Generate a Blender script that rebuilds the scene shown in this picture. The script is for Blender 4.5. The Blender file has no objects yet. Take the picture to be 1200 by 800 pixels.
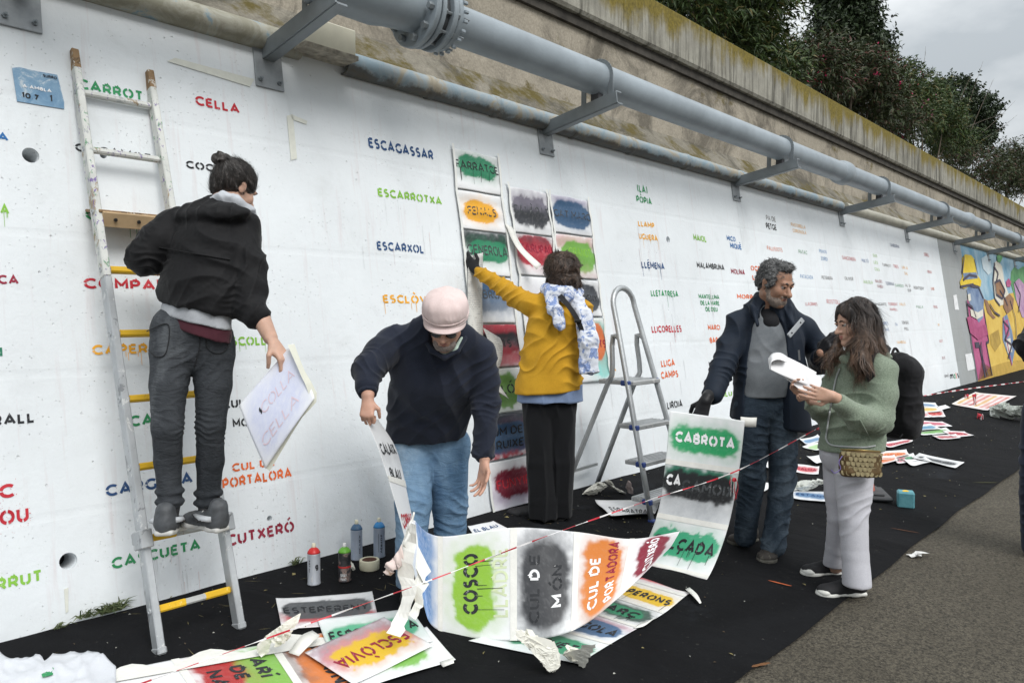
import bpy, bmesh, math, random
import numpy as np
from mathutils import Vector, Matrix
random.seed(7); RNG = np.random.default_rng(7)
SC = bpy.context.scene; COL = SC.collection
PI = math.pi
V3 = lambda *a: np.array(a if len(a) == 3 else a[0], dtype=float)
def nrm(a):
    a = np.asarray(a, float); return a / (np.linalg.norm(a) + 1e-12)

# ------------------------------------------------------------------ camera
# world: X runs along the retaining wall, Y points into it, Z is up
FOC = 887.0; EYE = 1.45
YAW = math.atan(828 / FOC); PIT = math.atan(29 / FOC)
Fh = V3(math.cos(YAW), math.sin(YAW), 0); RT = V3(math.sin(YAW), -math.cos(YAW), 0)
FW = V3(Fh[0] * math.cos(PIT), Fh[1] * math.cos(PIT), -math.sin(PIT))
UP = V3(Fh[0] * math.sin(PIT), Fh[1] * math.sin(PIT), math.cos(PIT))
CAM = V3(0, 0, EYE)
cd = bpy.data.cameras.new('camera'); cam = bpy.data.objects.new('camera', cd); COL.objects.link(cam)
cd.sensor_width = 36; cd.lens = FOC / 1200 * 36; cd.clip_end = 3000; cd.clip_start = 0.05
m = Matrix(((RT[0], UP[0], -FW[0], 0), (RT[1], UP[1], -FW[1], 0), (RT[2], UP[2], -FW[2], EYE), (0, 0, 0, 1)))
cam.matrix_world = m; SC.camera = cam
# ------------------------------------------------------------------ sky: overcast daylight
SUN_EL, SUN_AZ = math.radians(44), math.radians(-104)      # direction towards the sun in X/Y
sun_dir = V3(math.cos(SUN_EL) * math.cos(SUN_AZ), math.cos(SUN_EL) * math.sin(SUN_AZ), math.sin(SUN_EL))
W_ = bpy.data.worlds.new("World"); SC.world = W_; W_.use_nodes = True
nt = W_.node_tree; nt.nodes.clear()
def wn(t, **k):
    n = nt.nodes.new(t)
    for a, b in k.items(): setattr(n, a, b)
    return n
wo = wn('ShaderNodeOutputWorld'); wb = wn('ShaderNodeBackground'); wb.inputs[1].default_value = 0.12
sk = wn('ShaderNodeTexSky', sky_type='NISHITA'); sk.sun_disc = False; sk.sun_elevation = SUN_EL
sk.sun_rotation = PI / 2 - SUN_AZ
tc = wn('ShaderNodeTexCoord'); sx = wn('ShaderNodeSeparateXYZ'); nt.links.new(tc.outputs['Generated'], sx.inputs[0])
mp = wn('ShaderNodeMapping'); mp.inputs['Scale'].default_value = (1, 1, 2.2); nt.links.new(tc.outputs['Generated'], mp.inputs[0])
nz = wn('ShaderNodeTexNoise'); nz.inputs['Scale'].default_value = 2.9; nz.inputs['Detail'].default_value = 7; nz.inputs['Roughness'].default_value = 0.52
nt.links.new(mp.outputs[0], nz.inputs['Vector'])
cr = wn('ShaderNodeValToRGB'); cr.color_ramp.elements[0].position = 0.36; cr.color_ramp.elements[1].position = 0.66
cr.color_ramp.elements[0].color = (0.68, 0.73, 0.76, 1); cr.color_ramp.elements[1].color = (1.42, 1.45, 1.45, 1)
nt.links.new(nz.outputs[0], cr.inputs[0])
# CIE overcast law: radiance rises with (1 + 2 sin elevation) / 3
el = wn('ShaderNodeMath', operation='MULTIPLY_ADD'); el.inputs[1].default_value = 2.0; el.inputs[2].default_value = 1.0; el.use_clamp = False
mx0 = wn('ShaderNodeMath', operation='MAXIMUM'); mx0.inputs[1].default_value = 0.0
nt.links.new(sx.outputs[2], mx0.inputs[0]); nt.links.new(mx0.outputs[0], el.inputs[0])
sc_ = wn('ShaderNodeVectorMath', operation='SCALE'); nt.links.new(cr.outputs[0], sc_.inputs[0])
k3 = wn('ShaderNodeMath', operation='MULTIPLY'); k3.inputs[1].default_value = 2.5; nt.links.new(el.outputs[0], k3.inputs[0]); nt.links.new(k3.outputs[0], sc_.inputs['Scale'])
mixs = wn('ShaderNodeMix', data_type='RGBA'); mixs.inputs[0].default_value = 0.93
nt.links.new(sk.outputs[0], mixs.inputs[6]); nt.links.new(sc_.outputs[0], mixs.inputs[7])
nt.links.new(mixs.outputs[2], wb.inputs[0]); nt.links.new(wb.outputs[0], wo.inputs[0])
sl = bpy.data.lights.new('sun', 'SUN'); sl.energy = 1.25; sl.angle = math.radians(28); sl.color = (1, 0.975, 0.94)
so = bpy.data.objects.new('sun', sl); COL.objects.link(so)
so.rotation_euler = Vector(sun_dir).to_track_quat('Z', 'Y').to_euler(); so.location = (0, -5, 12)
SC.view_settings.view_transform = 'Standard'; SC.view_settings.look = 'None'
SC.view_settings.exposure = 0.76; SC.view_settings.gamma = 1
SC.cycles.max_bounces = 6; SC.cycles.diffuse_bounces = 3; SC.cycles.glossy_bounces = 2; SC.cycles.use_denoising = True

# ------------------------------------------------------------------ where things stand
Y0, SLOPE, BAT, WD = 1.37, 0.07, 0.16, 3.51      # sheet edge, cross fall, wall batter, wall distance
ZB = SLOPE * (WD - Y0)
def ray(u, v): return FW + (u - 600) / FOC * RT - (v - 400) / FOC * UP
def P(u, v, Z): return CAM + ray(u, v) * Z
def PY(u, v, Y):
    r = ray(u, v); return CAM + r * (Y / r[1])
def gz(y): return SLOPE * (y - Y0) if y > Y0 else 0.0
def G(u, v, h=0.0):
    r = ray(u, v); Z = (h - EYE) / r[2]
    if r[1] * Z <= Y0: return CAM + r * Z
    return CAM + r * ((EYE - h + SLOPE * Y0) / (SLOPE * r[1] - r[2]))
def Wl(u, v, off=0.0):
    r = ray(u, v); Z = (WD + BAT * (EYE - ZB) - off) / (r[1] - BAT * r[2]); return CAM + r * Z
WUP = nrm((0, BAT, 1)); WN = nrm((0, -1, BAT))
def dep(p): return float(np.dot(np.asarray(p) - CAM, FW))

# ------------------------------------------------------------------ objects
def tag(o, label=None, cat=None, group=None, kind=None):
    if label: o['label'] = label
    if cat: o['category'] = cat
    if group: o['group'] = group
    if kind: o['kind'] = kind
    return o
def link(name, me, parent=None, loc=None):
    o = bpy.data.objects.new(name, me); COL.objects.link(o)
    if parent is not None:
        o.parent = parent; o.matrix_parent_inverse = Matrix.Translation(-Vector(parent_world(parent)))
    if loc is not None: o.location = loc
    return o
def parent_world(p):      # every mesh is built in world coordinates: only a top-level Empty carries an offset
    return Vector(p.location) if p.parent is None else Vector((0, 0, 0))
def thing(name, label, cat, loc=(0, 0, 0), group=None):
    o = bpy.data.objects.new(name, None); COL.objects.link(o); o.location = [float(a) for a in loc]; o.empty_display_size = .1
    return tag(o, label, cat, group)
def mk(name, verts, faces, mats, parent=None, smooth=True, midx=None, uv=None, col=None, autos=None):
    me = bpy.data.meshes.new(name)
    verts = np.asarray(verts, dtype=np.float32).reshape(-1, 3)
    if isinstance(faces, np.ndarray) and faces.ndim == 2:
        n, k = faces.shape
        me.vertices.add(len(verts)); me.vertices.foreach_set('co', verts.ravel())
        me.loops.add(n * k); me.loops.foreach_set('vertex_index', faces.ravel().astype(np.int32))
        me.polygons.add(n); me.polygons.foreach_set('loop_start', np.arange(0, n * k, k, dtype=np.int32))
        me.update(calc_edges=True)
    else:
        me.from_pydata([tuple(map(float, v)) for v in verts], [], [tuple(f) for f in faces])
    if not isinstance(mats, (list, tuple)): mats = [mats]
    for mm in mats: me.materials.append(mm)
    me.polygons.foreach_set('use_smooth', [bool(smooth)] * len(me.polygons))
    if midx is not None: me.polygons.foreach_set('material_index', [int(i) for i in midx])
    if col is not None:
        a = me.color_attributes.new('Paint', 'FLOAT_COLOR', 'POINT')
        c = np.ones((len(verts), 4), np.float32); c[:, :3] = col; a.data.foreach_set('color', c.ravel())
    if autos is not None:
        try: me.set_sharp_from_angle(angle=autos)
        except Exception: pass
    me.validate(); me.update()
    return link(name, me, parent)
class MB:
    """collects shapes for ONE mesh"""
    def __init__(s): s.v = []; s.f = []; s.m = []; s.cm = 0
    def add(s, vs, fs):
        b = len(s.v); s.v += [tuple(map(float, x)) for x in vs]; s.f += [tuple(b + i for i in f) for f in fs]; s.m += [s.cm] * len(fs); return s
    def box(s, c, sz, ax=None, bev=0.0):
        ax = np.eye(3) if ax is None else np.asarray(ax, float); c = np.asarray(c, float); h = np.asarray(sz, float) / 2
        bv = min(bev, h.min() * .9)
        if bv <= 0:
            vs = [c + ax.T @ (h * np.array(q)) for q in [(-1,-1,-1),(1,-1,-1),(1,1,-1),(-1,1,-1),(-1,-1,1),(1,-1,1),(1,1,1),(-1,1,1)]]
            return s.add(vs, [(0,3,2,1),(4,5,6,7),(0,1,5,4),(1,2,6,5),(2,3,7,6),(3,0,4,7)])
        vs = []; idx = {}
        for sxx in (-1, 1):
            for sy in (-1, 1):
                for sz_ in (-1, 1):
                    for a in range(3):
                        q = np.array([sxx, sy, sz_], float) * (h - bv); q[a] = np.array([sxx, sy, sz_])[a] * h[a]
                        idx[(sxx, sy, sz_, a)] = len(vs); vs.append(c + ax.T @ q)
        fs = []
        for a in range(3):
            b, d = [(1, 2), (2, 0), (0, 1)][a]
            for sg in (-1, 1):
                ring = []
                for (p, q) in [(-1, -1), (1, -1), (1, 1), (-1, 1)]:
                    k = [0, 0, 0]; k[a] = sg; k[b] = p; k[d] = q; ring.append(idx[(k[0], k[1], k[2], a)])
                fs.append(tuple(ring) if sg > 0 else tuple(ring[::-1]))
        for a in range(3):       # edge faces along axis a
            b, d = [(1, 2), (2, 0), (0, 1)][a]
            for p in (-1, 1):
                for q in (-1, 1):
                    k1 = [0, 0, 0]; k1[a] = -1; k1[b] = p; k1[d] = q; k2 = list(k1); k2[a] = 1
                    r = [idx[(*k1, b)], idx[(*k2, b)], idx[(*k2, d)], idx[(*k1, d)]]
                    fs.append(tuple(r if p * q > 0 else r[::-1]))
        for k in [(x, y, z) for x in (-1, 1) for y in (-1, 1) for z in (-1, 1)]:
            r = [idx[(*k, 0)], idx[(*k, 1)], idx[(*k, 2)]]
            fs.append(tuple(r if k[0] * k[1] * k[2] > 0 else r[::-1]))
        return s.add(vs, fs)
    def bar(s, a, b, w, h, up=(0, 0, 1), bev=0.0):
        a = np.asarray(a, float); b = np.asarray(b, float); d = nrm(b - a); x = nrm(np.cross(up, d)); y = np.cross(d, x)
        return s.box((a + b) / 2, (w, h, np.linalg.norm(b - a)), np.array([x, y, d]), bev)
    def tube(s, pts, r, n=12, cap=True, flat=1.0, up=None):
        pts = [np.asarray(p, float) for p in pts]; k = len(pts)
        rs = r if hasattr(r, '__len__') else [r] * k
        b0 = len(s.v); t = nrm(pts[1] - pts[0]); x = nrm(np.cross(t, up if up is not None else ((0, 0, 1) if abs(t[2]) < .9 else (0, 1, 0)))); vs = []
        for i in range(k):
            t = nrm((pts[min(i + 1, k - 1)] - pts[max(i - 1, 0)])); x = nrm(x - t * np.dot(x, t)); y = np.cross(t, x)
            for j in range(n):
                a = 2 * PI * j / n; vs.append(pts[i] + rs[i] * (math.cos(a) * x + flat * math.sin(a) * y))
        fs = [(i * n + j, i * n + (j + 1) % n, (i + 1) * n + (j + 1) % n, (i + 1) * n + j) for i in range(k - 1) for j in range(n)]
        if cap: fs += [tuple(range(n))[::-1], tuple((k - 1) * n + j for j in range(n))]
        return s.add(vs, fs)
    def lathe(s, c, axis, prof, n=24, cap=True):
        axis = nrm(axis); return s.tube2(c, axis, prof, n, cap)
    def tube2(s, c, ax, prof, n, cap):
        c = np.asarray(c, float); x = nrm(np.cross(ax, (0, 0, 1) if abs(ax[2]) < .9 else (0, 1, 0))); y = np.cross(ax, x); vs = []
        for (r, h) in prof:
            for j in range(n):
                a = 2 * PI * j / n; vs.append(c + ax * h + r * (math.cos(a) * x + math.sin(a) * y))
        k = len(prof)
        fs = [(i * n + j, i * n + (j + 1) % n, (i + 1) * n + (j + 1) % n, (i + 1) * n + j) for i in range(k - 1) for j in range(n)]
        if cap: fs += [tuple(range(n))[::-1], tuple((k - 1) * n + j for j in range(n))]
        return s.add(vs, fs)
    def prism(s, pts, off):          # planar outline pushed along off
        n = len(pts); pts = [np.asarray(p, float) for p in pts]; off = np.asarray(off, float)
        return s.add(pts + [p + off for p in pts], [tuple(range(n))[::-1], tuple(range(n, 2 * n))] + [(i, (i + 1) % n, n + (i + 1) % n, n + i) for i in range(n)])
    def go(s, name, mat, parent=None, smooth=False, autos=None):
        o = mk(name, s.v, s.f, mat, parent, smooth, s.m, autos=autos)
        bm = bmesh.new(); bm.from_mesh(o.data); bmesh.ops.recalc_face_normals(bm, faces=bm.faces); bm.to_mesh(o.data); bm.free()
        return o
def crom(pts, n):
    pts = [np.asarray(p, float) for p in pts]; k = len(pts)
    ext = [2 * pts[0] - pts[1]] + pts + [2 * pts[-1] - pts[-2]]; out = []
    for q in np.linspace(0, k - 1, n):
        i = min(int(q), k - 2); t = q - i; a, b, c, d = ext[i:i + 4]
        out.append(.5 * ((2 * b) + (c - a) * t + (2 * a - 5 * b + 4 * c - d) * t * t + (3 * b - a - 3 * c + d) * t ** 3))
    return np.array(out)

# ------------------------------------------------------------------ materials
MATS = {}
class NT:
    def __init__(s, name):
        s.m = bpy.data.materials.new(name); s.m.use_nodes = True; s.t = s.m.node_tree; s.b = s.t.nodes['Principled BSDF']
        s.o = s.t.nodes.new('ShaderNodeTexCoord').outputs['Object']
    def n(s, t, **k):
        x = s.t.nodes.new(t)
        for a, b in k.items(): setattr(x, a, b)
        return x
    def l(s, a, b): s.t.links.new(a, b)
    def map(s, sc, vec=None, rot=(0, 0, 0)):
        x = s.n('ShaderNodeMapping'); x.inputs['Scale'].default_value = sc if hasattr(sc, '__len__') else (sc,) * 3; x.inputs['Rotation'].default_value = rot
        s.l(vec or s.o, x.inputs[0]); return x.outputs[0]
    def noise(s, sc=5, det=4, rough=.55, vec=None, dist=0):
        x = s.n('ShaderNodeTexNoise'); x.inputs['Scale'].default_value = sc; x.inputs['Detail'].default_value = det; x.inputs['Roughness'].default_value = rough
        x.inputs['Distortion'].default_value = dist; s.l(vec or s.o, x.inputs['Vector']); return x.outputs[0]
    def vor(s, sc=5, vec=None, feat='F1', out=0, rnd=1):
        x = s.n('ShaderNodeTexVoronoi', feature=feat); x.inputs['Scale'].default_value = sc; x.inputs['Randomness'].default_value = rnd; s.l(vec or s.o, x.inputs['Vector']); return x.outputs[out]
    def ramp(s, fac, stops):
        x = s.n('ShaderNodeValToRGB'); e = x.color_ramp.elements
        while len(e) < len(stops): e.new(.5)
        for i, (p, c) in enumerate(stops):
            e[i].position = p; e[i].color = (*(c if hasattr(c, '__len__') else (c,) * 3), 1)
        s.l(fac, x.inputs[0]); return x.outputs[0]
    def mix(s, f, a, b, mode='MIX'):
        x = s.n('ShaderNodeMix', data_type='RGBA', blend_type=mode)
        for i, q in ((0, f), (6, a), (7, b)):
            if hasattr(q, 'node'): s.l(q, x.inputs[i])
            elif i == 0: x.inputs[0].default_value = q
            else: x.inputs[i].default_value = (*q, 1)
        return x.outputs[2]
    def math(s, op, a, b=0, c=None):
        x = s.n('ShaderNodeMath', operation=op)
        for i, q in enumerate((a, b, c)):
            if q is None: continue
            if hasattr(q, 'node'): s.l(q, x.inputs[i])
            else: x.inputs[i].default_value = q
        return x.outputs[0]
    def bump(s, h, st=.3, d=.01, prev=None):
        x = s.n('ShaderNodeBump'); x.inputs['Strength'].default_value = st; x.inputs['Distance'].default_value = d
        s.l(h, x.inputs['Height'])
        if prev: s.l(prev, x.inputs['Normal'])
        s.l(x.outputs[0], s.b.inputs['Normal']); return x.outputs[0]
    def base(s, c, rough=.6, metal=0, spec=None):
        if hasattr(c, 'node'): s.l(c, s.b.inputs['Base Color'])
        else: s.b.inputs['Base Color'].default_value = (*c, 1)
        if hasattr(rough, 'node'): s.l(rough, s.b.inputs['Roughness'])
        else: s.b.inputs['Roughness'].default_value = rough
        s.b.inputs['Metallic'].default_value = metal
        if spec is not None: s.b.inputs['Specular IOR Level'].default_value = spec
        return s.m
def plain(name, c, rough=.6, metal=0, var=.12, sc=12, bump=.0, bsc=150, spec=None):
    if name in MATS: return MATS[name]
    t = NT(name); f = t.noise(sc, 5, .6)
    lo = tuple(max(0, x * (1 - var)) for x in c); hi = tuple(min(1, x * (1 + var)) for x in c)
    t.base(t.ramp(f, [(.3, lo), (.7, hi)]), rough, metal, spec)
    if bump: t.bump(t.noise(bsc, 3, .6), bump, .004)
    MATS[name] = t.m; return t.m
def fabric(name, c, var=.25, weave=700, bump=.35, rough=.9, fold=.0, c2=None, msc=6, mix=None, sheen=.1):
    if name in MATS: return MATS[name]
    t = NT(name); f = t.noise(msc, 6, .6, dist=.4); g = t.noise(160, 2, .7)
    lo = tuple(x * (1 - var) for x in c); hi = c2 or tuple(min(1, x * (1 + var)) for x in c)
    col = t.ramp(f, mix or [(.3, lo), (.7, hi)])
    col = t.mix(.14, col, t.ramp(g, [(.3, .25), (.7, .75)]), 'OVERLAY')
    t.base(col, rough, 0, .25); t.b.inputs['Sheen Weight'].default_value = sheen
    b1 = t.bump(t.noise(5, 3, .5), bump * .35, .03)
    t.bump(t.noise(weave, 2, .6), .25, .001, b1); MATS[name] = t.m; return t.m
def paint(name, c, wear=.0):
    """spray paint on the wall: slightly speckled flat colour"""
    k = 'paint_' + name
    if k in MATS: return MATS[k]
    t = NT(k); f = t.noise(60, 4, .75); g = t.noise(9, 3, .6)
    hi = tuple(min(1, x * 1.15 + .02) for x in c); lo = tuple(x * .85 for x in c)
    col = t.ramp(g, [(.3, lo), (.7, hi)])
    msk = t.ramp(f, [(.60 - wear * .2, 0.0), (.70, 1.0)])
    col = t.mix(msk, col, tuple(min(1, x * .5 + .38) for x in c)); t.base(col, .75, 0, .3); t.bump(f, .15, .003)
    MATS[k] = t.m; return t.m

# ------------------------------------------------------------------ signed distance modelling for bodies, clothes, hair
def vnoise(p, seed=0):
    """trilinear value noise, p (n,3) -> 0..1"""
    p = np.asarray(p); i = np.floor(p).astype(np.int64); f = p - i; f = f * f * (3 - 2 * f)
    def h(a):
        n = (a[:, 0] * 73856093) ^ (a[:, 1] * 19349663) ^ (a[:, 2] * 83492791) ^ (seed * 2654435761 & 0xffffffff)
        n = (n ^ (n >> 13)) * 1274126177; n = n & 0x7fffffff; n = ((n ^ (n >> 16)) * 2246822519) & 0x7fffffff
        return (n & 0xffff) / 65535.0
    r = 0
    for a in (0, 1):
        for b in (0, 1):
            for c in (0, 1):
                w = (f[:, 0] if a else 1 - f[:, 0]) * (f[:, 1] if b else 1 - f[:, 1]) * (f[:, 2] if c else 1 - f[:, 2])
                r = r + w * h(i + np.array([a, b, c]))
    return r
class SDF:
    def __init__(s, vox=.006, k=.02): s.vox = vox; s.k = k; s.pr = []
    def cone(s, a, b, ra, rb=None, k=None, flat=None, sub=False):
        """tapered limb; flat = (axis, ratio) squeezes the section along an axis"""
        s.pr.append(('c', V3(a), V3(b), ra, ra if rb is None else rb, s.k if k is None else k, flat, sub)); return s
    def ell(s, c, r, ax=None, k=None, sub=False):
        s.pr.append(('e', V3(c), V3(r), np.eye(3) if ax is None else np.asarray(ax, float), 0, s.k if k is None else k, None, sub)); return s
    def half(s, p, n, k=0.004):   # cut away everything on the side n points to
        s.pr.append(('h', V3(p), nrm(n), 0, 0, k, None, True)); return s
    def box(s, c, h, ax, k=.004, sub=False, rad=.0):
        s.pr.append(('b', V3(c), V3(h), np.asarray(ax, float), rad, k, None, sub)); return s
    def chain(s, pts, rs, **kw):
        for i in range(len(pts) - 1): s.cone(pts[i], pts[i + 1], rs[i], rs[i + 1], **kw)
        return s
    def mesh(s):
        lo = np.full(3, 1e9); hi = -lo
        for q in s.pr:
            if q[7] and True: continue
            if q[0] == 'c': r = max(q[3], q[4]) * (1.0 if q[6] is None or q[6][1] >= 1 else 1); a = np.minimum(q[1], q[2]) - r; b = np.maximum(q[1], q[2]) + r
            elif q[0] == 'e': r = q[2].max(); a = q[1] - r; b = q[1] + r
            else: r = np.linalg.norm(q[2]) + q[4]; a = q[1] - r; b = q[1] + r
            lo = np.minimum(lo, a); hi = np.maximum(hi, b)
        v = s.vox; lo = np.floor((lo - 4 * v) / v) * v; n = np.ceil((hi - lo + 4 * v) / v).astype(int) + 1
        D = np.full(n, .5, np.float32); axs = [lo[i] + np.arange(n[i]) * v for i in range(3)]
        for q in s.pr:
            typ, k = q[0], q[5]; mg = k + 3 * v + .01
            if typ == 'h': i0 = [0] * 3; i1 = list(n)
            else:
                if typ == 'c': r = max(q[3], q[4]) + mg; a = np.minimum(q[1], q[2]) - r; b = np.maximum(q[1], q[2]) + r
                elif typ == 'e': r = q[2].max() + mg; a = q[1] - r; b = q[1] + r
                else: r = np.linalg.norm(q[2]) + q[4] + mg; a = q[1] - r; b = q[1] + r
                i0 = [max(0, int((a[i] - lo[i]) / v)) for i in range(3)]; i1 = [min(n[i], int((b[i] - lo[i]) / v) + 2) for i in range(3)]
            if any(i1[i] <= i0[i] for i in range(3)): continue
            sl_ = tuple(slice(i0[i], i1[i]) for i in range(3))
            X, Y, Z = np.meshgrid(*[axs[i][sl_[i]].astype(np.float32) for i in range(3)], indexing='ij', sparse=True)
            if typ == 'c':
                A, B, ra, rb, _, flat = q[1:7]; d = B - A; L = float(d @ d) + 1e-12
                px, py, pz = X - A[0], Y - A[1], Z - A[2]
                t = np.clip((px * d[0] + py * d[1] + pz * d[2]) / L, 0, 1)
                px = px - t * d[0]; py = py - t * d[1]; pz = pz - t * d[2]
                if flat is None: dist = np.sqrt(px * px + py * py + pz * pz) - (ra + t * (rb - ra))
                else:
                    fa = nrm(flat[0]); kk = 1 / flat[1]; dn = px * fa[0] + py * fa[1] + pz * fa[2]
                    l2 = px * px + py * py + pz * pz; l = np.sqrt(l2 + (kk * kk - 1) * dn * dn); l2s = np.sqrt(l2) + 1e-9
                    dist = (l - (ra + t * (rb - ra))) * np.clip(l2s / (l + 1e-9), min(flat[1], 1), 1)
            elif typ == 'e':
                c, r, ax = q[1:4]; px, py, pz = X - c[0], Y - c[1], Z - c[2]
                e = [(px * ax[i][0] + py * ax[i][1] + pz * ax[i][2]) for i in range(3)]
                k0 = np.sqrt((e[0] / r[0]) ** 2 + (e[1] / r[1]) ** 2 + (e[2] / r[2]) ** 2); k1 = np.sqrt((e[0] / r[0] ** 2) ** 2 + (e[1] / r[1] ** 2) ** 2 + (e[2] / r[2] ** 2) ** 2)
                dist = k0 * (k0 - 1) / (k1 + 1e-9)
            elif typ == 'b':
                c, h, ax, rad = q[1:5]; px, py, pz = X - c[0], Y - c[1], Z - c[2]
                e = [np.abs(px * ax[i][0] + py * ax[i][1] + pz * ax[i][2]) - (h[i] - rad) for i in range(3)]
                dist = np.sqrt(sum(np.maximum(x, 0) ** 2 for x in e)) + np.minimum(np.maximum(np.maximum(e[0], e[1]), e[2]), 0) - rad
            else:
                dist = (X - q[1][0]) * q[2][0] + (Y - q[1][1]) * q[2][1] + (Z - q[1][2]) * q[2][2]; dist = -dist
            cur = D[sl_]
            if q[7]:
                h = np.maximum(k - np.abs(cur + dist), 0) / max(k, 1e-6); D[sl_] = np.maximum(cur, -dist) + h * h * k * .25
            else:
                h = np.maximum(k - np.abs(cur - dist), 0) / max(k, 1e-6); D[sl_] = np.minimum(cur, dist) - h * h * k * .25
        return surfnet(D, lo, v)
def surfnet(D, lo, v):
    n = D.shape; S = D < 0
    c = [S[a:n[0] - 1 + a, b:n[1] - 1 + b, e:n[2] - 1 + e] for a in (0, 1) for b in (0, 1) for e in (0, 1)]
    cnt = sum(x.astype(np.int8) for x in c); act = (cnt > 0) & (cnt < 8)
    ids = np.full(act.shape, -1, np.int64); idx = np.argwhere(act); ids[act] = np.arange(len(idx))
    acc = np.zeros((len(idx), 3)); num = np.zeros(len(idx))
    corners = [(a, b, e) for a in (0, 1) for b in (0, 1) for e in (0, 1)]
    val = {q: D[idx[:, 0] + q[0], idx[:, 1] + q[1], idx[:, 2] + q[2]].astype(float) for q in corners}
    for q in corners:
        for ax in range(3):
            if q[ax]: continue
            r = list(q); r[ax] = 1; r = tuple(r); a, b = val[q], val[r]; cross = (a < 0) != (b < 0)
            t = np.where(cross, a / np.where(cross, a - b, 1), 0); p = np.tile(np.array(q, float), (len(idx), 1)); p[:, ax] = t
            acc += p * cross[:, None]; num += cross
    vt = lo + (idx + acc / num[:, None]) * v
    faces = []
    for ax in range(3):
        o = [i for i in range(3) if i != ax]
        s0 = [slice(1, n[i] - 1) for i in range(3)]; s1 = list(s0); s0[ax] = slice(0, n[ax] - 1); s1[ax] = slice(1, n[ax])
        A = S[tuple(s0)]; B = S[tuple(s1)]; ch = A != B; e = np.argwhere(ch); fl = A[ch]
        e = e + np.array([0 if i == ax else 1 for i in range(3)])
        qd = []
        for (da, db) in ((-1, -1), (0, -1), (0, 0), (-1, 0)):
            w = e.copy(); w[:, o[0]] += da; w[:, o[1]] += db; qd.append(ids[w[:, 0], w[:, 1], w[:, 2]])
        qd = np.stack(qd, 1)
        if ax == 1: fl = ~fl
        qd[~fl] = qd[~fl][:, ::-1]; faces.append(qd)
    return vt, np.concatenate(faces)
def vnormals(vt, f):
    a = vt[f[:, 2]] - vt[f[:, 0]]; b = vt[f[:, 3]] - vt[f[:, 1]]; nn = np.cross(a, b); N = np.zeros_like(vt)
    for i in range(4): np.add.at(N, f[:, i], nn)
    return N / (np.linalg.norm(N, axis=1)[:, None] + 1e-12)
def relax(vt, f, it=1, lam=.5):
    for _ in range(it):
        A = np.zeros_like(vt); c = np.zeros(len(vt))
        for i in range(4):
            np.add.at(A, f[:, i], vt[f[:, (i + 1) % 4]] + vt[f[:, i - 1]]); np.add.at(c, f[:, i], 2)
        vt = vt + lam * (A / c[:, None] - vt)
    return vt
def folds(vt, N, amp, sc, seed=0, stretch=(1, 1, 1), ridge=True, ax=None, at=None, lo=.25):
    q = vt if ax is None else vt @ np.asarray(ax).T
    q = q * sc * np.asarray(stretch); w = vnoise(q * .5 + 7, seed + 5) * 1.6
    n = vnoise(q + w[:, None], seed)
    n2 = vnoise(q * 2.1 + w[:, None] * 2, seed + 1)
    h = (1 - np.abs(2 * n - 1)) ** 2 * .75 + n2 * .35 if ridge else n * .7 + n2 * .4
    if at is not None:      # creases gather round the joints named in at
        w_ = np.full(len(vt), lo)
        for (p, r) in at: w_ = np.maximum(w_, np.exp(-((vt - p) ** 2).sum(1) / (r * r)))
        h = (h - .45) * w_ + .45
    return vt + N * ((h - .45) * amp)[:, None]
def drape(vt, N, n, lam, amp, seed=0, at=None, lo=.3, warp=.9, sharp=1.4):
    """runs of near-parallel cloth folds whose crests cross the direction n"""
    n = nrm(n); w = vnoise(vt * (.55 / lam), seed) * 1.0 + vnoise(vt * (.22 / lam), seed + 1) * 1.6; ph = (vt @ n) / lam + w * warp * 1.6
    h = (1 - np.abs(np.sin(PI * ph))) ** sharp; patch = np.clip((vnoise(vt * (.35 / lam) + 3, seed + 2) - .35) * 3.2, 0, 1)
    wt = np.full(len(vt), lo)
    if at is not None:
        for (p, r) in at: wt = np.maximum(wt, np.exp(-((vt - p) ** 2).sum(1) / (r * r)))
    else: wt[:] = 1
    return vt + N * ((h - .35) * patch * wt * amp)[:, None]
def strands(name, o, mat, parent, n, flow, L=.05, w=.0014, lift=.15, curl=.0, seed=0, seg=5, off=.001, keep=None):
    """many fine hairs growing along the surface of a built hair mass"""
    r = np.random.default_rng(seed); nv = len(o.data.vertices); c = np.empty(nv * 3, np.float32); o.data.vertices.foreach_get('co', c); c = c.reshape(-1, 3).astype(float); N = np.empty(nv * 3, np.float32); o.data.vertices.foreach_get('normal', N); N = N.reshape(-1, 3).astype(float)
    k = r.integers(0, nv, n)
    if keep is not None: k = k[keep(c[k])]
    p = c[k] + N[k] * off; nn = N[k]; n = len(k); ph = r.uniform(0, 6.28, n); ln = L * r.uniform(.5, 1.4, n); rows = []
    for i in range(seg + 1):
        d = flow(p, nn); d = d - nn * (d * nn).sum(1)[:, None]; d = d / (np.linalg.norm(d, axis=1)[:, None] + 1e-9); s = np.cross(d, nn); ww = w * (1 - (i / seg) ** 2 * .85)
        q = p + s * (curl * np.sin(ph + i * 1.9))[:, None]; rows.append((q - s * ww / 2, q + s * ww / 2))
        p = p + (d + nn * (lift * (.3 + i / seg)) + r.normal(size=p.shape) * .10) * (ln / seg)[:, None]
    V = np.stack([x for ab in rows for x in ab], 1).reshape(-1, 3); b = np.arange(n)[:, None] * (2 * (seg + 1)); F = np.concatenate([b + np.array([2 * i, 2 * i + 1, 2 * i + 3, 2 * i + 2]) for i in range(seg)])
    q = mk(name, V, F, mat, parent, True); q['kind'] = 'stuff'; return q
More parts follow.
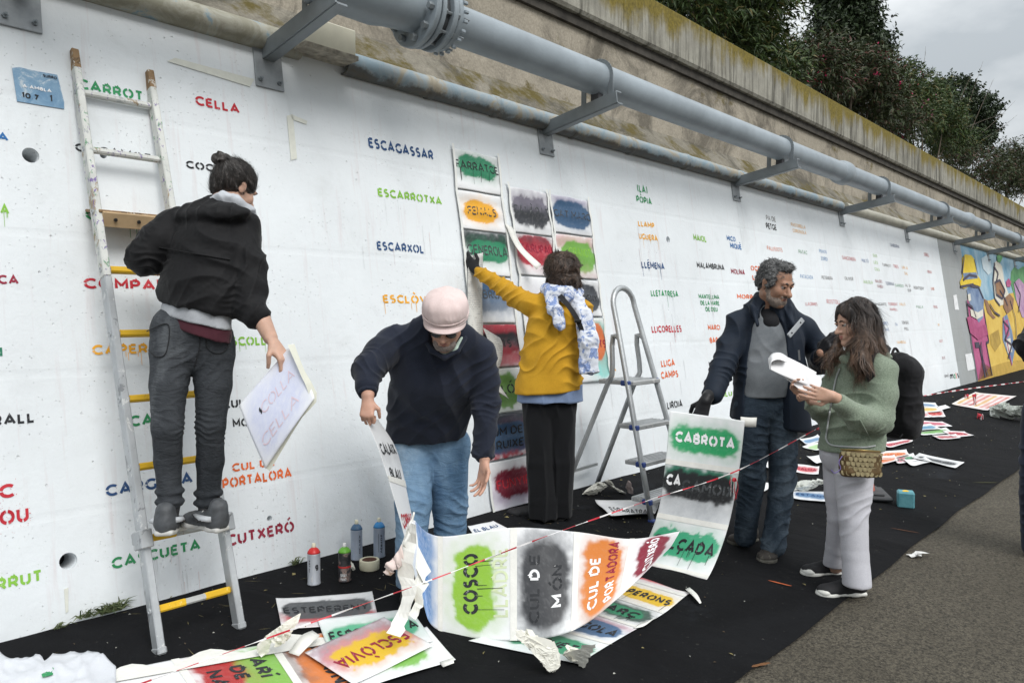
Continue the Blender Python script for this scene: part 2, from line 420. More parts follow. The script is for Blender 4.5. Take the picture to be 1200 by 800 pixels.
def snap(o, u, v, off=.002):
    """the point of a built surface that lies behind a pixel, lifted off it a little"""
    n = len(o.data.vertices); c = np.empty(n * 3, np.float32); o.data.vertices.foreach_get('co', c); c = c.reshape(-1, 3) - CAM
    d = nrm(ray(u, v)); t = c @ d; q = np.linalg.norm(c - t[:, None] * d, axis=1); k = np.where(q < .009)[0]
    if len(k) == 0: k = np.array([q.argmin()])
    t0 = t[k].min(); return CAM + d * (t0 - off)
def sdf_obj(name, s, mat, parent, fold=None, sm=1, post=None):
    vt, f = s.mesh(); vt = relax(vt, f, sm)
    if fold:
        for fo in (fold if isinstance(fold, list) else [fold]):
            N = vnormals(vt, f); vt = drape(vt, N, **fo) if 'n' in fo else folds(vt, N, **fo)
    if post: vt = post(vt)
    return mk(name, vt, f, mat, parent, True)
# ------------------------------------------------------------------ stencil lettering (stroke font)
def arc(cx, cy, rx, ry, a0, a1, n=10):
    return [(cx + rx * math.cos(math.radians(a)), cy + ry * math.sin(math.radians(a))) for a in np.linspace(a0, a1, n)]
def O_(w=.8, g=9):
    return [arc(w / 2, .5, w / 2, .5, 90 + g, 270 - g, 14), arc(w / 2, .5, w / 2, .5, -90 + g, 90 - g, 14)]
GLY = {
 'A': (.82, [[(0, 0), (.41, 1), (.82, 0)], [(.24, .27), (.58, .27)]]),
 'B': (.62, [[(0, 0), (0, 1)], [(.08, 1), (.34, 1)] + arc(.34, .76, .22, .24, 90, -90, 7) + [(.08, .52)], [(.3, .52)] + arc(.37, .26, .25, .26, 90, -90, 7) + [(.08, 0)]]),
 'C': (.72, [arc(.46, .5, .46, .5, 48, 172, 9), arc(.46, .5, .46, .5, 188, 312, 9)]),
 'D': (.74, [[(0, 0), (0, 1)], [(.1, 1), (.28, 1)] + arc(.28, .5, .46, .5, 90, -90, 12) + [(.1, 0)]]),
 'E': (.52, [[(0, 0), (0, 1)], [(.08, 1), (.52, 1)], [(.08, .51), (.46, .51)], [(0, 0), (.54, 0)]]),
 'F': (.5, [[(0, 0), (0, 1)], [(.08, 1), (.52, 1)], [(.08, .48), (.46, .48)]]),
 'G': (.76, [arc(.46, .5, .46, .5, 48, 176, 9), arc(.46, .5, .46, .5, 192, 318, 9), [(.76, .1), (.76, .48)]]),
 'H': (.66, [[(0, 0), (0, 1)], [(.66, 0), (.66, 1)], [(.1, .5), (.56, .5)]]),
 'I': (.0, [[(0, 0), (0, 1)]]),
 'J': (.4, [[(.08, 1), (.4, 1), (.4, .3)] + arc(.2, .26, .2, .26, 0, -150, 7)]),
 'L': (.46, [[(0, 1), (0, .0), (.46, 0)]]),
 'M': (.8, [[(0, 0), (0, 1), (.4, .3)], [(.4, .3), (.8, 1), (.8, 0)]]),
 'N': (.68, [[(0, 0), (0, 1), (.6, .1)], [(.68, 0), (.68, 1)]]),
 'O': (.84, O_(.84)), 'Q': (.84, O_(.84) + [[(.5, .2), (.84, -.06)]]),
 'P': (.58, [[(0, 0), (0, 1)], [(.1, 1), (.32, 1)] + arc(.32, .7, .26, .3, 90, -90, 8) + [(.1, .4)]]),
 'R': (.6, [[(0, 0), (0, 1)], [(.1, 1), (.32, 1)] + arc(.32, .7, .26, .3, 90, -90, 8) + [(.1, .4)], [(.36, .36), (.6, 0)]]),
 'S': (.56, [arc(.3, .75, .26, .25, 50, 250, 9) + arc(.29, .26, .27, .26, 72, -130, 9)]),
 'T': (.6, [[(0, 1), (.6, 1)], [(.3, .9), (.3, 0)]]),
 'U': (.64, [[(0, 1), (0, .34)] + arc(.32, .32, .32, .32, 180, 262, 5), arc(.32, .32, .32, .32, 278, 360, 5) + [(.64, 1)]]),
 'V': (.76, [[(0, 1), (.38, 0), (.76, 1)]]),
 'X': (.66, [[(0, 0), (.66, 1)], [(0, 1), (.28, .58)], [(.38, .42), (.66, 0)]]),
 'Y': (.68, [[(0, 1), (.34, .44), (.68, 1)], [(.34, .36), (.34, 0)]]),
 '(': (.18, [arc(.3, .5, .3, .66, 125, 235, 7)]), ')': (.18, [arc(-.12, .5, .3, .66, 55, -55, 7)]),
 '9': (.58, [arc(.28, .69, .27, .31, 0, 359, 14), [(.56, .66), (.54, .3)] + arc(.26, .28, .28, .28, 0, -120, 6)]),
 '1': (.2, [[(0, .86), (.2, 1), (.2, 0)]]), '0': (.62, O_(.62, 1)), '7': (.5, [[(0, 1), (.5, 1), (.16, 0)]]), '.': (.02, [[(0, 0), (.03, 0)]]),
 'm': (.9, [[(0, 0), (0, .62)], [(0, .4)] + arc(.22, .42, .22, .2, 160, 0, 6) + [(.44, 0)], [(.44, .4)] + arc(.67, .42, .22, .2, 160, 0, 6) + [(.9, 0)]]),
 'o': (.5, [arc(.25, .31, .25, .31, 0, 359, 12)]), 't': (.34, [[(.12, .9), (.12, .1), (.34, 0)], [(0, .62), (.34, .62)]]),
 's': (.4, [arc(.2, .47, .18, .16, 40, 250, 6) + arc(.2, .16, .2, .16, 72, -130, 6)]),
}
ACC = {'È': ('E', '`'), 'Ò': ('O', '`'), 'À': ('A', '`'), 'É': ('E', "'"), 'Ó': ('O', "'"), 'Í': ('I', "'"), 'Ç': ('C', ','), 'Ú': ('U', "'")}
def stroke_quads(pl, w):
    pl = [np.array(p, float) for p in pl]; L = []; R_ = []
    for i, p in enumerate(pl):
        a = pl[i] - pl[i - 1] if i > 0 else pl[1] - pl[0]; b = pl[i + 1] - pl[i] if i < len(pl) - 1 else a
        a = a / (np.linalg.norm(a) + 1e-9); b = b / (np.linalg.norm(b) + 1e-9); n1 = np.array([-a[1], a[0]]); n2 = np.array([-b[1], b[0]]); nn = n1 + n2; nn /= (np.linalg.norm(nn) + 1e-9)
        k = w / max(.45, float(nn @ n1)); e = np.zeros(2)
        if i == 0: e = -a * w * .0
        L.append(p + nn * k + e); R_.append(p - nn * k + e)
    return L, R_
def layout(txt, bold=.1):
    """list of (strips) with x advancing; cap height 1"""
    out = []; x = 0
    for ch in txt:
        if ch == ' ': x += .42; continue
        base, ac = ACC.get(ch, (ch, None)); wd, st = GLY.get(base, GLY['O'])
        for q, pl in enumerate(st):
            sc = [(px + x + bold, bold + py * (1 - 2 * bold)) for px, py in pl]
            L, R_ = stroke_quads(sc, bold); out.append((L, R_, q))
        if ac:
            cx = x + bold + wd / 2
            pl = {'`': [(cx - .16, 1.34), (cx + .1, 1.14)], "'": [(cx + .16, 1.34), (cx - .1, 1.14)], ',': [(cx + .02, 0), (cx + .06, -.18), (cx - .12, -.26)]}[ac]
            L, R_ = stroke_quads(pl, bold * .8); out.append((L, R_, 0))
        x += wd + 2 * bold + .14
    return out, x - .14
def text_mesh(name, txt, f3, mat, parent, bold=.1, drips=0, spray=0, seed=0, sub=1):
    """f3(x01, y, lift) -> 3D point; x01 runs 0..1 over the word, y in cap heights"""
    strips, W = layout(txt, bold); vs = []; fs = []; rnd = random.Random(seed + len(txt))
    for (L, R_, q) in strips:
        b = len(vs)
        for l, r in zip(L, R_): vs += [f3(l[0] / W, l[1], q), f3(r[0] / W, r[1], q)]
        fs += [(b + 2 * i, b + 2 * i + 1, b + 2 * i + 3, b + 2 * i + 2) for i in range(len(L) - 1)]
    for _ in range(drips):
        x = rnd.random(); y = rnd.uniform(.05, .3); ln = rnd.uniform(.4, 1.9); w = rnd.uniform(.02, .035) / W * 1.2; b = len(vs)
        vs += [f3(x - w, y, 3), f3(x + w, y, 3), f3(x + w * .6, y - ln, 3), f3(x - w * .6, y - ln, 3)]; fs.append((b, b + 1, b + 2, b + 3))
    for _ in range(spray):
        x = rnd.random() * 1.1 - .05; y = rnd.gauss(.5, .5); w = rnd.uniform(.01, .03); b = len(vs)
        vs += [f3(x - w / W, y, 4), f3(x, y - w, 4), f3(x + w / W, y, 4), f3(x, y + w, 4)]; fs.append((b, b + 1, b + 2, b + 3))
    return mk(name, vs, fs, mat, parent, False)
C_ = dict(red=(.50, .02, .035), dred=(.28, .012, .04), orange=(.72, .13, .02), amber=(.80, .38, .02), yellow=(.85, .52, .02), lime=(.22, .48, .05), green=(.03, .27, .10),
          dgreen=(.02, .19, .11), navy=(.02, .07, .19), blue=(.02, .14, .38), sky=(.06, .26, .55), black=(.018, .02, .024), grey=(.05, .055, .06), pale=(.62, .70, .45), white=(.8, .81, .82), pink=(.62, .10, .16))

# ------------------------------------------------------------------ materials of the setting
def concrete_paint(name, c, dirt=(.55, .57, .57), pits=1.0, stain=.0):
    t = NT(name); lo = tuple(x * .89 for x in c)
    big = t.noise(.9, 6, .6); col = t.ramp(big, [(.3, lo), (.65, c)])
    pv = t.vor(16, vec=t.map((1, .3, 1))); pn = t.noise(7, 3, .6)
    pit = t.math('MULTIPLY', t.ramp(pv, [(.045, 1), (.085, 0)]), t.ramp(pn, [(.50, 0), (.58, 1)]))
    pv2 = t.vor(46, vec=t.map((1, .3, 1))); pit2 = t.math('MULTIPLY', t.ramp(pv2, [(.07, 1), (.13, 0)]), t.ramp(t.noise(3.3, 3, .7), [(.45, 0), (.6, 1)]))
    pit = t.math('MAXIMUM', pit, pit2)
    col = t.mix(t.math('MULTIPLY', pit, .45), col, dirt)
    smudge = t.ramp(t.noise(2.1, 7, .72, dist=.6), [(.54, 0), (.74, .42)]); col = t.mix(smudge, col, dirt)
    drip = t.ramp(t.noise(1, 5, .6, vec=t.map((26, 8, 1.1))), [(.58, 0), (.74, .34)]); col = t.mix(drip, col, (.60, .50, .50))
    if stain:
        s2 = t.ramp(t.noise(.8, 5, .7, vec=t.map((1, 1, .6))), [(.4, 0), (.7, stain)]); col = t.mix(s2, col, (.28, .28, .25))
    t.base(col, .62, 0, .35)
    b = t.bump(t.noise(2.2, 3, .5), .35, .03); b = t.bump(t.noise(38, 6, .7), .5, .004, b); inv = t.math('SUBTRACT', 1, pit); b = t.bump(inv, .8, .008, b)
    wv = t.n('ShaderNodeTexWave'); wv.bands_direction = 'Z'; wv.inputs['Scale'].default_value = .52; wv.inputs['Distortion'].default_value = .25; t.l(t.o, wv.inputs['Vector'])
    t.bump(t.ramp(wv.outputs[1], [(.0, 0), (.012, 1)]), .25, .004, b)
    return t.m
M_white = concrete_paint('painted_concrete', (.785, .825, .85))
def old_concrete(name, c1, c2, moss, mossamt, streak=0, vert=True):
    t = NT(name); col = t.ramp(t.noise(3, 8, .7), [(.3, c1), (.7, c2)])
    blot = t.ramp(t.noise(1.3, 7, .75, dist=.8), [(.46, 0), (.60, .8)]); col = t.mix(blot, col, tuple(x * .38 for x in c1))
    if streak:
        st = t.ramp(t.noise(1, 6, .62, vec=t.map((11, 11, .7))), [(.42, 0), (.60, streak)]); col = t.mix(st, col, (.035, .035, .030))
        st2 = t.ramp(t.noise(1, 4, .62, vec=t.map((23, 23, .5))), [(.60, 0), (.70, .5)]); col = t.mix(st2, col, (.42, .42, .38))
    mo = t.ramp(t.noise(2.4, 8, .72, vec=t.map((1, 1, 1.2))), [(.62 - mossamt * .3, 0), (.72 - mossamt * .25, 1)]); col = t.mix(mo, col, moss)
    sp = t.ramp(t.noise(55, 4, .8), [(.35, .6), (.7, 1.0)]); col = t.mix(.8, col, sp, 'MULTIPLY')
    t.base(col, .9, 0, .2); b = t.bump(t.noise(6, 5, .7), .5, .03); t.bump(t.noise(60, 5, .7), .7, .006, b); return t.m
M_rough = old_concrete('mossy_concrete', (.19, .175, .14), (.34, .315, .26), (.13, .105, .035), .42)
M_beige = old_concrete('beige_render', (.35, .315, .255), (.47, .42, .34), (.14, .11, .03), .12)
def parapet_mat():
    t = NT('streaked_parapet'); sep = t.n('ShaderNodeSeparateXYZ'); t.l(t.o, sep.inputs[0])
    col = t.ramp(t.noise(4, 8, .7), [(.3, (.22, .21, .18)), (.7, (.36, .35, .30))])
    h = t.math('MULTIPLY_ADD', sep.outputs[2], 1 / .52, -(ZPB) / .52)
    s1 = t.noise(1, 6, .6, vec=t.map((3.1, 3.1, .5)), dist=.3); s2 = t.noise(1, 7, .72, vec=t.map((13, 13, .8)), dist=.35)
    dark = t.ramp(t.math('ADD', t.math('MULTIPLY', s2, .75), t.math('MULTIPLY', s1, .35)), [(.52, 0), (.66, .88)]); col = t.mix(dark, col, (.05, .048, .038))
    mo = t.math('ADD', t.math('MULTIPLY', h, .36), t.math('ADD', t.math('MULTIPLY', t.noise(1, 6, .65, vec=t.map((2.2, 2.2, .8))), .75), t.math('MULTIPLY', s2, .18)))
    mm = t.ramp(mo, [(.60, 0), (.74, .95)]); col = t.mix(mm, col, t.ramp(t.noise(30, 4, .7), [(.3, (.10, .08, .018)), (.7, (.24, .185, .035))]))
    t.base(col, .92, 0, .2); b = t.bump(t.noise(5, 5, .7), .4, .02); t.bump(t.noise(70, 5, .7), .6, .005, b); return t.m
# heights from the photograph
def z_at(Y, u, v): return PY(u, v, Y)[2]
YT = 3.97; ZT = z_at(YT, 600, 131)                        # top edge of the white batter
YB = 4.26; YPF = 4.16
ZPB = z_at(YPF, 800, 72); ZPT = z_at(YPF, 800, 18)
M_par = parapet_mat()
X_L, X_W, X_M, X_R = -6.0, 16.08, 17.85, 46.0
def wy(z): return WD + BAT * (z - ZB)
def prism_x(mb, prof, x0, x1):
    n = len(prof); mb.add([(x0, y, z) for y, z in prof] + [(x1, y, z) for y, z in prof], [tuple(range(n)), tuple(range(2 * n - 1, n - 1, -1))] + [(i, n + i, n + (i + 1) % n, (i + 1) % n) for i in range(n)])
def seg_wall(name, x0, x1, mat, parent):
    m = MB(); z0 = ZB - .25; prism_x(m, [(wy(z0), z0), (wy(ZT), ZT), (wy(ZT) + .5, ZT), (wy(z0) + .5, z0)], x0, x1); return m.go(name, mat, parent)
# ------------------------------------------------------------------ ground
def asphalt_mat():
    t = NT('asphalt'); v = t.vor(85); col = t.ramp(v, [(.0, .155), (.35, .085), (.8, .045)])
    col = t.mix(.6, col, t.ramp(t.noise(62, 4, .85), [(.40, (.030, .029, .026)), (.58, (.27, .26, .23))]))
    col = t.mix(t.ramp(t.noise(1.1, 6, .65), [(.35, 0), (.7, .45)]), col, (.055, .052, .045))
    light = t.ramp(t.vor(48, out=0), [(.09, 1), (.17, 0)]); sel = t.ramp(t.noise(20, 2, .5), [(.5, 0), (.6, .65)]); col = t.mix(t.math('MULTIPLY', light, sel), col, (.34, .33, .30))
    col = t.mix(1.0, col, (.68, .62, .52), 'MULTIPLY'); t.base(col, .9, 0, .3); b = t.bump(v, .9, .006); t.bump(t.noise(180, 3, .8), .8, .004, b); return t.m
def matting():
    t = NT('black_matting'); col = t.ramp(t.noise(2.0, 7, .65, dist=.5), [(.35, (.0045, .0047, .0056)), (.72, (.009, .0095, .011))])
    d = t.ramp(t.noise(34, 3, .7), [(.66, 0), (.74, .35)]); col = t.mix(d, col, (.10, .10, .09))
    dust = t.ramp(t.noise(1.1, 5, .7, vec=t.map((1, 1.6, 1))), [(.60, 0), (.80, .16)]); col = t.mix(dust, col, (.10, .12, .15))
    t.base(col, .95, 0, .15)
    wv = t.n('ShaderNodeTexWave'); wv.inputs['Scale'].default_value = 60; t.l(t.o, wv.inputs['Vector'])
    b = t.bump(t.noise(3.2, 5, .6, vec=t.map((1, .5, 1)), dist=1.5), .45, .03); t.bump(wv.outputs[1], .2, .002, b); return t.m
M_asph = asphalt_mat(); M_mat = matting()
xs = [-60, -10] + [x for x in range(-5, 60, 5)] + [150, 900]
vs = [(x, y, (gz(min(y, WD + .3)) if y > Y0 else 0) - .006) for x in xs for y in (-400, -20, 0, Y0, WD + .3)]
fs = [(i * 5 + j, i * 5 + 5 + j, i * 5 + 6 + j, i * 5 + 1 + j) for i in range(len(xs) - 1) for j in range(4)]
tag(mk('road', vs, fs, M_asph, None, False), 'grey asphalt road running along the wall', kind='structure')
nx, ny = 560, 40; X, Y = np.meshgrid(np.concatenate([np.linspace(-1.5, 8, 400), np.linspace(8.05, 45, 160)]), np.linspace(0, 1, ny), indexing='ij')
edge = Y0 + .012 * np.sin(X * 1.3) + .006 * np.sin(X * 5.1)
Yg = edge + Y * (WD + .02 - edge); q = np.stack([X.ravel() * 1.4, Yg.ravel() * 2.2, 0 * X.ravel()], 1)
Zg = np.array([gz(y) for y in Yg.ravel()]) + .003 + .006 * (1 - np.abs(2 * vnoise(q * 1.6, 3) - 1)) ** 3
i = np.arange(nx - 1)[:, None] * ny + np.arange(ny - 1)[None, :]; F = np.stack([i, i + ny, i + ny + 1, i + 1], -1).reshape(-1, 4)
tag(mk('ground', np.stack([X.ravel(), Yg.ravel(), Zg], 1), F, M_mat, None, True), 'black matting covering the ground between road and wall', kind='structure')
# paint smears on the matting
for (u, v, a, L, w, c) in [(915, 683, -14, .16, .018, (.45, .10, .03)), (1060, 621, -10, .22, .018, (.10, .035, .012)), (892, 778, 12, .12, .025, (.14, .06, .02)), (1155, 565, 0, .3, .02, (.05, .05, .012))]:
    p = G(u, v, .009); d = nrm(G(u + 10, v + 10 * math.tan(math.radians(-a)), .009) - p); n = nrm(np.cross((0, -SLOPE, 1), d)); k = 14
    rr = random.Random(u); pts = [p + d * L / 2 * math.cos(2 * PI * j / k) * rr.uniform(.6, 1) + n * w / 2 * math.sin(2 * PI * j / k) * rr.uniform(.5, 1) for j in range(k)]
    tag(mk('paint_smear', pts, [tuple(range(k))], plain('smear%d' % u, c, .9), None, False), kind='structure')
# litter on the matting: dead leaves, grit, paint flecks
rg_ = np.random.default_rng(5); m = MB(); lm = [plain('litter_leaf', (.20, .17, .07), .8, var=.5, sc=60), plain('litter_pale', (.42, .42, .38), .8), plain('litter_brown', (.10, .07, .04), .9)]
for _ in range(900):
    x = rg_.uniform(.6, 14) ** 1.0; y = Y0 + .05 + (WD - Y0 - .05) * rg_.beta(1.4, 1.0); z = gz(y) + .010; m.cm = int(rg_.choice([0, 1, 2], p=[.35, .35, .3])); s_ = rg_.uniform(.003, .008) * (2.2 if m.cm == 0 and rg_.random() < .3 else 1)
    a = rg_.uniform(0, 6.3); d = V3(math.cos(a), math.sin(a), SLOPE * math.sin(a)) * s_; n_ = V3(-math.sin(a), math.cos(a), rg_.uniform(-.3, .5)) * s_ * rg_.uniform(.3, .7); p = V3(x, y, z); m.add([p - d, p - n_ + V3(0, 0, .002), p + d, p + n_ + V3(0, 0, .003)], [(0, 1, 2, 3)])
for _ in range(160):     # thin pale scratches and stalks
    x = rg_.uniform(1.2, 8); y = rg_.uniform(2.6, WD - .03); z = gz(y) + .011; a = rg_.uniform(0, 6.3); L = rg_.uniform(.01, .05); m.cm = 0; d = V3(math.cos(a), math.sin(a), SLOPE * math.sin(a)) * L; n_ = V3(-math.sin(a), math.cos(a), 0) * .0012; p = V3(x, y, z); m.add([p - d, p - n_, p + d, p + n_], [(0, 1, 2, 3)])
o_ = m.go('litter', lm); tag(o_, 'dead leaves, grit and paint flecks scattered on the matting', 'litter', kind='stuff')
# ------------------------------------------------------------------ retaining wall
wall = thing('retaining_wall', 'long white painted concrete wall covered in stencilled words', 'wall', (5, WD, ZB))
face = seg_wall('painted_face', X_L, X_W, M_white, wall)
cut = MB()
HOLES = [(36, 182, .031), (80, 657, .032), (316, 607, .013), (783, 281, .03), (121, 182, .014)]
for (u, v, r) in HOLES: cut.lathe(Wl(u, v), -WN, [(r * 1.12, -.05), (r * 1.08, .012), (r, .02), (r, .22)], 20)
cm = cut.go('hole_cutter', M_white); bo = face.modifiers.new('b', 'BOOLEAN'); bo.operation = 'DIFFERENCE'; bo.solver = 'EXACT'; bo.object = cm
dg = bpy.context.evaluated_depsgraph_get(); me2 = bpy.data.meshes.new_from_object(face.evaluated_get(dg)); face.modifiers.clear(); face.data = me2; bpy.data.objects.remove(cm)
for p_ in me2.polygons: p_.use_smooth = False
mh = MB()
for (u, v, r) in HOLES: mh.lathe(Wl(u, v), -WN, [(r * .97, .16), (r * .97, .2)], 16)
mh.go('hole_plug', plain('hole_dark', (.02, .02, .02), .9), wall)
mcap = MB(); prism_x(mcap, [(wy(ZT), ZT + .002), (YB + .02, ZT + .36), (YB + .5, ZT + .36), (YB + .5, ZT + .002)], X_L, X_R); mcap.go('mossy_band', M_rough, wall)
mb_ = MB(); prism_x(mb_, [(YB, ZT + .30), (YB, ZPB + .02), (YB + .3, ZPB + .02), (YB + .3, ZT + .30)], X_L, X_R); mb_.go('beige_band', M_beige, wall)
mp_ = MB()
x = X_L
while x < X_R:       # parapet cast in long lengths with open joints
    prism_x(mp_, [(YPF + .02, ZPB), (YPF, ZPB + .03), (YPF, ZPT - .012), (YPF + .012, ZPT), (YPF + .34, ZPT), (YPF + .34, ZPB)], x + .004, x + 3.996); x += 4
mp_.go('parapet', M_par, wall)
mj = MB(); mj.box(((X_L + X_R) / 2, YPF + .14, ZPB - .045), (X_R - X_L, .16, .085)); mj.go('parapet_shade_strip', plain('parapet_shade_dark', (.05, .045, .038), .95, var=.5, sc=9), wall)  # added dark strip: shade under the parapet overhang, put into its colour
# ground behind the parapet
tag(mk('hill', [(x, y, z) for x in (-6, 80) for (y, z) in ((YB + .55, ZPT - .3), (9, ZPT + .1), (40, ZPT + .3))], [(0, 3, 4, 1), (1, 4, 5, 2)], plain('soil', (.06, .05, .03), .95), None, False), kind='structure')
grey = thing('bare_wall_bay', 'bare grey concrete wall bay between the white wall and the mural', 'wall', (17, WD, ZB))
seg_wall('concrete_face', X_W + .002, X_M, concrete_paint('bare_concrete', (.36, .38, .385), (.2, .2, .2), stain=.3), grey)
mk('paper_notice', [Wl(u, v, .006) for u, v in ((1117, 346), (1121, 345), (1124, 363), (1119, 363))], [(0, 1, 2, 3)], plain('notice', (.75, .76, .77)), grey, False)
mk('number_plate', [Wl(u, v, .006) for u, v in ((1131, 415), (1139, 413.5), (1143, 432), (1134, 434.5))], [(0, 1, 2, 3)], plain('notice', (.75, .76, .77)), grey, False)
def wall_text(txt, u0, v0, u1, cap, col, parent, bold=.115, drips=0, spray=0, name='painted_word', wear=0, lift=.0018):
    p = Wl(u0, v0); t = np.dot(Wl(u0, v0 - cap) - p, WUP)
    r1 = ray(u1, v0); # end of the baseline at the same height on the wall
    z = p[2]; lo, hi = p[0], p[0] + 4.0
    def px(x):
        d = V3(x, p[1], z) - CAM; zz = d @ FW; return 600 + FOC * (d @ RT) / zz
    for _ in range(40):
        mid = (lo + hi) / 2
        if px(mid) < u1: lo = mid
        else: hi = mid
    L = (lo + hi) / 2 - p[0]
    f3 = lambda x, y, q: p + V3(L * x, 0, 0) + WUP * (t * y) + WN * (lift + q * .0006)
    return text_mesh(name, txt, f3, paint(col, C_[col], wear), parent, bold, drips, spray, seed=int(u0 * 7 + v0))
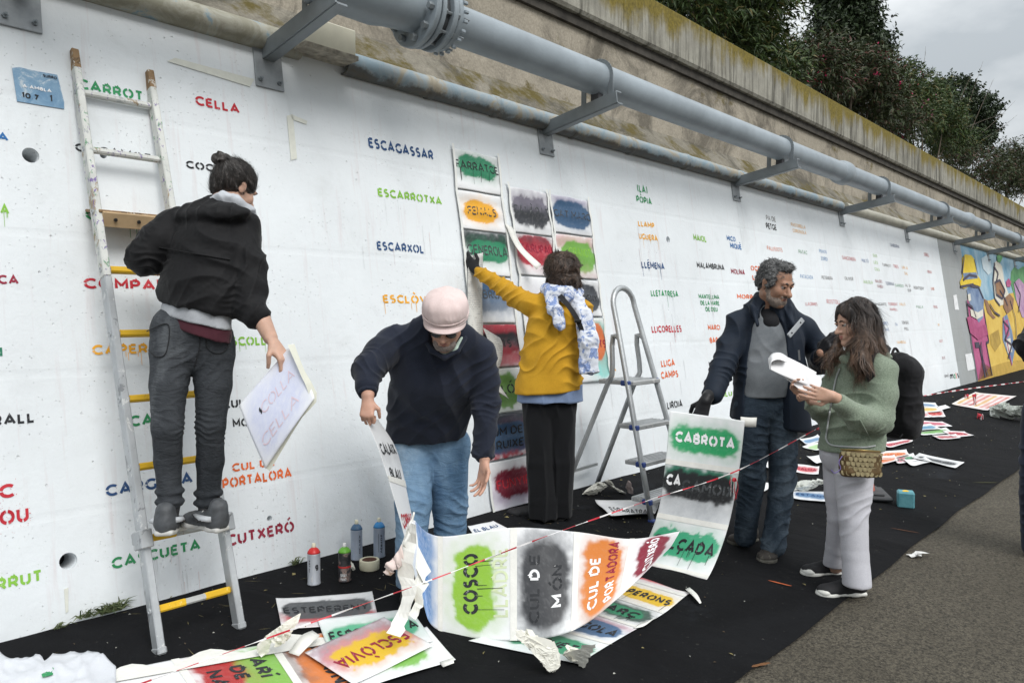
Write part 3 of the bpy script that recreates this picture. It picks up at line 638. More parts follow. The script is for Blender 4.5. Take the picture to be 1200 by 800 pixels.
WORDS = [ # text, baseline left px, right px, cap px, colour, extras
 ('CELLA', 229, 123, 281, 11, 'red', {}), ('COCO', 218, 197, 262, 9, 'black', {}), ('CARROT', 92, 104, 168, 12, 'green', dict(spray=60)), ('CACAMOT', 88, 177, 178, 9.5, 'black', {}),
 ('CALÇADA', 100, 257, 208, 11, 'green', dict(drips=9, spray=60)), ('COMPANO', 98, 338, 214, 12.5, 'red', dict(spray=90)), ('CAPERONS', 108, 416, 212, 12, 'amber', dict(drips=7)),
 ('CARÇ', 152, 500, 206, 13, 'green', dict(spray=50, drips=2)), ('CARGOLA', 124, 582, 226, 14, 'navy', dict(spray=60)), ('CASCUETA', 131, 667, 235, 13.5, 'green', {}),
 ('CUTXERÓ', 266, 640.5, 345, 14, 'dred', dict(spray=30)), ('CUL DE', 272, 553, 322, 10, 'orange', {}), ('PORTALORA', 261, 573, 342, 12.5, 'orange', {}), ('CUL DE', 261, 479, 308, 10.5, 'black', {}), ('MÓN', 273, 501, 300, 10, 'black', {}),
 ('COSCOLLA', 250, 406, 322, 11, 'lime', dict(drips=6)), ('A', -3, 164, 10, 9, 'blue', {}), ('LA', -8, 250, 11, 12, 'lime', dict(drips=5, spray=20)), ('TOCA', -28, 332, 22, 11, 'dred', dict(spray=30)),
 ('LI', -12, 419, 3, 13, 'dgreen', {}), ('CERRALL', -52, 503, 41, 13, 'black', {}), ('BEC', -38, 590, 17, 17, 'red', dict(spray=90)), ('NOU', -18, 619, 34, 18, 'red', dict(spray=120)), ('BARRUT', -38, 700, 50, 15, 'lime', {}),
 ('ESCAGASSAR', 432, 173, 508, 12, 'navy', {}), ('ESCARROTXA', 443, 230, 518, 10, 'lime', dict(wear=.6)), ('ESCARXOL', 442, 293, 497, 10.5, 'navy', {}), ('ESCLÒVIA', 449, 355, 513, 10, 'amber', dict(drips=5)),
 ('(LA)', 747, 225, 759, 9, 'green', {}), ('PÒPIA', 746, 237, 764, 8, 'green', {}), ('LLAMP', 748, 265, 767, 6.5, 'amber', {}), ('UGUERA', 749, 280, 771, 7, 'amber', dict(drips=3)),
 ('LLÉMENA', 752, 314, 779, 8, 'navy', dict(drips=4)), ('LLETATRESA', 763, 347, 795, 7.5, 'green', dict(drips=3)), ('LLICORELLES', 764, 390, 799, 8.5, 'red', dict(drips=2)), ('LLIGA', 775, 430, 791, 8.5, 'orange', {}),
 ('CAMPS', 775, 444, 795, 8.5, 'orange', {}), ('LLIROIA', 779, 480, 800, 9, 'black', {}), ('FREDA', 700, 437, 722, 6.5, 'amber', dict(drips=6)),
 ('MAIOL', 813, 282, 828, 7.5, 'lime', {}), ('MICO', 852, 282, 862, 6, 'blue', {}), ('MIQUÈ', 856, 291, 869, 6.5, 'blue', {}), ('MALAMBRUNA', 817, 314, 849, 7, 'black', {}), ('MOLINA', 857, 321, 873, 6.5, 'dred', {}),
 ('OCELL', 880, 317, 897, 6, 'orange', {}), ('LA', 882, 328, 890, 6, 'orange', {}), ('MANTELLINA', 819, 350, 843, 5.5, 'green', {}), ('DE LA MARE', 821, 357.5, 843, 5.5, 'green', {}), ('DE DEU', 827, 365, 841, 5.5, 'green', {}),
 ('MORRI', 864, 350, 884, 5.5, 'orange', {}), ('MARCI', 830, 387, 844, 6.5, 'orange', {}), ('BARCELÓ', 832, 402, 854, 6.5, 'orange', {}), ('MARTA', 831, 430, 850, 6, 'black', {}), ('MILU', 843, 466, 858, 6, 'lime', {}),
 ('PA DE', 898, 258, 909, 6.5, 'black', {}), ('PETGE', 898, 268, 910, 7, 'black', {}), ('PASTORELLA', 927, 265, 944, 4.5, 'amber', {}), ('COROSSOLA', 929, 272, 945, 4.5, 'amber', {}), ('PALLISSOTS', 899, 293, 917, 5.5, 'orange', {}),
 ('PATAC', 936, 297, 946, 5, 'green', {}), ('PEIXOS', 960, 296, 969, 4.5, 'sky', {}), ('JORDI', 962, 305, 970, 5, 'sky', {}), ('PATACADA', 938, 326, 953, 5, 'sky', {}), ('PETENERA', 963, 327, 976, 4.5, 'black', {}),
 ('SANGONERA', 987, 304, 1003, 5, 'red', {}), ('MULTÓ', 1010, 307, 1018, 4.5, 'blue', {}), ('OLIVER', 990, 328, 1000, 4.5, 'black', {}), ('SUS', 1023, 301, 1028, 4, 'lime', {}), ('LES', 1024, 309, 1029, 4, 'lime', {}), ('COLS', 1025, 317, 1031, 4, 'lime', {}),
 ('TUPINOT', 1034, 312, 1044, 4, 'grey', {}), ('TRES', 1047, 314, 1053, 4.5, 'red', {}), ('UN A', 1057, 315, 1064, 4, 'amber', {}), ('SAL', 1060, 322, 1064, 4, 'amber', {}), ('AULOLA', 1012, 332, 1023, 4.5, 'lime', {}),
 ('BALDES', 1026, 331, 1034, 4, 'dred', {}), ('SABEU', 1028, 337, 1035, 4, 'dred', {}), ('TERRINA', 1038, 334, 1048, 4.5, 'navy', {}), ('SARDO', 1049, 336, 1059, 4, 'green', {}), ('AL SI', 1061, 336, 1067, 4, 'black', {}), ('DOP', 1064, 342, 1068, 4, 'black', {}),
 ('MONTSENY', 1071, 339, 1083, 4.5, 'grey', {}), ('LLAGRIMES', 944, 358, 958, 4.5, 'red', {}), ('ROSTOLL', 969, 356, 985, 6, 'red', {}), ('UGARTE', 1029, 358, 1039, 4, 'black', {}), ('TORRENT', 1041, 358, 1052, 4, 'red', {}), ('MARELL', 1043, 364, 1052, 3.5, 'red', {}),
 ('VALLS', 1054, 358, 1061, 3.8, 'amber', {}), ('FULLA', 1074, 361, 1082, 3.6, 'green', {}), ('SERPES', 1033, 381, 1041, 4.5, 'blue', {}), ('A MAS', 1035, 388, 1042, 4, 'blue', {}), ('TA', 1049, 382, 1052, 4, 'blue', {}), ('TON BAS', 1057, 380, 1065, 4.5, 'black', {}), ('POLL', 1060, 387, 1065, 4, 'black', {}),
 ('TAMBORINA', 1043, 289, 1054, 4.5, 'navy', {}), ('TAMBOLL', 1051, 403, 1062, 3.8, 'amber', {}), ('SERRELL', 1083, 300, 1089, 4.5, 'red', {}), ('XINXA', 1087, 320, 1092, 4, 'red', {}), ('XARR', 1091, 340, 1095, 4, 'orange', {}), ('XIUL', 1094, 361, 1099, 3.8, 'red', {}), ('XI', 1099, 382, 1101, 3.5, 'amber', {}),
 ('XOT', 1101, 401.5, 1105, 3.8, 'red', {}), ('XUC', 1104, 421, 1108, 3.8, 'dred', {}), ('UNIÓ', 1107, 442.5, 1112, 4, 'black', {}),
]
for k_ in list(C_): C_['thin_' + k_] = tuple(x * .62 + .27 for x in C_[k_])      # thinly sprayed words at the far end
for (txt, u0, v0, u1, cap, col, ex) in WORDS:
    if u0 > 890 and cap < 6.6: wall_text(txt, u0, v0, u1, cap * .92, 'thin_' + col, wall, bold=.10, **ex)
    else: wall_text(txt, u0, v0, u1, cap, col, wall, **{'spray': 26 if u0 < 520 else 8, **ex})
for (ch, ua, ub, va, col) in (('m', 1113.6, 1117.6, 444.6, 'black'), ('o', 1118.2, 1120.0, 444, 'green'), ('t', 1120.5, 1121.8, 443.7, 'orange'), ('s', 1122.3, 1124.0, 443.3, 'black')): wall_text(ch, ua, va, ub, 9, col, wall, bold=.10)
# faded tape marks, drips of thin paint, weep marks on the wall
M_tape = plain('masking_tape', (.74, .72, .62), .6, var=.08, sc=30, bump=.2)
def wall_poly(name, pts, mat, parent, off=.003, th=.0015):
    m = MB(); m.prism([Wl(u, v, off) for u, v in pts], WN * th); return m.go(name, mat, parent)
M_tape2 = plain('old_tape', (.70, .71, .64), .7, var=.06, sc=30)
for pts in ([(196, 72), (205, 68), (298, 93), (293, 102)], [(336, 136), (343, 134), (348, 186), (341, 188)], [(341, 134), (360, 142), (359, 146), (342, 140)], [(75, 690), (80, 688), (80, 716), (77, 718)]): wall_poly('tape_remnant', pts, M_tape2, wall)
M_pdrip = plain('faint_drip', (.72, .64, .64), .8); M_pdrip2 = plain('faint_drip_dark', (.66, .68, .69), .8)
rr = random.Random(4)
mdr = MB()
for _ in range(70):
    cl = rr.choice([(200, 665, 40, 60), (770, 330, 30, 150), (690, 440, 30, 120), (795, 400, 20, 120), (870, 340, 60, 60), (240, 690, 30, 20), (460, 250, 60, 80), (1075, 370, 20, 60)])
    u = cl[0] + rr.uniform(-1, 1) * cl[2]; v = cl[1] + rr.uniform(-.5, .5) * cl[3]; L = rr.uniform(10, 55); w = rr.uniform(.15, .4)
    a = Wl(u, v, .0035); b = a - WUP * (L / FOC * dep(a)); ww = w / FOC * dep(a); mdr.cm = rr.choice([0, 1]); mdr.add([a - V3(ww, 0, 0), a + V3(ww, 0, 0), b + V3(ww * .5, 0, 0), b - V3(ww * .5, 0, 0)], [(0, 1, 2, 3)])
tag(mdr.go('paint_drips', [M_pdrip, M_pdrip2], wall), kind='stuff')
for (u_, v_) in ((969, 300), (872, 300), (1043, 300), (1085, 300)):      # joints between wall pours
    p_ = Wl(u_, v_); x_ = p_[0]; m = MB(); a_ = V3(x_, wy(ZB), ZB); b_ = V3(x_, wy(ZT - .02), ZT - .02); rr_ = random.Random(int(u_)); pts = [a_ + (b_ - a_) * t_ + V3(rr_.uniform(-.003, .003), 0, 0) + WN * .0015 for t_ in np.linspace(0, 1, 26)]
    for p0, p1 in zip(pts[:-1], pts[1:]):
        if rr_.random() < .8: w_ = rr_.uniform(.0012, .003); m.add([p0 - V3(w_, 0, 0), p0 + V3(w_, 0, 0), p1 + V3(w_, 0, 0), p1 - V3(w_, 0, 0)], [(0, 1, 2, 3)])
    o_ = m.go('pour_joint', plain('joint_line', (.56, .59, .60), .9), wall); o_['kind'] = 'stuff'
# blue poster
po = thing('poster', 'small torn blue poster pasted on the white wall at upper left', 'poster', Wl(45, 104))
tp = NT('poster_blue'); tcol = tp.ramp(tp.noise(14, 7, .75, dist=.6), [(.40, (.14, .27, .42)), (.56, (.22, .36, .50)), (.66, (.55, .62, .66)), (.74, (.05, .06, .08))]); tp.base(tcol, .7)
wall_poly('sheet', [(14, 80), (22, 79), (44, 84), (67, 88), (75, 120), (75, 128), (50, 124), (20, 119), (17, 100)], tp.m, po, .003, .002)
for (txt, a, b, c, h, cc) in (('10.7', 25, 115, 45, 6.5, 'black'), ('A AMBLA', 26, 103, 60, 4, 'white'), ('SURRO', 50, 91, 66, 3.5, 'black'), ('1', 58, 120, 61, 8, 'black')): wall_text(txt, a, b, c, h, cc, po, lift=.007, name='printed_line', bold=.12)

# ------------------------------------------------------------------ mural on the far wall
mural = thing('mural_wall', 'far wall painted with a colourful mural of figures in a yellow field', 'wall', (20, WD, ZB))
def mural_mat(name, c, c2=None, sc=3):
    t = NT(name); t.base(t.ramp(t.noise(sc, 6, .65, dist=.5), [(.35, c), (.65, c2 or tuple(x * 1.25 for x in c))]), .75); t.bump(t.noise(30, 5, .7), .4, .005); return t.m
seg_wall('blue_face', X_M + .002, X_R, mural_mat('mural_sky', (.12, .30, .44), (.38, .52, .60), 1.2), mural)
mur_y = mural_mat('mural_yellow', (.58, .36, .05), (.72, .52, .12), 1.5); mur_p = mural_mat('mural_magenta', (.36, .06, .17), (.50, .13, .26)); mur_b = mural_mat('mural_blue', (.10, .16, .30), (.26, .34, .46))
mur_h = mural_mat('mural_hat', (.66, .46, .02), (.78, .60, .06)); mur_k = plain('mural_line', (.05, .04, .07)); mur_w = mural_mat('mural_cream', (.60, .56, .46), (.72, .70, .62)); mur_g = mural_mat('mural_green', (.06, .22, .09), (.14, .34, .14)); mur_br = mural_mat('mural_brown', (.20, .10, .06), (.32, .18, .09))
def mpoly(name, pts, mat, k): return wall_poly(name, pts, mat, mural, .002 + .004 * k, .002)
def mline(pts, w, k, mat=None):
    m = MB()
    for (a, b) in zip(pts[:-1], pts[1:]):
        A = Wl(*a, .003 + .004 * k); B_ = Wl(*b, .003 + .004 * k); d = nrm(B_ - A); n = np.cross(WN, d) * w / 2; m.add([A - n, A + n, B_ + n, B_ - n], [(0, 1, 2, 3)])
    return m.go('painted_line', mat or mur_k, mural)
mpoly('painted_field', [(1140, 352), (1160, 352), (1178, 345), (1200, 340), (1260, 335), (1260, 418), (1200, 434), (1146, 447)], mur_y, 0)
mpoly('painted_bush', [(1184, 330), (1185, 318), (1189, 312), (1193, 316), (1199, 312), (1215, 318), (1220, 352), (1200, 356), (1190, 352)], mur_g, 1)
mpoly('painted_coat', [(1133, 352), (1138, 348), (1148, 350), (1153, 362), (1158, 392), (1159, 400), (1156, 402), (1163, 440), (1146, 446), (1139, 402), (1135, 372)], mur_p, 1)
mpoly('painted_face_shape', [(1133, 340), (1137, 335), (1147, 336), (1153, 350), (1152, 372), (1147, 378), (1141, 368), (1135, 352)], mur_b, 2)
mpoly('painted_hat', [(1128, 302), (1131, 298), (1138, 299), (1142, 304), (1145, 322), (1150, 329), (1149, 336), (1141, 333), (1130, 338), (1126, 337), (1125, 330), (1128, 325)], mur_h, 3)
mpoly('hat_band', [(1128.5, 320), (1144, 319), (1146, 326), (1129.5, 328)], mur_b, 4)
mline([(1143, 404), (1148, 404), (1155, 442)], .12, 4); mline([(1133, 352), (1139, 402), (1146, 446)], .06, 4); mline([(1153, 362), (1159, 400), (1156, 402), (1163, 440)], .06, 4)
mpoly('painted_eye', [(1134, 345), (1137, 344), (1138, 352), (1135, 353)], mur_w, 4)
mpoly('painted_cow', [(1165, 308), (1169, 305), (1174, 312), (1177, 330), (1182, 345), (1180, 356), (1172, 358), (1166, 350), (1164, 330)], mur_w, 2)
mpoly('painted_barrel', [(1166, 330), (1172, 328), (1178, 340), (1175, 350), (1168, 345)], mur_br, 3)
mpoly('painted_arm', [(1153, 350), (1157, 352), (1163, 368), (1167, 372), (1164, 374), (1157, 366)], mur_br, 2)
mpoly('painted_bundle', [(1175, 372), (1180, 368), (1186, 388), (1189, 410), (1186, 428), (1181, 415), (1175, 398)], mur_b, 2)
mpoly('painted_ribbon', [(1177, 376), (1181, 374), (1183, 392), (1180, 396)], mur_p, 3); mpoly('painted_patch', [(1178, 398), (1184, 396), (1186, 412), (1181, 414)], mur_w, 3)
mpoly('painted_shadow_patch', [(1160, 392), (1170, 386), (1173, 402), (1166, 412), (1161, 404)], mural_mat('mural_ochre', (.34, .22, .04), (.48, .32, .06), 5), 1)
mpoly('painted_robe', [(1188, 332), (1194, 326), (1201, 334), (1207, 372), (1198, 372), (1191, 352)], mural_mat('mural_lilac', (.34, .18, .34), (.50, .34, .46)), 3)
mline([(1166, 308), (1164, 330), (1166, 350), (1172, 358)], .06, 4); mline([(1176, 372), (1180, 400), (1186, 428)], .08, 4, mur_p)
for a_ in ((1130, 300, 1128, 320), (1142, 304, 1146, 322), (1126, 336, 1141, 333)): mline([(a_[0], a_[1]), (a_[2], a_[3])], .05, 5)
mpoly('painted_cloud', [(1150, 303), (1156, 299), (1161, 306), (1163, 318), (1158, 322), (1152, 315)], mural_mat('mural_cloud', (.48, .60, .66), (.66, .72, .74), 2), 1)
mpoly('painted_sleeve', [(1133, 372), (1137, 370), (1145, 384), (1155, 380), (1158, 392), (1146, 398), (1137, 390)], mural_mat('mural_deep_pink', (.30, .04, .13), (.42, .09, .2)), 5)
mpoly('painted_scarf', [(1137, 362), (1146, 366), (1152, 362), (1152, 370), (1145, 374), (1138, 370)], mur_w, 5)
mpoly('painted_bird', [(1168, 300), (1172, 297), (1175, 302), (1172, 308), (1169, 307)], mur_g, 4); mpoly('painted_dog', [(1176, 350), (1183, 344), (1188, 350), (1187, 362), (1180, 368), (1176, 360)], mur_br, 3)
mpoly('painted_flower', [(1179, 330), (1182, 326), (1185, 330), (1184, 336), (1180, 336)], mur_p, 3); mpoly('painted_hill', [(1146, 447), (1150, 424), (1160, 430), (1178, 424), (1200, 421), (1260, 405), (1260, 418), (1200, 434)], mural_mat('mural_dark_ochre', (.40, .26, .04), (.56, .36, .07), 3), 1)
for ln_ in ([(1138, 335), (1147, 336), (1153, 350)], [(1134, 356), (1140, 360), (1144, 372)], [(1165, 312), (1170, 320), (1168, 330)], [(1172, 340), (1178, 350), (1181, 358)], [(1184, 352), (1190, 372), (1192, 400)], [(1150, 400), (1152, 420), (1158, 440)], [(1160, 356), (1166, 366), (1172, 370)], [(1176, 376), (1183, 384), (1178, 398), (1186, 404), (1182, 420)], [(1129, 328), (1136, 322), (1145, 324)], [(1189, 330), (1196, 345), (1194, 366)], [(1166, 331), (1172, 328), (1178, 340), (1175, 350), (1168, 345), (1166, 331)]): mline(ln_, .055, 6)
# bare strip of grass stains at the far foot
# ------------------------------------------------------------------ pipes
M_pipe = plain('grey_pipe_paint', (.26, .30, .33), .40, var=.14, sc=3.5, bump=.2, bsc=60, spec=.4)
M_steel = plain('bracket_steel', (.21, .235, .25), .48, .3, var=.12, sc=8, bump=.1, bsc=80)
M_plate = plain('galvanised_plate', (.30, .32, .335), .5, .35, var=.22, sc=10, bump=.2, bsc=40)
YP = 3.43; ZP = z_at(YP, 700, 93); RP = .118
pipe = thing('water_pipe', 'big grey painted water pipe carried on brackets above the wall', 'pipe', (4, YP, ZP))
mpi = MB(); mpi.tube([(2.9, YP, ZP), (46, YP, ZP)], RP, 40); mpi.go('pipe_run', M_pipe, pipe, True, math.radians(40))
def xat(u, Y, z):
    lo, hi = .2, 60
    for _ in range(50):
        mid = (lo + hi) / 2; d = V3(mid, Y, z) - CAM
        if 600 + FOC * (d @ RT) / (d @ FW) < u: lo = mid
        else: hi = mid
    return lo
for u_ in (988, 1133):
    xc = xat(u_, YP, ZP); m = MB(); m.lathe((xc, YP, ZP), (1, 0, 0), [(RP, -.16), (RP + .02, -.12), (RP + .026, -.06), (RP + .026, .04), (RP + .008, .08), (RP, .1)], 36, False); m.go('socket_collar', M_pipe, pipe, True)
xf = xat(489, YP, ZP)
mv = MB(); mv.lathe((xf, YP, ZP), (1, 0, 0), [(RP, -3), (RP, -.78), (RP + .045, -.68), (RP + .045, -.30), (RP + .03, -.22), (RP + .015, -.05), (RP + .01, .0)], 40, False)
mv.go('coupling_body', M_pipe, pipe, True)
for k_, (dx, rr_, th) in enumerate([(-.03, .215, .035), (.025, .205, .03), (.115, .20, .035), (.165, .185, .04)]):
    m = MB(); m.lathe((xf + dx, YP, ZP), (1, 0, 0), [(RP, 0), (rr_ - .006, 0), (rr_, .006), (rr_, th - .006), (rr_ - .006, th), (RP, th)], 44, False); m.go('flange_ring', M_pipe, pipe, True, math.radians(30))
mm_ = MB(); mm_.lathe((xf + .06, YP, ZP), (1, 0, 0), [(.16, 0), (.16, .06)], 32); mm_.go('gasket', plain('rubber', (.06, .065, .07), .7), pipe, True)
for k_ in range(10):
    a = 2 * PI * (k_ + .3) / 10; c = V3(0, math.cos(a), math.sin(a)) * .172 + V3(xf, YP, ZP); m = MB()
    m.lathe(c, (1, 0, 0), [(.019, -.062), (.021, -.056), (.021, -.032), (.010, -.032), (.010, .056), (.019, .056), (.019, .074), (.009, .074), (.009, .15), (.019, .15), (.019, .17), (.008, .17), (.008, .25)], 6); m.go('bolt', M_steel, pipe)
for k_ in range(22):
    a = 2 * PI * k_ / 22; c = V3(0, math.cos(a), math.sin(a)) * .19 + V3(xf + .212, YP, ZP); m = MB(); m.box(c, (.03, .02, .02), bev=.004); m.go('lug', M_pipe, pipe)
# narrow pipe lying on the ledge
YS = 3.93; ZS = z_at(YS, 500, 102); RS = .072
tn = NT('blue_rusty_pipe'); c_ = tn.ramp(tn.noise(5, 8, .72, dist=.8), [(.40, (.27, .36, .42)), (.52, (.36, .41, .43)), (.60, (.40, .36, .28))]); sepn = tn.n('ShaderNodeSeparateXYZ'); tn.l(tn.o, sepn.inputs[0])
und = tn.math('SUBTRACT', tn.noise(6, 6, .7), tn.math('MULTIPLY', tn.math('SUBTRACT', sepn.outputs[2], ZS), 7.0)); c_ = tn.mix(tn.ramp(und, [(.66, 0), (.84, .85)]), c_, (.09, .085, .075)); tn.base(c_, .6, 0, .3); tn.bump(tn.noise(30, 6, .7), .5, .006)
to = NT('beige_old_pipe'); c_ = to.ramp(to.noise(6, 8, .72, dist=.8), [(.42, (.28, .27, .21)), (.56, (.40, .39, .33)), (.64, (.22, .32, .38)), (.72, (.12, .11, .09))]); to.base(c_, .6, 0, .3); to.bump(to.noise(30, 6, .7), .4, .006)
sp = thing('narrow_pipe', 'narrow blue rust-stained pipe running under the big grey pipe', 'pipe', (6, YS, ZS))
xs0 = xat(402, YS, ZS); xs1 = xat(984, YS, ZS)
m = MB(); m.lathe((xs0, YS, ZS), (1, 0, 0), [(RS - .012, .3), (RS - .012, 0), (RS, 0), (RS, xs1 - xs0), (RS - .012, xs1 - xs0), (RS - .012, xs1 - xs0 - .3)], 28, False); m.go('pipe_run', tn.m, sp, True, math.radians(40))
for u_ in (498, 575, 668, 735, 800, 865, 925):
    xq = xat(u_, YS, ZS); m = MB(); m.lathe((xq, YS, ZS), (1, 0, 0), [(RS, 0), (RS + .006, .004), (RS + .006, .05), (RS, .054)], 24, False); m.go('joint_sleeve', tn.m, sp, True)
ow = thing('old_beige_pipe', 'short beige and blue peeling pipe at top left above the ladder', 'pipe', (1.5, YS, ZS + .02))
m = MB(); m.tube([(-4, YS + .02, ZS + .02), (xat(352, YS, ZS), YS + .02, ZS + .02)], RS, 26); m.go('pipe_run', to.m, ow, True, math.radians(40))
fp = thing('pale_far_pipe', 'pale pipe on the ledge above the far end of the wall', 'pipe', (15, YS, ZS))
m = MB(); m.tube([(xs1 + .3, YS + .05, ZS + .02), (46, YS + .05, ZS + .02)], RS * 1.1, 22); m.go('pipe_run', plain('pale_pipe', (.40, .39, .33), .6, var=.2, sc=5), fp, True, math.radians(40))
jb = thing('junction_box', 'cream box on the ledge behind the first full bracket', 'box', PY(378, 55, 3.93))
cb = PY(380, 52, 3.86); m = MB(); m.box(cb + V3(.0, 0, .03), (.34, .15, .15), bev=.006); m.go('box_body', plain('cream_box', (.66, .64, .52), .5, var=.05), jb)
m = MB(); m.box(cb + V3(.0, -.005, -.06), (.36, .17, .028), bev=.003); m.go('base_rail', plain('dirty_rail', (.35, .32, .26), .7, var=.5, sc=20), jb)
# brackets
def bracket(u_plate, v_plate, label):
    w = Wl(u_plate, v_plate); x = w[0]; d = WN; w = V3(x, wy(w[2]), w[2])
    t = thing('pipe_bracket', label, 'bracket', w, 'steel brackets carrying the pipe along the wall'); ax = np.array([(1, 0, 0), -WUP, WN])   # x, down the wall, outward
    m = MB(); m.box(w + WN * .008 - WUP * .06, (.17, .30, .012), ax, .002); m.go('wall_plate', M_plate, t)
    L = .72; a = w + WN * .014; e = a + WN * L
    m = MB(); c0 = (a + e) / 2
    m.box(c0 + V3(-.03, 0, 0), (.010, .088, L), ax); m.box(c0 + V3(.006, 0, 0) + WUP * .044, (.062, .010, L + .001), ax); m.box(c0 + V3(.006, 0, 0) - WUP * .044, (.062, .010, L + .001), ax); m.go('channel_beam', M_steel, t)
    for (dx, dy) in ((-.06, -.17), (.055, -.17), (-.06, .06), (.055, .06)):
        m = MB(); p_ = w + V3(dx, 0, 0) + WUP * dy + WN * .014; m.lathe(p_, WN, [(.013, 0), (.013, .012), (.006, .012), (.006, .03)], 6); m.go('anchor_bolt', M_steel, t)
    # strap over the pipe, down to the beam
    pts = []; top = [(YP + (RP + .006) * math.cos(q), ZP + (RP + .006) * math.sin(q)) for q in np.linspace(-.15, PI + .15, 18)]
    zb1 = lambda y: w[2] + (w[1] - y) * BAT + .045
    pts = [(YP + RP + .006, zb1(YP + RP))] + top + [(YP - RP - .006, zb1(YP - RP))]
    m = MB()
    for (p0, p1) in zip(pts[:-1], pts[1:]):
        A = V3(x, p0[0], p0[1]); B_ = V3(x, p1[0], p1[1])
        if np.linalg.norm(B_ - A) > 1e-4: m.bar(A, B_, .045, .006, up=(1, 0, 0))
    m.go('pipe_strap', M_steel, t)
    m = MB(); zc = zb1(YP); m.box((x, YP, (zc + ZP - RP) / 2), (.06, .07, max(.02, ZP - RP - zc + .03))); m.go('saddle', plain('dark_saddle', (.05, .05, .055), .7), t)
    return t
for k_, (u_, lab) in enumerate([(20, 'steel pipe bracket at the top left corner of the wall'), (312, 'big steel pipe bracket beside the cream box above the word CELLA'), (637, 'steel pipe bracket above the taped stencils'), (860, 'steel pipe bracket above the grey-haired man'),
    (984, 'steel pipe bracket where the narrow blue pipe ends'), (1061, 'steel pipe bracket over the far end of the white wall'), (1117, 'steel pipe bracket over the bare grey bay'), (1157, 'steel pipe bracket above the mural figure with yellow hat'), (1188, 'farthest steel pipe bracket in view, above the mural')]):
    # plate centre sits at one height on the wall
    z_ = 2.93; xx_ = xat(u_, wy(z_), z_); d_ = V3(xx_, wy(z_), z_) - CAM; zz = d_ @ FW
    bracket(600 + FOC * (d_ @ RT) / zz, 400 - FOC * (d_ @ UP) / zz, lab)
# ------------------------------------------------------------------ vegetation above the parapet
def leaf_mat(name, c1, c2, dead=None):
    t = NT(name); rnd = t.n('ShaderNodeNewGeometry').outputs['Random Per Island']
    st = [(.0, c1), (.8, c2)] + ([(.93, dead)] if dead else []); t.base(t.ramp(rnd, st), .5, 0, .35); return t.m
L_ole = leaf_mat('oleander_leaf', (.020, .042, .013), (.075, .120, .032), (.15, .13, .045)); L_drk = leaf_mat('dark_leaf', (.015, .028, .012), (.036, .058, .022)); L_mid = leaf_mat('mid_leaf', (.024, .036, .014), (.058, .078, .028), (.11, .05, .04))
F_mag = plain('magenta_blossom', (.55, .03, .13), .6, var=.3); F_pink = plain('pink_blossom', (.72, .20, .38), .6, var=.2); M_bark = plain('bark', (.09, .07, .05), .9, var=.3)
def crown(name, blobs, n_twig, per, ln, wd, mat, parent, seed, upb=.5, flowers=None):
    r = np.random.default_rng(seed); V = []; B = np.array([b[0] for b in blobs]); S = np.array([b[1] for b in blobs])
    vol = (S[:, 0] * S[:, 1] * S[:, 2]) ** (2 / 3); pk = r.choice(len(blobs), n_twig, p=vol / vol.sum())
    d = r.normal(size=(n_twig, 3)); d /= np.linalg.norm(d, axis=1)[:, None]; rad = r.uniform(.25, 1.0, n_twig) ** .45 * (1 + .22 * r.normal(size=n_twig))
    org = B[pk] + d * S[pk] * rad[:, None]
    hole = vnoise(org * 2.3, seed) + .35 * vnoise(org * 6, seed + 3); keep = hole > .33; org = org[keep]; d = d[keep]
    tw = d * .8 + np.array([0, 0, upb]) + r.normal(size=d.shape) * .45; tw /= np.linalg.norm(tw, axis=1)[:, None]
    n = len(org); o = np.repeat(org, per, 0); T = np.repeat(tw, per, 0); a = r.uniform(0, 1, n * per)
    side = r.normal(size=o.shape); side -= T * (side * T).sum(1)[:, None]; side /= np.linalg.norm(side, axis=1)[:, None]
    base = o + T * (a * ln * 2.2)[:, None]; dirn = T * .55 + side * r.uniform(.5, 1.0, n * per)[:, None]; dirn[:, 2] -= r.uniform(0, .35, n * per); dirn /= np.linalg.norm(dirn, axis=1)[:, None]
    w = np.cross(dirn, r.normal(size=o.shape)); w /= np.linalg.norm(w, axis=1)[:, None]
    L = (ln * r.uniform(.6, 1.25, n * per))[:, None]; Wd = wd * L / ln
    mid = base + dirn * L * .45 + np.array([0, 0, .012]); tip = base + dirn * L + np.array([0, 0, -.015])
    V = np.stack([base, mid + w * Wd * .5, tip, mid - w * Wd * .5], 1).reshape(-1, 3); F = np.arange(len(V)).reshape(-1, 4)
    o_ = mk(name, V, F, mat, parent, False); o_['kind'] = 'stuff'
    if flowers:
        fm, nf, fs, fc = flowers
        fb = MB()
        for _ in range(nf):
            i = r.integers(0, n); p = org[i] + tw[i] * ln * 1.5
            if fc is not None and np.linalg.norm(p - fc[0]) > fc[1]: continue
            for q in range(6):
                e = nrm(r.normal(size=3)) * fs * r.uniform(.5, 1); g = nrm(np.cross(e, r.normal(size=3))) * fs * .5; c = p + r.normal(size=3) * fs * .9
                fb.add([c, c + e * .5 + g, c + e, c + e * .5 - g], [(0, 1, 2, 3)])
        if fb.v: q_ = fb.go('blossoms', fm, parent); q_['kind'] = 'stuff'
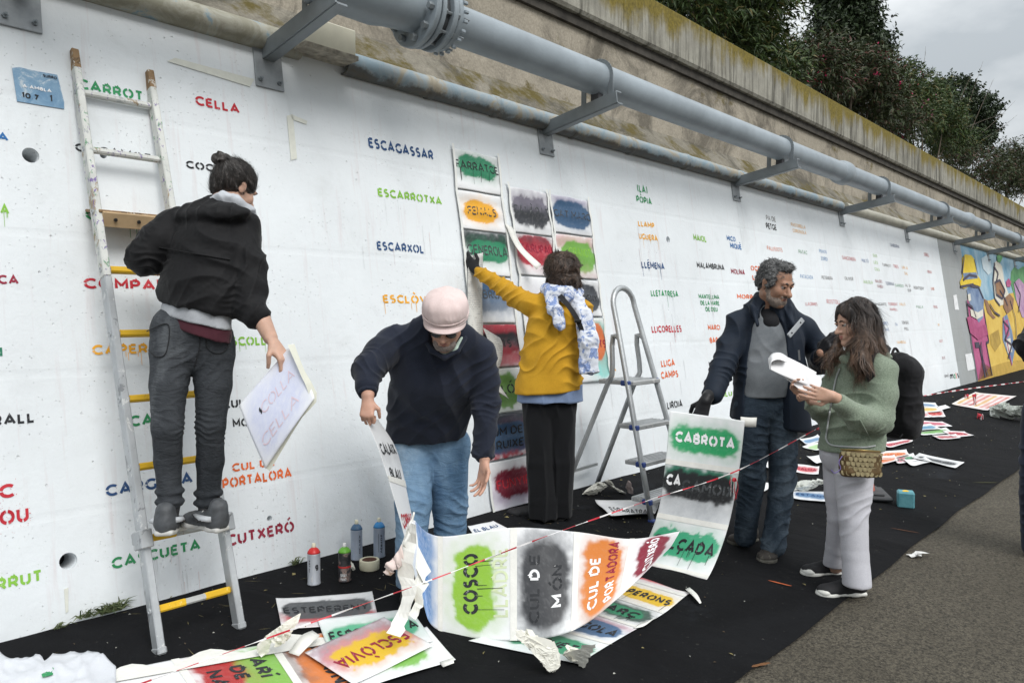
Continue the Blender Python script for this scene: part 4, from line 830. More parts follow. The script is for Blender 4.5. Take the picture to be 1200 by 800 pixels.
def plant(name, label, cat, px, Y, mat, n, per, ln, wd, seed, upb=.5, flowers=None, trunkn=5, group=None):
    blobs = []
    for (u, v, ru, rv) in px:
        c = PY(u, v, Y); k = dep(c) / FOC; ru = max(ru - 7, 8); rv = max(rv - 7, 8); blobs.append((c, V3(ru * k * 1.1, min(ru * k, 1.2), rv * k)))
    zc = ZPT - .25; c0 = np.mean([b[0] for b in blobs], 0); base = V3(c0[0], Y, zc)
    t = thing(name, label, cat, base, group)
    m = MB(); rr = random.Random(seed)
    for i in range(trunkn):
        b = blobs[i % len(blobs)][0] + V3(rr.uniform(-.3, .3), rr.uniform(-.2, .2), rr.uniform(-.1, .3)); mid = base * .5 + b * .5 + V3(rr.uniform(-.15, .15), rr.uniform(-.1, .1), 0)
        m.tube(crom([base + V3(rr.uniform(-.1, .1), 0, -.2), mid, b], 6), np.linspace(.035, .010, 6), 6)
    q = m.go('trunk', M_bark, t, True); q['kind'] = 'stuff'
    crown('crown', blobs, n, per, ln, wd, mat, t, seed, upb, flowers); return t
plant('oleander_bush', 'tall oleander bush with long narrow leaves at the top centre above the parapet', 'bush', [(850, -10, 85, 50), (882, 18, 42, 46), (882, 62, 36, 36), (918, 82, 28, 24), (800, -20, 40, 25), (855, 45, 40, 34), (815, 20, 35, 30)], 5.6, L_ole, 2300, 11, .15, .028, 11, trunkn=7)
plant('dark_tree', 'dense dark broadleaf tree rising highest against the sky', 'tree', [(992, -2, 38, 40), (990, 42, 40, 35), (1018, 58, 26, 25), (972, 70, 22, 22), (998, -28, 24, 20)], 7.6, L_drk, 3400, 9, .12, .06, 12, upb=.2)
plant('oleander_bush', 'oleander bush with dark red blossoms in front of the tall dark tree', 'bush', [(955, 85, 45, 38), (1000, 90, 45, 32), (1020, 120, 40, 30), (1050, 145, 30, 20), (930, 95, 20, 26)], 5.8, L_mid, 2700, 10, .14, .028, 13, flowers=(F_mag, 45, .05, None))
plant('oleander_bush', 'oleander bush with scattered pink blossoms in the middle of the hedge row', 'bush', [(1055, 100, 30, 26), (1080, 118, 28, 26), (1060, 135, 40, 30), (1100, 140, 30, 28), (1110, 165, 30, 18)], 6.2, L_ole, 2500, 10, .14, .030, 14, flowers=(F_pink, 14, .07, None))
plant('dark_tree', 'rounded dark tree with bare twigs beside it near the right end of the hedge row', 'tree', [(1120, 112, 26, 25), (1145, 130, 25, 24), (1150, 155, 22, 20), (1100, 130, 26, 28), (1130, 165, 30, 20)], 8.0, L_drk, 2800, 9, .13, .07, 15, upb=.2)
plant('leafy_bush', 'low bush at the far right end of the parapet', 'bush', [(1150, 195, 32, 24), (1185, 195, 30, 30), (1210, 200, 40, 34), (1110, 185, 28, 18), (1180, 215, 30, 20)], 6.6, L_mid, 2600, 9, .15, .04, 16)
tw = thing('bare_twigs', 'bare leafless twigs standing out against the sky right of the dark tree', 'twigs', PY(1140, 170, 7.0)); m = MB(); rr = random.Random(3)
for (a, b) in [((1120, 165), (1152, 72)), ((1135, 160), (1165, 92)), ((1140, 165), (1190, 118)), ((1130, 150), (1178, 133)), ((1080, 110), (1085, 60)), ((1060, 105), (1078, 72)), ((1150, 165), (1192, 135)), ((1120, 130), (1140, 85))]:
    A = PY(*a, 7.0); B_ = PY(*b, 7.0 + rr.uniform(-.3, .3)); M_ = (A + B_) / 2 + V3(rr.uniform(-.12, .12), 0, rr.uniform(-.1, .1)); c = crom([A, M_, B_], 8); m.tube(c, np.linspace(.012, .003, 8), 5)
    for k_ in (3, 4, 5, 6):
        e = c[k_] + nrm(c[k_ + 1] - c[k_] + V3(rr.uniform(-.2, .2), 0, rr.uniform(-.15, .2)) * .6) * rr.uniform(.15, .4); m.tube([c[k_], (c[k_] + e) / 2 + V3(0, 0, .02), e], [.004, .003, .002], 4)
q = m.go('twig', M_bark, tw, True); q['kind'] = 'stuff'
# weeds at the foot of the wall
def weed(u, v, s, n, label, seed):
    p = Wl(u, v) + WN * .01; t = thing('weed', label, 'weed', p); r = np.random.default_rng(seed); m = MB()
    for _ in range(n):
        a = r.uniform(-PI, 0); d = nrm(V3(math.cos(a) * 1.3, math.sin(a) * .35, r.uniform(.1, 1.1))); L = s * r.uniform(.5, 1.2); w = np.cross(d, r.normal(size=3)); w = nrm(w) * .0035
        b = p + V3(r.uniform(-.5, .5) * s, -.01, 0); c1 = b + d * L * .5 + V3(0, 0, .01); c2 = b + d * L - V3(0, 0, L * .18); m.add([b - w, b + w, c1 + w * .8, c2, c1 - w * .8], [(0, 1, 2, 4), (4, 2, 3)])
    q = m.go('blades', leaf_mat('weed_leaf%d' % seed, (.05, .08, .03), (.16, .19, .09)), t); q['kind'] = 'stuff'
weed(128, 716, .085, 90, 'large tuft of weeds at the wall foot left of the tall ladder', 1); weed(100, 722, .06, 26, 'thin weed sprout just left of the large tuft', 2); weed(66, 735, .05, 12, 'tiny dry weed near the left edge at the wall foot', 5); weed(346, 660, .06, 26, 'small weed at the wall foot left of the red-capped can', 3)

# ------------------------------------------------------------------ sprayed stencil sheets
ts = NT('stencil_card'); at = ts.n('ShaderNodeAttribute', attribute_name='Paint'); cc = ts.mix(.30, at.outputs[0], ts.ramp(ts.noise(420, 2, .8), [(.3, .28), (.7, .72)]), 'OVERLAY')
ts.base(cc, .42, 0, .4); ts.bump(ts.noise(5, 3, .5), .25, .02); M_sheet = ts.m
WH = np.array([.80, .81, .82])
def paintcol(xy, blobs, seed=0, asp=(1, 1), base=WH):
    c = np.tile(base, (len(xy), 1)); p3 = np.column_stack([xy[:, 0] * asp[0], xy[:, 1] * asp[1], np.full(len(xy), seed * 3.7)])
    n1 = vnoise(p3 * 9, seed) - .5; n2 = vnoise(p3 * 26, seed + 1) - .5; n3 = vnoise(p3 * 80, seed + 2) - .5
    ex_ = []
    for bl in blobs:
        if (bl[5] if len(bl) > 5 else .05) <= .2: ex_.append((bl[0], bl[1], min(bl[2] * 1.15, .6), bl[3] * 1.35, bl[4], .45, .22, .34))
        ex_.append(bl)
    for bl in ex_:
        cx, cy, hx, hy, col = bl[:5]; fe = bl[5] if len(bl) > 5 else .05; na = bl[6] if len(bl) > 6 else .10; op = bl[7] if len(bl) > 7 else 1
        r_ = min(hx * asp[0], hy * asp[1]) * .95
        qx = np.maximum(np.abs(xy[:, 0] - cx) * asp[0] - (hx * asp[0] - r_), 0); qy = np.maximum(np.abs(xy[:, 1] - cy) * asp[1] - (hy * asp[1] - r_), 0)
        d = np.sqrt(qx ** 2 + qy ** 2) - r_ + n1 * na * .9 + n2 * na * .55 + n3 * na * .15
        m_ = np.clip(.5 - d / fe, 0, 1); m_ = m_ * m_ * (3 - 2 * m_); m_ = (m_ * op * (1 + (.5 if fe > .3 else .12) * n2 + (-.0 + .35 * n3 if fe > .3 else .15 * n3))).clip(0, 1)[:, None]; c = c * (1 - m_) + np.array(col) * m_
    return c.clip(0, 1)
def panel(name, f, parent, blobs=(), texts=(), nx=40, ny=28, seed=0, asp=(1.45, 1), base=WH, curl=0, label=None, flip=False, thick=.0012, drip=()):
    """f(x, y) -> point; x along the reading direction, y towards the letter tops, both 0..1"""
    X, Y = np.meshgrid(np.linspace(0, 1, nx), np.linspace(0, 1, ny), indexing='ij'); xy = np.stack([X.ravel(), Y.ravel()], 1)
    pts = np.array([f(a, b) for a, b in xy]); i = np.arange(nx - 1)[:, None] * ny + np.arange(ny - 1)[None, :]; F = np.stack([i, i + ny, i + ny + 1, i + 1], -1).reshape(-1, 4)
    if flip: F = F[:, ::-1]
    o = mk(name, pts, F, M_sheet, parent, True, col=paintcol(xy, blobs, seed, asp, base)); md = o.modifiers.new('thick', 'SOLIDIFY'); md.thickness = thick; md.offset = -1
    if label: o['label'] = label
    sg = -1 if flip else 1
    def nrmf(x, y):
        e = .01; return nrm(np.cross(f(min(x + e, 1), y) - f(max(x - e, 0), y), f(x, min(y + e, 1)) - f(x, max(y - e, 0)))) * sg
    def put(txt, x0, y0, x1, h, col, bold=.1, drips=0):
        g = lambda a, b, q: (lambda X_, Y_: f(X_, Y_) + nrmf(X_, Y_) * (.0015 + q * .0003))(min(max(x0 + (x1 - x0) * a, 0), 1), min(max(y0 + h * b, 0), 1))
        text_mesh('stencilled_word', txt, g, paint(col, C_[col]), o, bold, drips, 0, seed)
    for t_ in texts: put(*t_)
    return o
def quad4(tl, tr, br, bl, curl=0, seed=0, bow=0):
    tl, tr, br, bl = [np.asarray(q, float) for q in (tl, tr, br, bl)]; N = nrm(np.cross(tr - bl, tl - br)); N = N if N[2] > 0 or abs(N[2]) < .3 else -N
    rr = random.Random(seed); p1, p2 = rr.uniform(0, 6), rr.uniform(0, 6)
    def f(x, y):
        p = (tl * (1 - x) + tr * x) * y + (bl * (1 - x) + br * x) * (1 - y)
        if curl: p = p + N * curl * (.5 + .5 * math.sin(x * 5 + p1) * math.cos(y * 4 + p2) + 1.6 * (abs(2 * x - 1) ** 5) * (.5 + .5 * math.sin(p1)) + 1.2 * (abs(2 * y - 1) ** 5) * (.5 + .5 * math.sin(p2)))
        return p
    return f
K = C_; BK = (.03, .032, .038)
M_tapew = plain('pale_wall_tape', (.76, .77, .74), .55, var=.05, sc=20)
M_tape = plain('white_tape', (.77, .765, .72), .55, var=.06, sc=25, bump=.2)
# --- columns of sheets taped to the wall
def wall_column(label, u0, v0, u1, v1b, specs, grp, slant=0):
    """u0,v0 top-left px; u1 top-right px; specs: (t from, t to as px rows down the left edge, blobs, texts)"""
    a = Wl(u0, v0); b = Wl(u1, v0); x1 = xat(u1, a[1], a[2]); wx = x1 - a[0]; t = thing('stencil_column', label, 'stencil sheets', a, grp)
    def down(v):      # distance down the wall for a pixel row on the left edge
        lo, hi = 0, 3.2
        for _ in range(40):
            mid = (lo + hi) / 2; p = a - WUP * mid; d = p - CAM; vv = 400 - FOC * (d @ UP) / (d @ FW)
            if vv < v: lo = mid
            else: hi = mid
        return lo
    vl = down(v1b)
    for k_, (va, vb, blobs, texts) in enumerate(specs):
        ta, tb = down(va), down(vb)
        f = lambda x, y, ta=ta, tb=tb: a + V3(wx * x, 0, 0) - WUP * (tb + (ta - tb) * y) + WN * (.012 + .006 * math.sin(x * 3.1) + .004 * math.sin(7 * x + 5 * y + ta * 3) + .003 * math.sin(15 * y + ta))
        panel('stencil_sheet', f, t, blobs, texts, 40, 30, seed=int(u0) + k_, asp=(1.2, 1))
    m = MB()       # tape borders
    for xx in (-.012, wx - .02):
        rr = random.Random(int(u0)); pts = [a + V3(xx + rr.uniform(-.010, .010), 0, 0) - WUP * d_ + WN * .023 for d_ in np.linspace(-.02, vl, 24)]
        for p, q in zip(pts[:-1], pts[1:]): m.add([p, p + V3(.020, 0, 0), q + V3(.020, 0, 0), q], [(0, 1, 2, 3)])
    m.go('side_tape', M_tapew, t)
    return t
GR, RD, NV, AM, LM, CR = (.03, .24, .12), (.42, .03, .05), (.035, .09, .18), (.78, .38, .02), (.14, .30, .06), (.20, .01, .03)
g_ = 'columns of stencil sheets taped to the wall'
wall_column('long left column of sprayed stencil sheets, topmost reading FARRATGE on green', 528, 172, 582, 604, [
 (174, 221, [(.5, .62, .42, .26, GR, .05, .12)], [('FARRATGE', .04, .52, .96, .22, 'black', .08, 6)]),
 (223, 268, [(.46, .50, .36, .28, AM, .05, .10)], [('FENALS', .18, .40, .78, .22, 'grey', .08)]),
 (270, 322, [(.5, .85, .5, .22, BK, .30, .15), (.55, .56, .42, .25, GR, .04, .05)], [('GENEROLA', .08, .46, .96, .24, 'grey', .08)]),
 (324, 379, [(.5, .62, .44, .36, NV, .10, .08), (.5, .3, .5, .2, (.3, .34, .4), .4, .2, .6)], [('FEBRÓ', .06, .52, .66, .2, 'grey', .08)]),
 (381, 432, [(.5, .85, .5, .2, RD, .1, .1), (.5, .55, .5, .25, BK, .1, .1), (.5, .22, .5, .2, RD, .2, .15, .8)], [('FELETS', .2, .45, .8, .2, 'black')]),
 (434, 487, [(.45, .5, .42, .38, LM, .06, .15)], [('FIBLÓ', .15, .42, .75, .22, 'black', .08)]),
 (489, 541, [(.5, .88, .5, .16, BK, .12, .1), (.5, .72, .4, .06, RD, .1, .15), (.5, .45, .5, .36, NV, .05, .05), (.5, .05, .5, .05, RD, .15, .2)], [('FUM DE', .06, .52, .82, .2, 'black', .09), ('BRUIXES', .06, .22, .96, .2, 'black', .09)]),
 (543, 601, [(.5, .3, .5, .3, (.50, .42, .66), .5, .2, .5), (.5, .52, .40, .28, CR, .06, .12)], [('FUNYIR', .14, .42, .86, .2, 'red', .08)])], g_)
wall_column('middle column of sprayed stencil sheets, topmost reading GALÀPAT on black', 594, 217, 640, 470, [
 (219, 272, [(.5, .5, .46, .34, BK, .06, .14), (.5, .8, .5, .2, (.4, .36, .46), .4, .2, .4)], [('GALÀPAT', .05, .42, .95, .2, 'grey', .08)]),
 (274, 322, [(.5, .62, .48, .38, RD, .06, .08), (.5, .92, .4, .08, BK, .3, .2, .6)], [('GARLIPAU', .1, .56, .95, .22, 'dred', .08)]),
 (324, 395, [(.5, .5, .45, .3, (.45, .42, .55), .4, .2, .4)], []), (397, 468, [(.5, .5, .45, .3, NV, .1, .1)], [])], g_)
wall_column('right column of sprayed stencil sheets, topmost reading GAT MARC on dark blue', 642, 226, 688, 452, [
 (228, 272, [(.5, .9, .45, .1, (.3, .22, .4), .3, .2, .6), (.5, .52, .48, .36, NV, .06, .08)], [('GAT MARC', .05, .42, .97, .2, 'grey', .08)]),
 (274, 325, [(.5, .82, .5, .2, (.66, .22, .26), .3, .2, .6), (.55, .5, .45, .36, (.16, .38, .06), .05, .1), (.5, .08, .5, .1, (.6, .3, .35), .5, .2, .5)], [('GRANOT', .3, .5, .88, .22, 'lime', .08)]),
 (327, 371, [(.6, .5, .36, .38, (.045, .05, .06), .04, .06)], [('GUENY', .4, .4, .9, .2, 'black')]),
 (373, 450, [(.78, .5, .32, .45, (.25, .62, .58), .08, .1), (.72, .62, .26, .30, (.62, .16, .05), .03, .04)], [('GRATS', .46, .52, .98, .13, 'dred', .1)])], g_)
# newsprint strips used as masking, left of the woman
tnp = NT('newsprint'); wv = tnp.n('ShaderNodeTexWave'); wv.bands_direction = 'Z'; wv.inputs['Scale'].default_value = 26; wv.inputs['Distortion'].default_value = .3; tnp.l(tnp.o, wv.inputs['Vector'])
lines = tnp.math('MULTIPLY', tnp.ramp(wv.outputs[1], [(.45, 0), (.6, 1)]), tnp.ramp(tnp.noise(140, 3, .8), [(.42, 0), (.55, 1)])); gaps = tnp.ramp(tnp.vor(9, feat='DISTANCE_TO_EDGE'), [(.05, 0), (.09, 1)])
tnp.base(tnp.mix(tnp.math('MULTIPLY', lines, gaps), (.62, .62, .59), (.34, .34, .33)), .85); tnp.bump(tnp.noise(9, 4, .6), .4, .02); M_news = tnp.m
def ribbon(name, left, right, mat, parent, n=30, th=.0015, nw=3, wob=0, seed=0, smooth=True):
    L = crom(left, n); R_ = crom(right, n); rr = np.random.default_rng(seed); vs = []
    for a, b in zip(L, R_):
        o_ = rr.normal(size=3) * wob
        for k_ in np.linspace(0, 1, nw): vs.append(a * (1 - k_) + b * k_ + o_ * (1 + k_))
    F = np.array([(i * nw + j, i * nw + j + 1, (i + 1) * nw + j + 1, (i + 1) * nw + j) for i in range(n - 1) for j in range(nw - 1)])
    o = mk(name, vs, F, mat, parent, smooth); md = o.modifiers.new('thick', 'SOLIDIFY'); md.thickness = th; return o
npp = thing('newspaper_mask', 'long strip of newspaper hanging on the wall between the capped man and the yellow cardigan', 'newspaper', Wl(560, 320))
ribbon('newspaper_strip', [Wl(549, 300, .035), Wl(548, 350, .04), Wl(549, 400, .05), Wl(555, 440, .05)], [Wl(566, 296, .035), Wl(565, 350, .04), Wl(566, 390, .05), Wl(568, 440, .05)], M_news, npp, seed=1)
ribbon('newspaper_flap', [Wl(566, 384, .05), Wl(572, 400, .08), Wl(573, 420, .10), Wl(576, 440, .08)], [Wl(586, 396, .05), Wl(589, 405, .09), Wl(587, 425, .12), Wl(577, 444, .09)], M_news, npp, seed=2)
ribbon('newspaper_scrap', [Wl(573, 446, .05), Wl(582, 458, .07)], [Wl(580, 444, .05), Wl(596, 467, .06)], M_tape, npp, n=8)
tpl = thing('loose_tape', 'long strip of masking tape dangling across the sheets towards the woman', 'tape', Wl(615, 290))
ribbon('tape_strip', [Wl(592, 262, .03), Wl(605, 290, .06), Wl(629, 316, .16)], [Wl(600, 266, .03), Wl(613, 290, .06), Wl(634, 310, .16)], M_tape, tpl, n=14)

# --- long strips made of taped sheets
def strip(name, label, pairs, panels, flip=False, tape=True):
    A = [P(*p[0]) if len(p[0]) == 3 else G(p[0][0], p[0][1], .012) for p in pairs]; B_ = [P(*p[1]) if len(p[1]) == 3 else G(p[1][0], p[1][1], .012) for p in pairs]
    n = len(pairs); ca = crom(A, (n - 1) * 24 + 1); cb = crom(B_, (n - 1) * 24 + 1)
    def at_(arr, s):
        q = min(max(s, 0), n - 1) * 24; i = min(int(q), len(arr) - 2); return arr[i] + (arr[i + 1] - arr[i]) * (q - i)
    t = thing(name, label, 'stencil strip', (A[0] + B_[0]) / 2)
    for k_, (s0, s1, blobs, texts) in enumerate(panels):
        f = lambda x, y, s0=s0, s1=s1: at_(ca, s1 + (s0 - s1) * y) * (1 - x) + at_(cb, s1 + (s0 - s1) * y) * x
        panel('stencil_sheet', f, t, blobs, texts, 56, 40, seed=k_ + len(label), asp=(1.45, 1), flip=flip)
        if tape and k_:
            sg = -1 if flip else 1; vs = []
            for q in (-.05, .05):
                for x in np.linspace(0, 1, 14):
                    s = s0 + q; p = at_(ca, s) * (1 - x) + at_(cb, s) * x; e = nrm(np.cross(at_(cb, s) - at_(ca, s), at_(ca, s - .05) - at_(ca, s + .05))) * sg; vs.append(p + e * .0022)
            mk('joint_tape', vs, np.array([(i, i + 1, 15 + i, 14 + i) for i in range(13)]), M_tape, t, True)
    return t
s2 = strip('stencil_strip', 'long strip of stencil sheets, CABROTA on top, hanging from the glove of the grey-haired man',
 [((785, 481, 4.30), (873, 493, 4.22)), ((780, 540, 4.26), (866, 552, 4.20)), ((770, 603, 4.25), (853, 618, 4.17)), ((747, 656), (830, 676)), ((728, 676), (803, 698)), ((698, 692), (778, 718)), ((665, 708), (748, 735)), ((622, 728), (715, 754)), ((549, 750), (678, 777))],
 [(0, 1, [(.5, .48, .46, .26, (.02, .34, .12), .10, .10)], [('CABROTA', .10, .40, .90, .22, 'white', .13)]),
  (1, 2, [(.5, .25, .5, .45, (.30, .33, .36), .7, .4, .5), (.5, .78, .47, .16, (.03, .20, .12), .10, .12), (.5, .62, .49, .24, (.012, .013, .015), .08, .12)], [('CA', .04, .58, .24, .2, 'white', .13), ('GAMOIX', .26, .52, .98, .2, 'grey', .11)]),
  (2, 3, [(.5, .55, .46, .26, (.05, .38, .20), .04, .14)], [('CALÇADA', .06, .42, .93, .24, 'black', .12, 8)]),
  (3, 4, [(.5, .5, .48, .28, (.52, .08, .10), .08, .08)], [('CAMPANO', .06, .36, .95, .26, 'black', .11)]),
  (4, 5, [(.5, .5, .47, .28, (.78, .50, .03), .04, .08)], [('CAPERONS', .05, .36, .94, .28, 'black', .12, 4)]),
  (5, 6, [(.5, .5, .5, .34, (.06, .07, .07), .12, .12), (.52, .5, .36, .24, GR, .05, .08)], [('CARÇ', .22, .34, .82, .3, 'black', .12, 4)]),
  (6, 7, [(.5, .8, .45, .1, (.45, .14, .2), .2, .1, .6), (.5, .46, .46, .32, (.07, .14, .26), .04, .06)], [('CARGOLA', .06, .3, .92, .3, 'black', .11)]),
  (7, 8, [(.5, .5, .47, .28, (.05, .26, .14), .06, .1)], [('CASCUETA', .06, .38, .94, .24, 'black', .11)])])
s1 = strip('stencil_strip', 'large folded strip of stencil sheets with COSCO on lime green, held by capped man',
 [((428, 489, 3.30), (443, 491, 3.62)), ((445, 530, 3.28), (466, 530, 3.62)), ((466, 598, 3.28), (482, 600, 3.60)), ((494, 700, 3.33), (486, 610, 3.56)), ((516, 739, 3.30), (516, 628, 3.42)), ((602, 750, 3.22), (602, 618, 3.36)), ((672, 738, 3.24), (676, 623, 3.44)), ((728, 697, 3.42), (741, 631, 3.74)), ((786, 640, 3.72), (797, 622, 4.10))],
 [(0, 1.5, [(.5, .3, .5, .1, (.45, .46, .48), .3, .2, .5)], [('CALAIX', .1, .3, .9, .18, 'black'), ('BLAU', .2, .02, .8, .12, 'black')]),
  (1.5, 3, [], [('CORBAT', .1, .5, .9, .14, 'red')]),
  (3, 4, [(.5, .6, .62, .45, (.10, .24, .50), .35, .12, .85)], []),
  (4, 5, [(.48, .52, .40, .26, (.28, .52, .05), .06, .10)], [('COSCO', .22, .45, .80, .19, 'black', .12, 6), ('LLADRE', .20, .08, .82, .2, 'pale', .085)]),
  (5, 6, [(.5, .5, .55, .44, (.30, .31, .33), .4, .3, .75), (.48, .5, .40, .38, (.035, .037, .042), .12, .10)], [('CUL ', .14, .60, .50, .17, 'black', .10), ('D', .52, .60, .62, .17, 'white', .12), ('E', .66, .60, .76, .17, 'black', .1), ('M', .26, .22, .38, .17, 'white', .12), ('ÓN', .42, .22, .66, .17, 'black', .1)]),
  (6, 7, [(.35, .5, .5, .4, (.30, .20, .14), .4, .2, .5), (.5, .5, .46, .36, (.62, .20, .04), .10, .10)], [('CUL DE', .12, .56, .72, .2, 'white', .11), ('POR', .10, .22, .36, .2, 'white', .11), ('TADORA', .38, .22, .94, .2, 'dred', .11)]),
  (7, 8, [(.5, .5, .46, .3, CR, .08, .10)], [('CUTXERÓ', .08, .42, .92, .2, 'white', .12)])], flip=False)
# hanging tape off that strip
lt = thing('loose_tape', 'loops of white masking tape hanging off the folded strip beside the spray cans', 'tape', G(480, 730, .0))
ribbon('tape_loop', [P(479, 612, 3.24), P(470, 640, 3.22), P(466, 670, 3.20), P(471, 702, 3.16), P(462, 724, 3.10), P(452, 742, 3.04)], [P(487, 616, 3.20), P(487, 645, 3.19), P(486, 675, 3.17), P(485, 700, 3.12), P(477, 728, 3.08), P(468, 748, 3.03)], M_tape, lt, n=15, th=.0006, nw=4, wob=.0035, smooth=False)
ribbon('tape_loop', [P(487, 640, 3.26), P(488, 668, 3.22), P(482, 690, 3.20), P(486, 708, 3.17), P(478, 720, 3.12)], [P(499, 670, 3.24), P(499, 682, 3.20), P(495, 696, 3.18), P(494, 714, 3.14), P(488, 727, 3.12)], M_tape, lt, n=11, th=.0006, nw=4, wob=.0035, seed=3, smooth=False)
ribbon('tape_scrap', [P(470, 638, 3.2), P(462, 652, 3.18), P(452, 660, 3.16), P(450, 672, 3.15)], [P(474, 660, 3.2), P(468, 664, 3.18), P(462, 668, 3.16), P(455, 678, 3.15)], plain('pinkish_tape', (.70, .58, .54), .7, var=.1), lt, n=16, wob=.004)
ribbon('tape_thread', [P(484, 600, 3.22), P(478, 620, 3.2), P(472, 640, 3.19)], [P(486, 601, 3.22), P(480, 621, 3.2), P(475, 642, 3.19)], M_tape, lt, n=12, wob=.003)
# strip lying along the bottom edge
s5 = strip('stencil_strip', 'strip of stencil sheets lying flat along the bottom edge with green and red patches',
 [((392, 738), (452, 812)), ((318, 753), (372, 835)), ((205, 772), (262, 855)), ((128, 788), (178, 872))],
 [(0, 1, [(.4, .5, .46, .36, (.66, .20, .05), .05, .10), (.3, .1, .3, .1, (.1, .1, .1), .4, .2, .7)], [('ARBONÈS', .08, .42, .96, .3, 'black', .11)]),
  (1, 2, [(.5, .72, .46, .26, (.22, .46, .08), .08, .12), (.5, .32, .40, .22, (.42, .04, .04), .10, .14)], [('ARÍ', .18, .66, .46, .16, 'black', .12), ('DE', .24, .44, .44, .15, 'black', .12), ('NAS', .26, .20, .6, .16, 'black', .11)]), (2, 3, [], [])])
m = MB(); e1 = [G(128 + (392 - 128) * k_ / 20, 788 - 50 * k_ / 20 - 6 * math.sin(k_ * .9), .016) for k_ in range(21)]; e2 = [G(130 + (400 - 130) * k_ / 20, 799 - 48 * k_ / 20, .018) for k_ in range(21)]
m.add(e1 + e2, [(i, i + 1, 22 + i, 21 + i) for i in range(20)]); m.go('edge_tape', M_tape, s5)
ribbon('tape_tail', [G(338, 764, .03), G(352, 745, .07), G(366, 738, .05)], [G(350, 768, .03), G(366, 752, .06), G(375, 744, .05)], M_tape, s5, n=10)
def ground_sheet(label, tl, tr, br, bl, blobs, texts, h=.014, curl=.006, seed=0, nx=40, ny=26, group=None, name='stencil_sheet', base=WH, asp=(1.45, 1)):
    q = [G(*p, h) for p in (tl, tr, br, bl)]; f = quad4(*q, curl, seed)
    mid = (q[0] + q[2]) / 2; n_ = np.cross(q[1] - q[3], q[0] - q[2]); fl = np.cross(f(.6, .5) - f(.4, .5), f(.5, .6) - f(.5, .4))[2] < 0
    o = panel(name, f, None, blobs, texts, nx, ny, seed=seed, flip=fl, base=base, asp=asp); return tag(o, label, 'stencil sheet', group)
gg = 'sprayed sheets lying on the black matting'
ground_sheet('white sheet reading ESTEPERENY on dark grey, lying in front of the spray cans', (323, 702), (436, 694), (444, 730), (330, 737), [(.5, .3, .46, .14, (.52, .08, .09), .12, .1), (.5, .55, .47, .28, (.07, .075, .08), .03, .06)], [('ESTEPERENY', .05, .44, .93, .2, 'black', .09)], .010, .004, 21, group=gg)
ground_sheet('sheet with a bright green patch lying under the yellow one', (372, 727), (481, 714), (508, 752), (390, 775), [(.5, .52, .46, .26, (.10, .42, .24), .07, .06)], [('ESPERDENYA', .05, .42, .96, .24, 'black', .10)], .018, .004, 22, group=gg)
ground_sheet('sheet with a round lime patch, its taped corner pointing right', (410, 765), (500, 735), (534, 773), (420, 808), [(.55, .4, .22, .24, (.22, .48, .10), .06, .12)], [('I', .6, .36, .62, .2, 'black')], .014, .004, 23, group=gg)
ground_sheet('sheet with the word ESCLÒVIA upside down on bright yellow', (508, 757), (414, 802), (357, 765), (450, 723), [(.5, .30, .5, .34, (.22, .20, .24), .3, .2, .8), (.5, .45, .5, .3, (.60, .16, .3), .1, .2, .6), (.48, .52, .42, .26, (.72, .46, .02), .04, .14)], [('ESCLÒVIA', .06, .42, .92, .24, 'dred', .10)], .024, .006, 24, group=gg)
ribbon('paper_edge', [G(515, 775, .02), G(531, 770, .04)], [G(519, 781, .02), G(532, 776, .04)], M_tape, None, n=4); tag(bpy.data.objects['paper_edge'], 'small curled tape end sticking out right of the lime patch sheet', 'tape')
ground_sheet('sheet with small blue lettering lying between the capped man and the folded strip', (548, 617), (578, 611), (594, 620), (556, 630), [], [('EL BLAU', .1, .35, .9, .3, 'navy')], .01, .004, 25, 20, 14, group=gg)
ground_sheet('curled white sheet with faint dark letters under the aluminium stepladder', (697, 590), (772, 593), (766, 606), (718, 609), [], [('ESPARATRAP', .12, .35, .9, .3, 'grey', .09)], .012, .02, 26, 24, 16, group=gg)
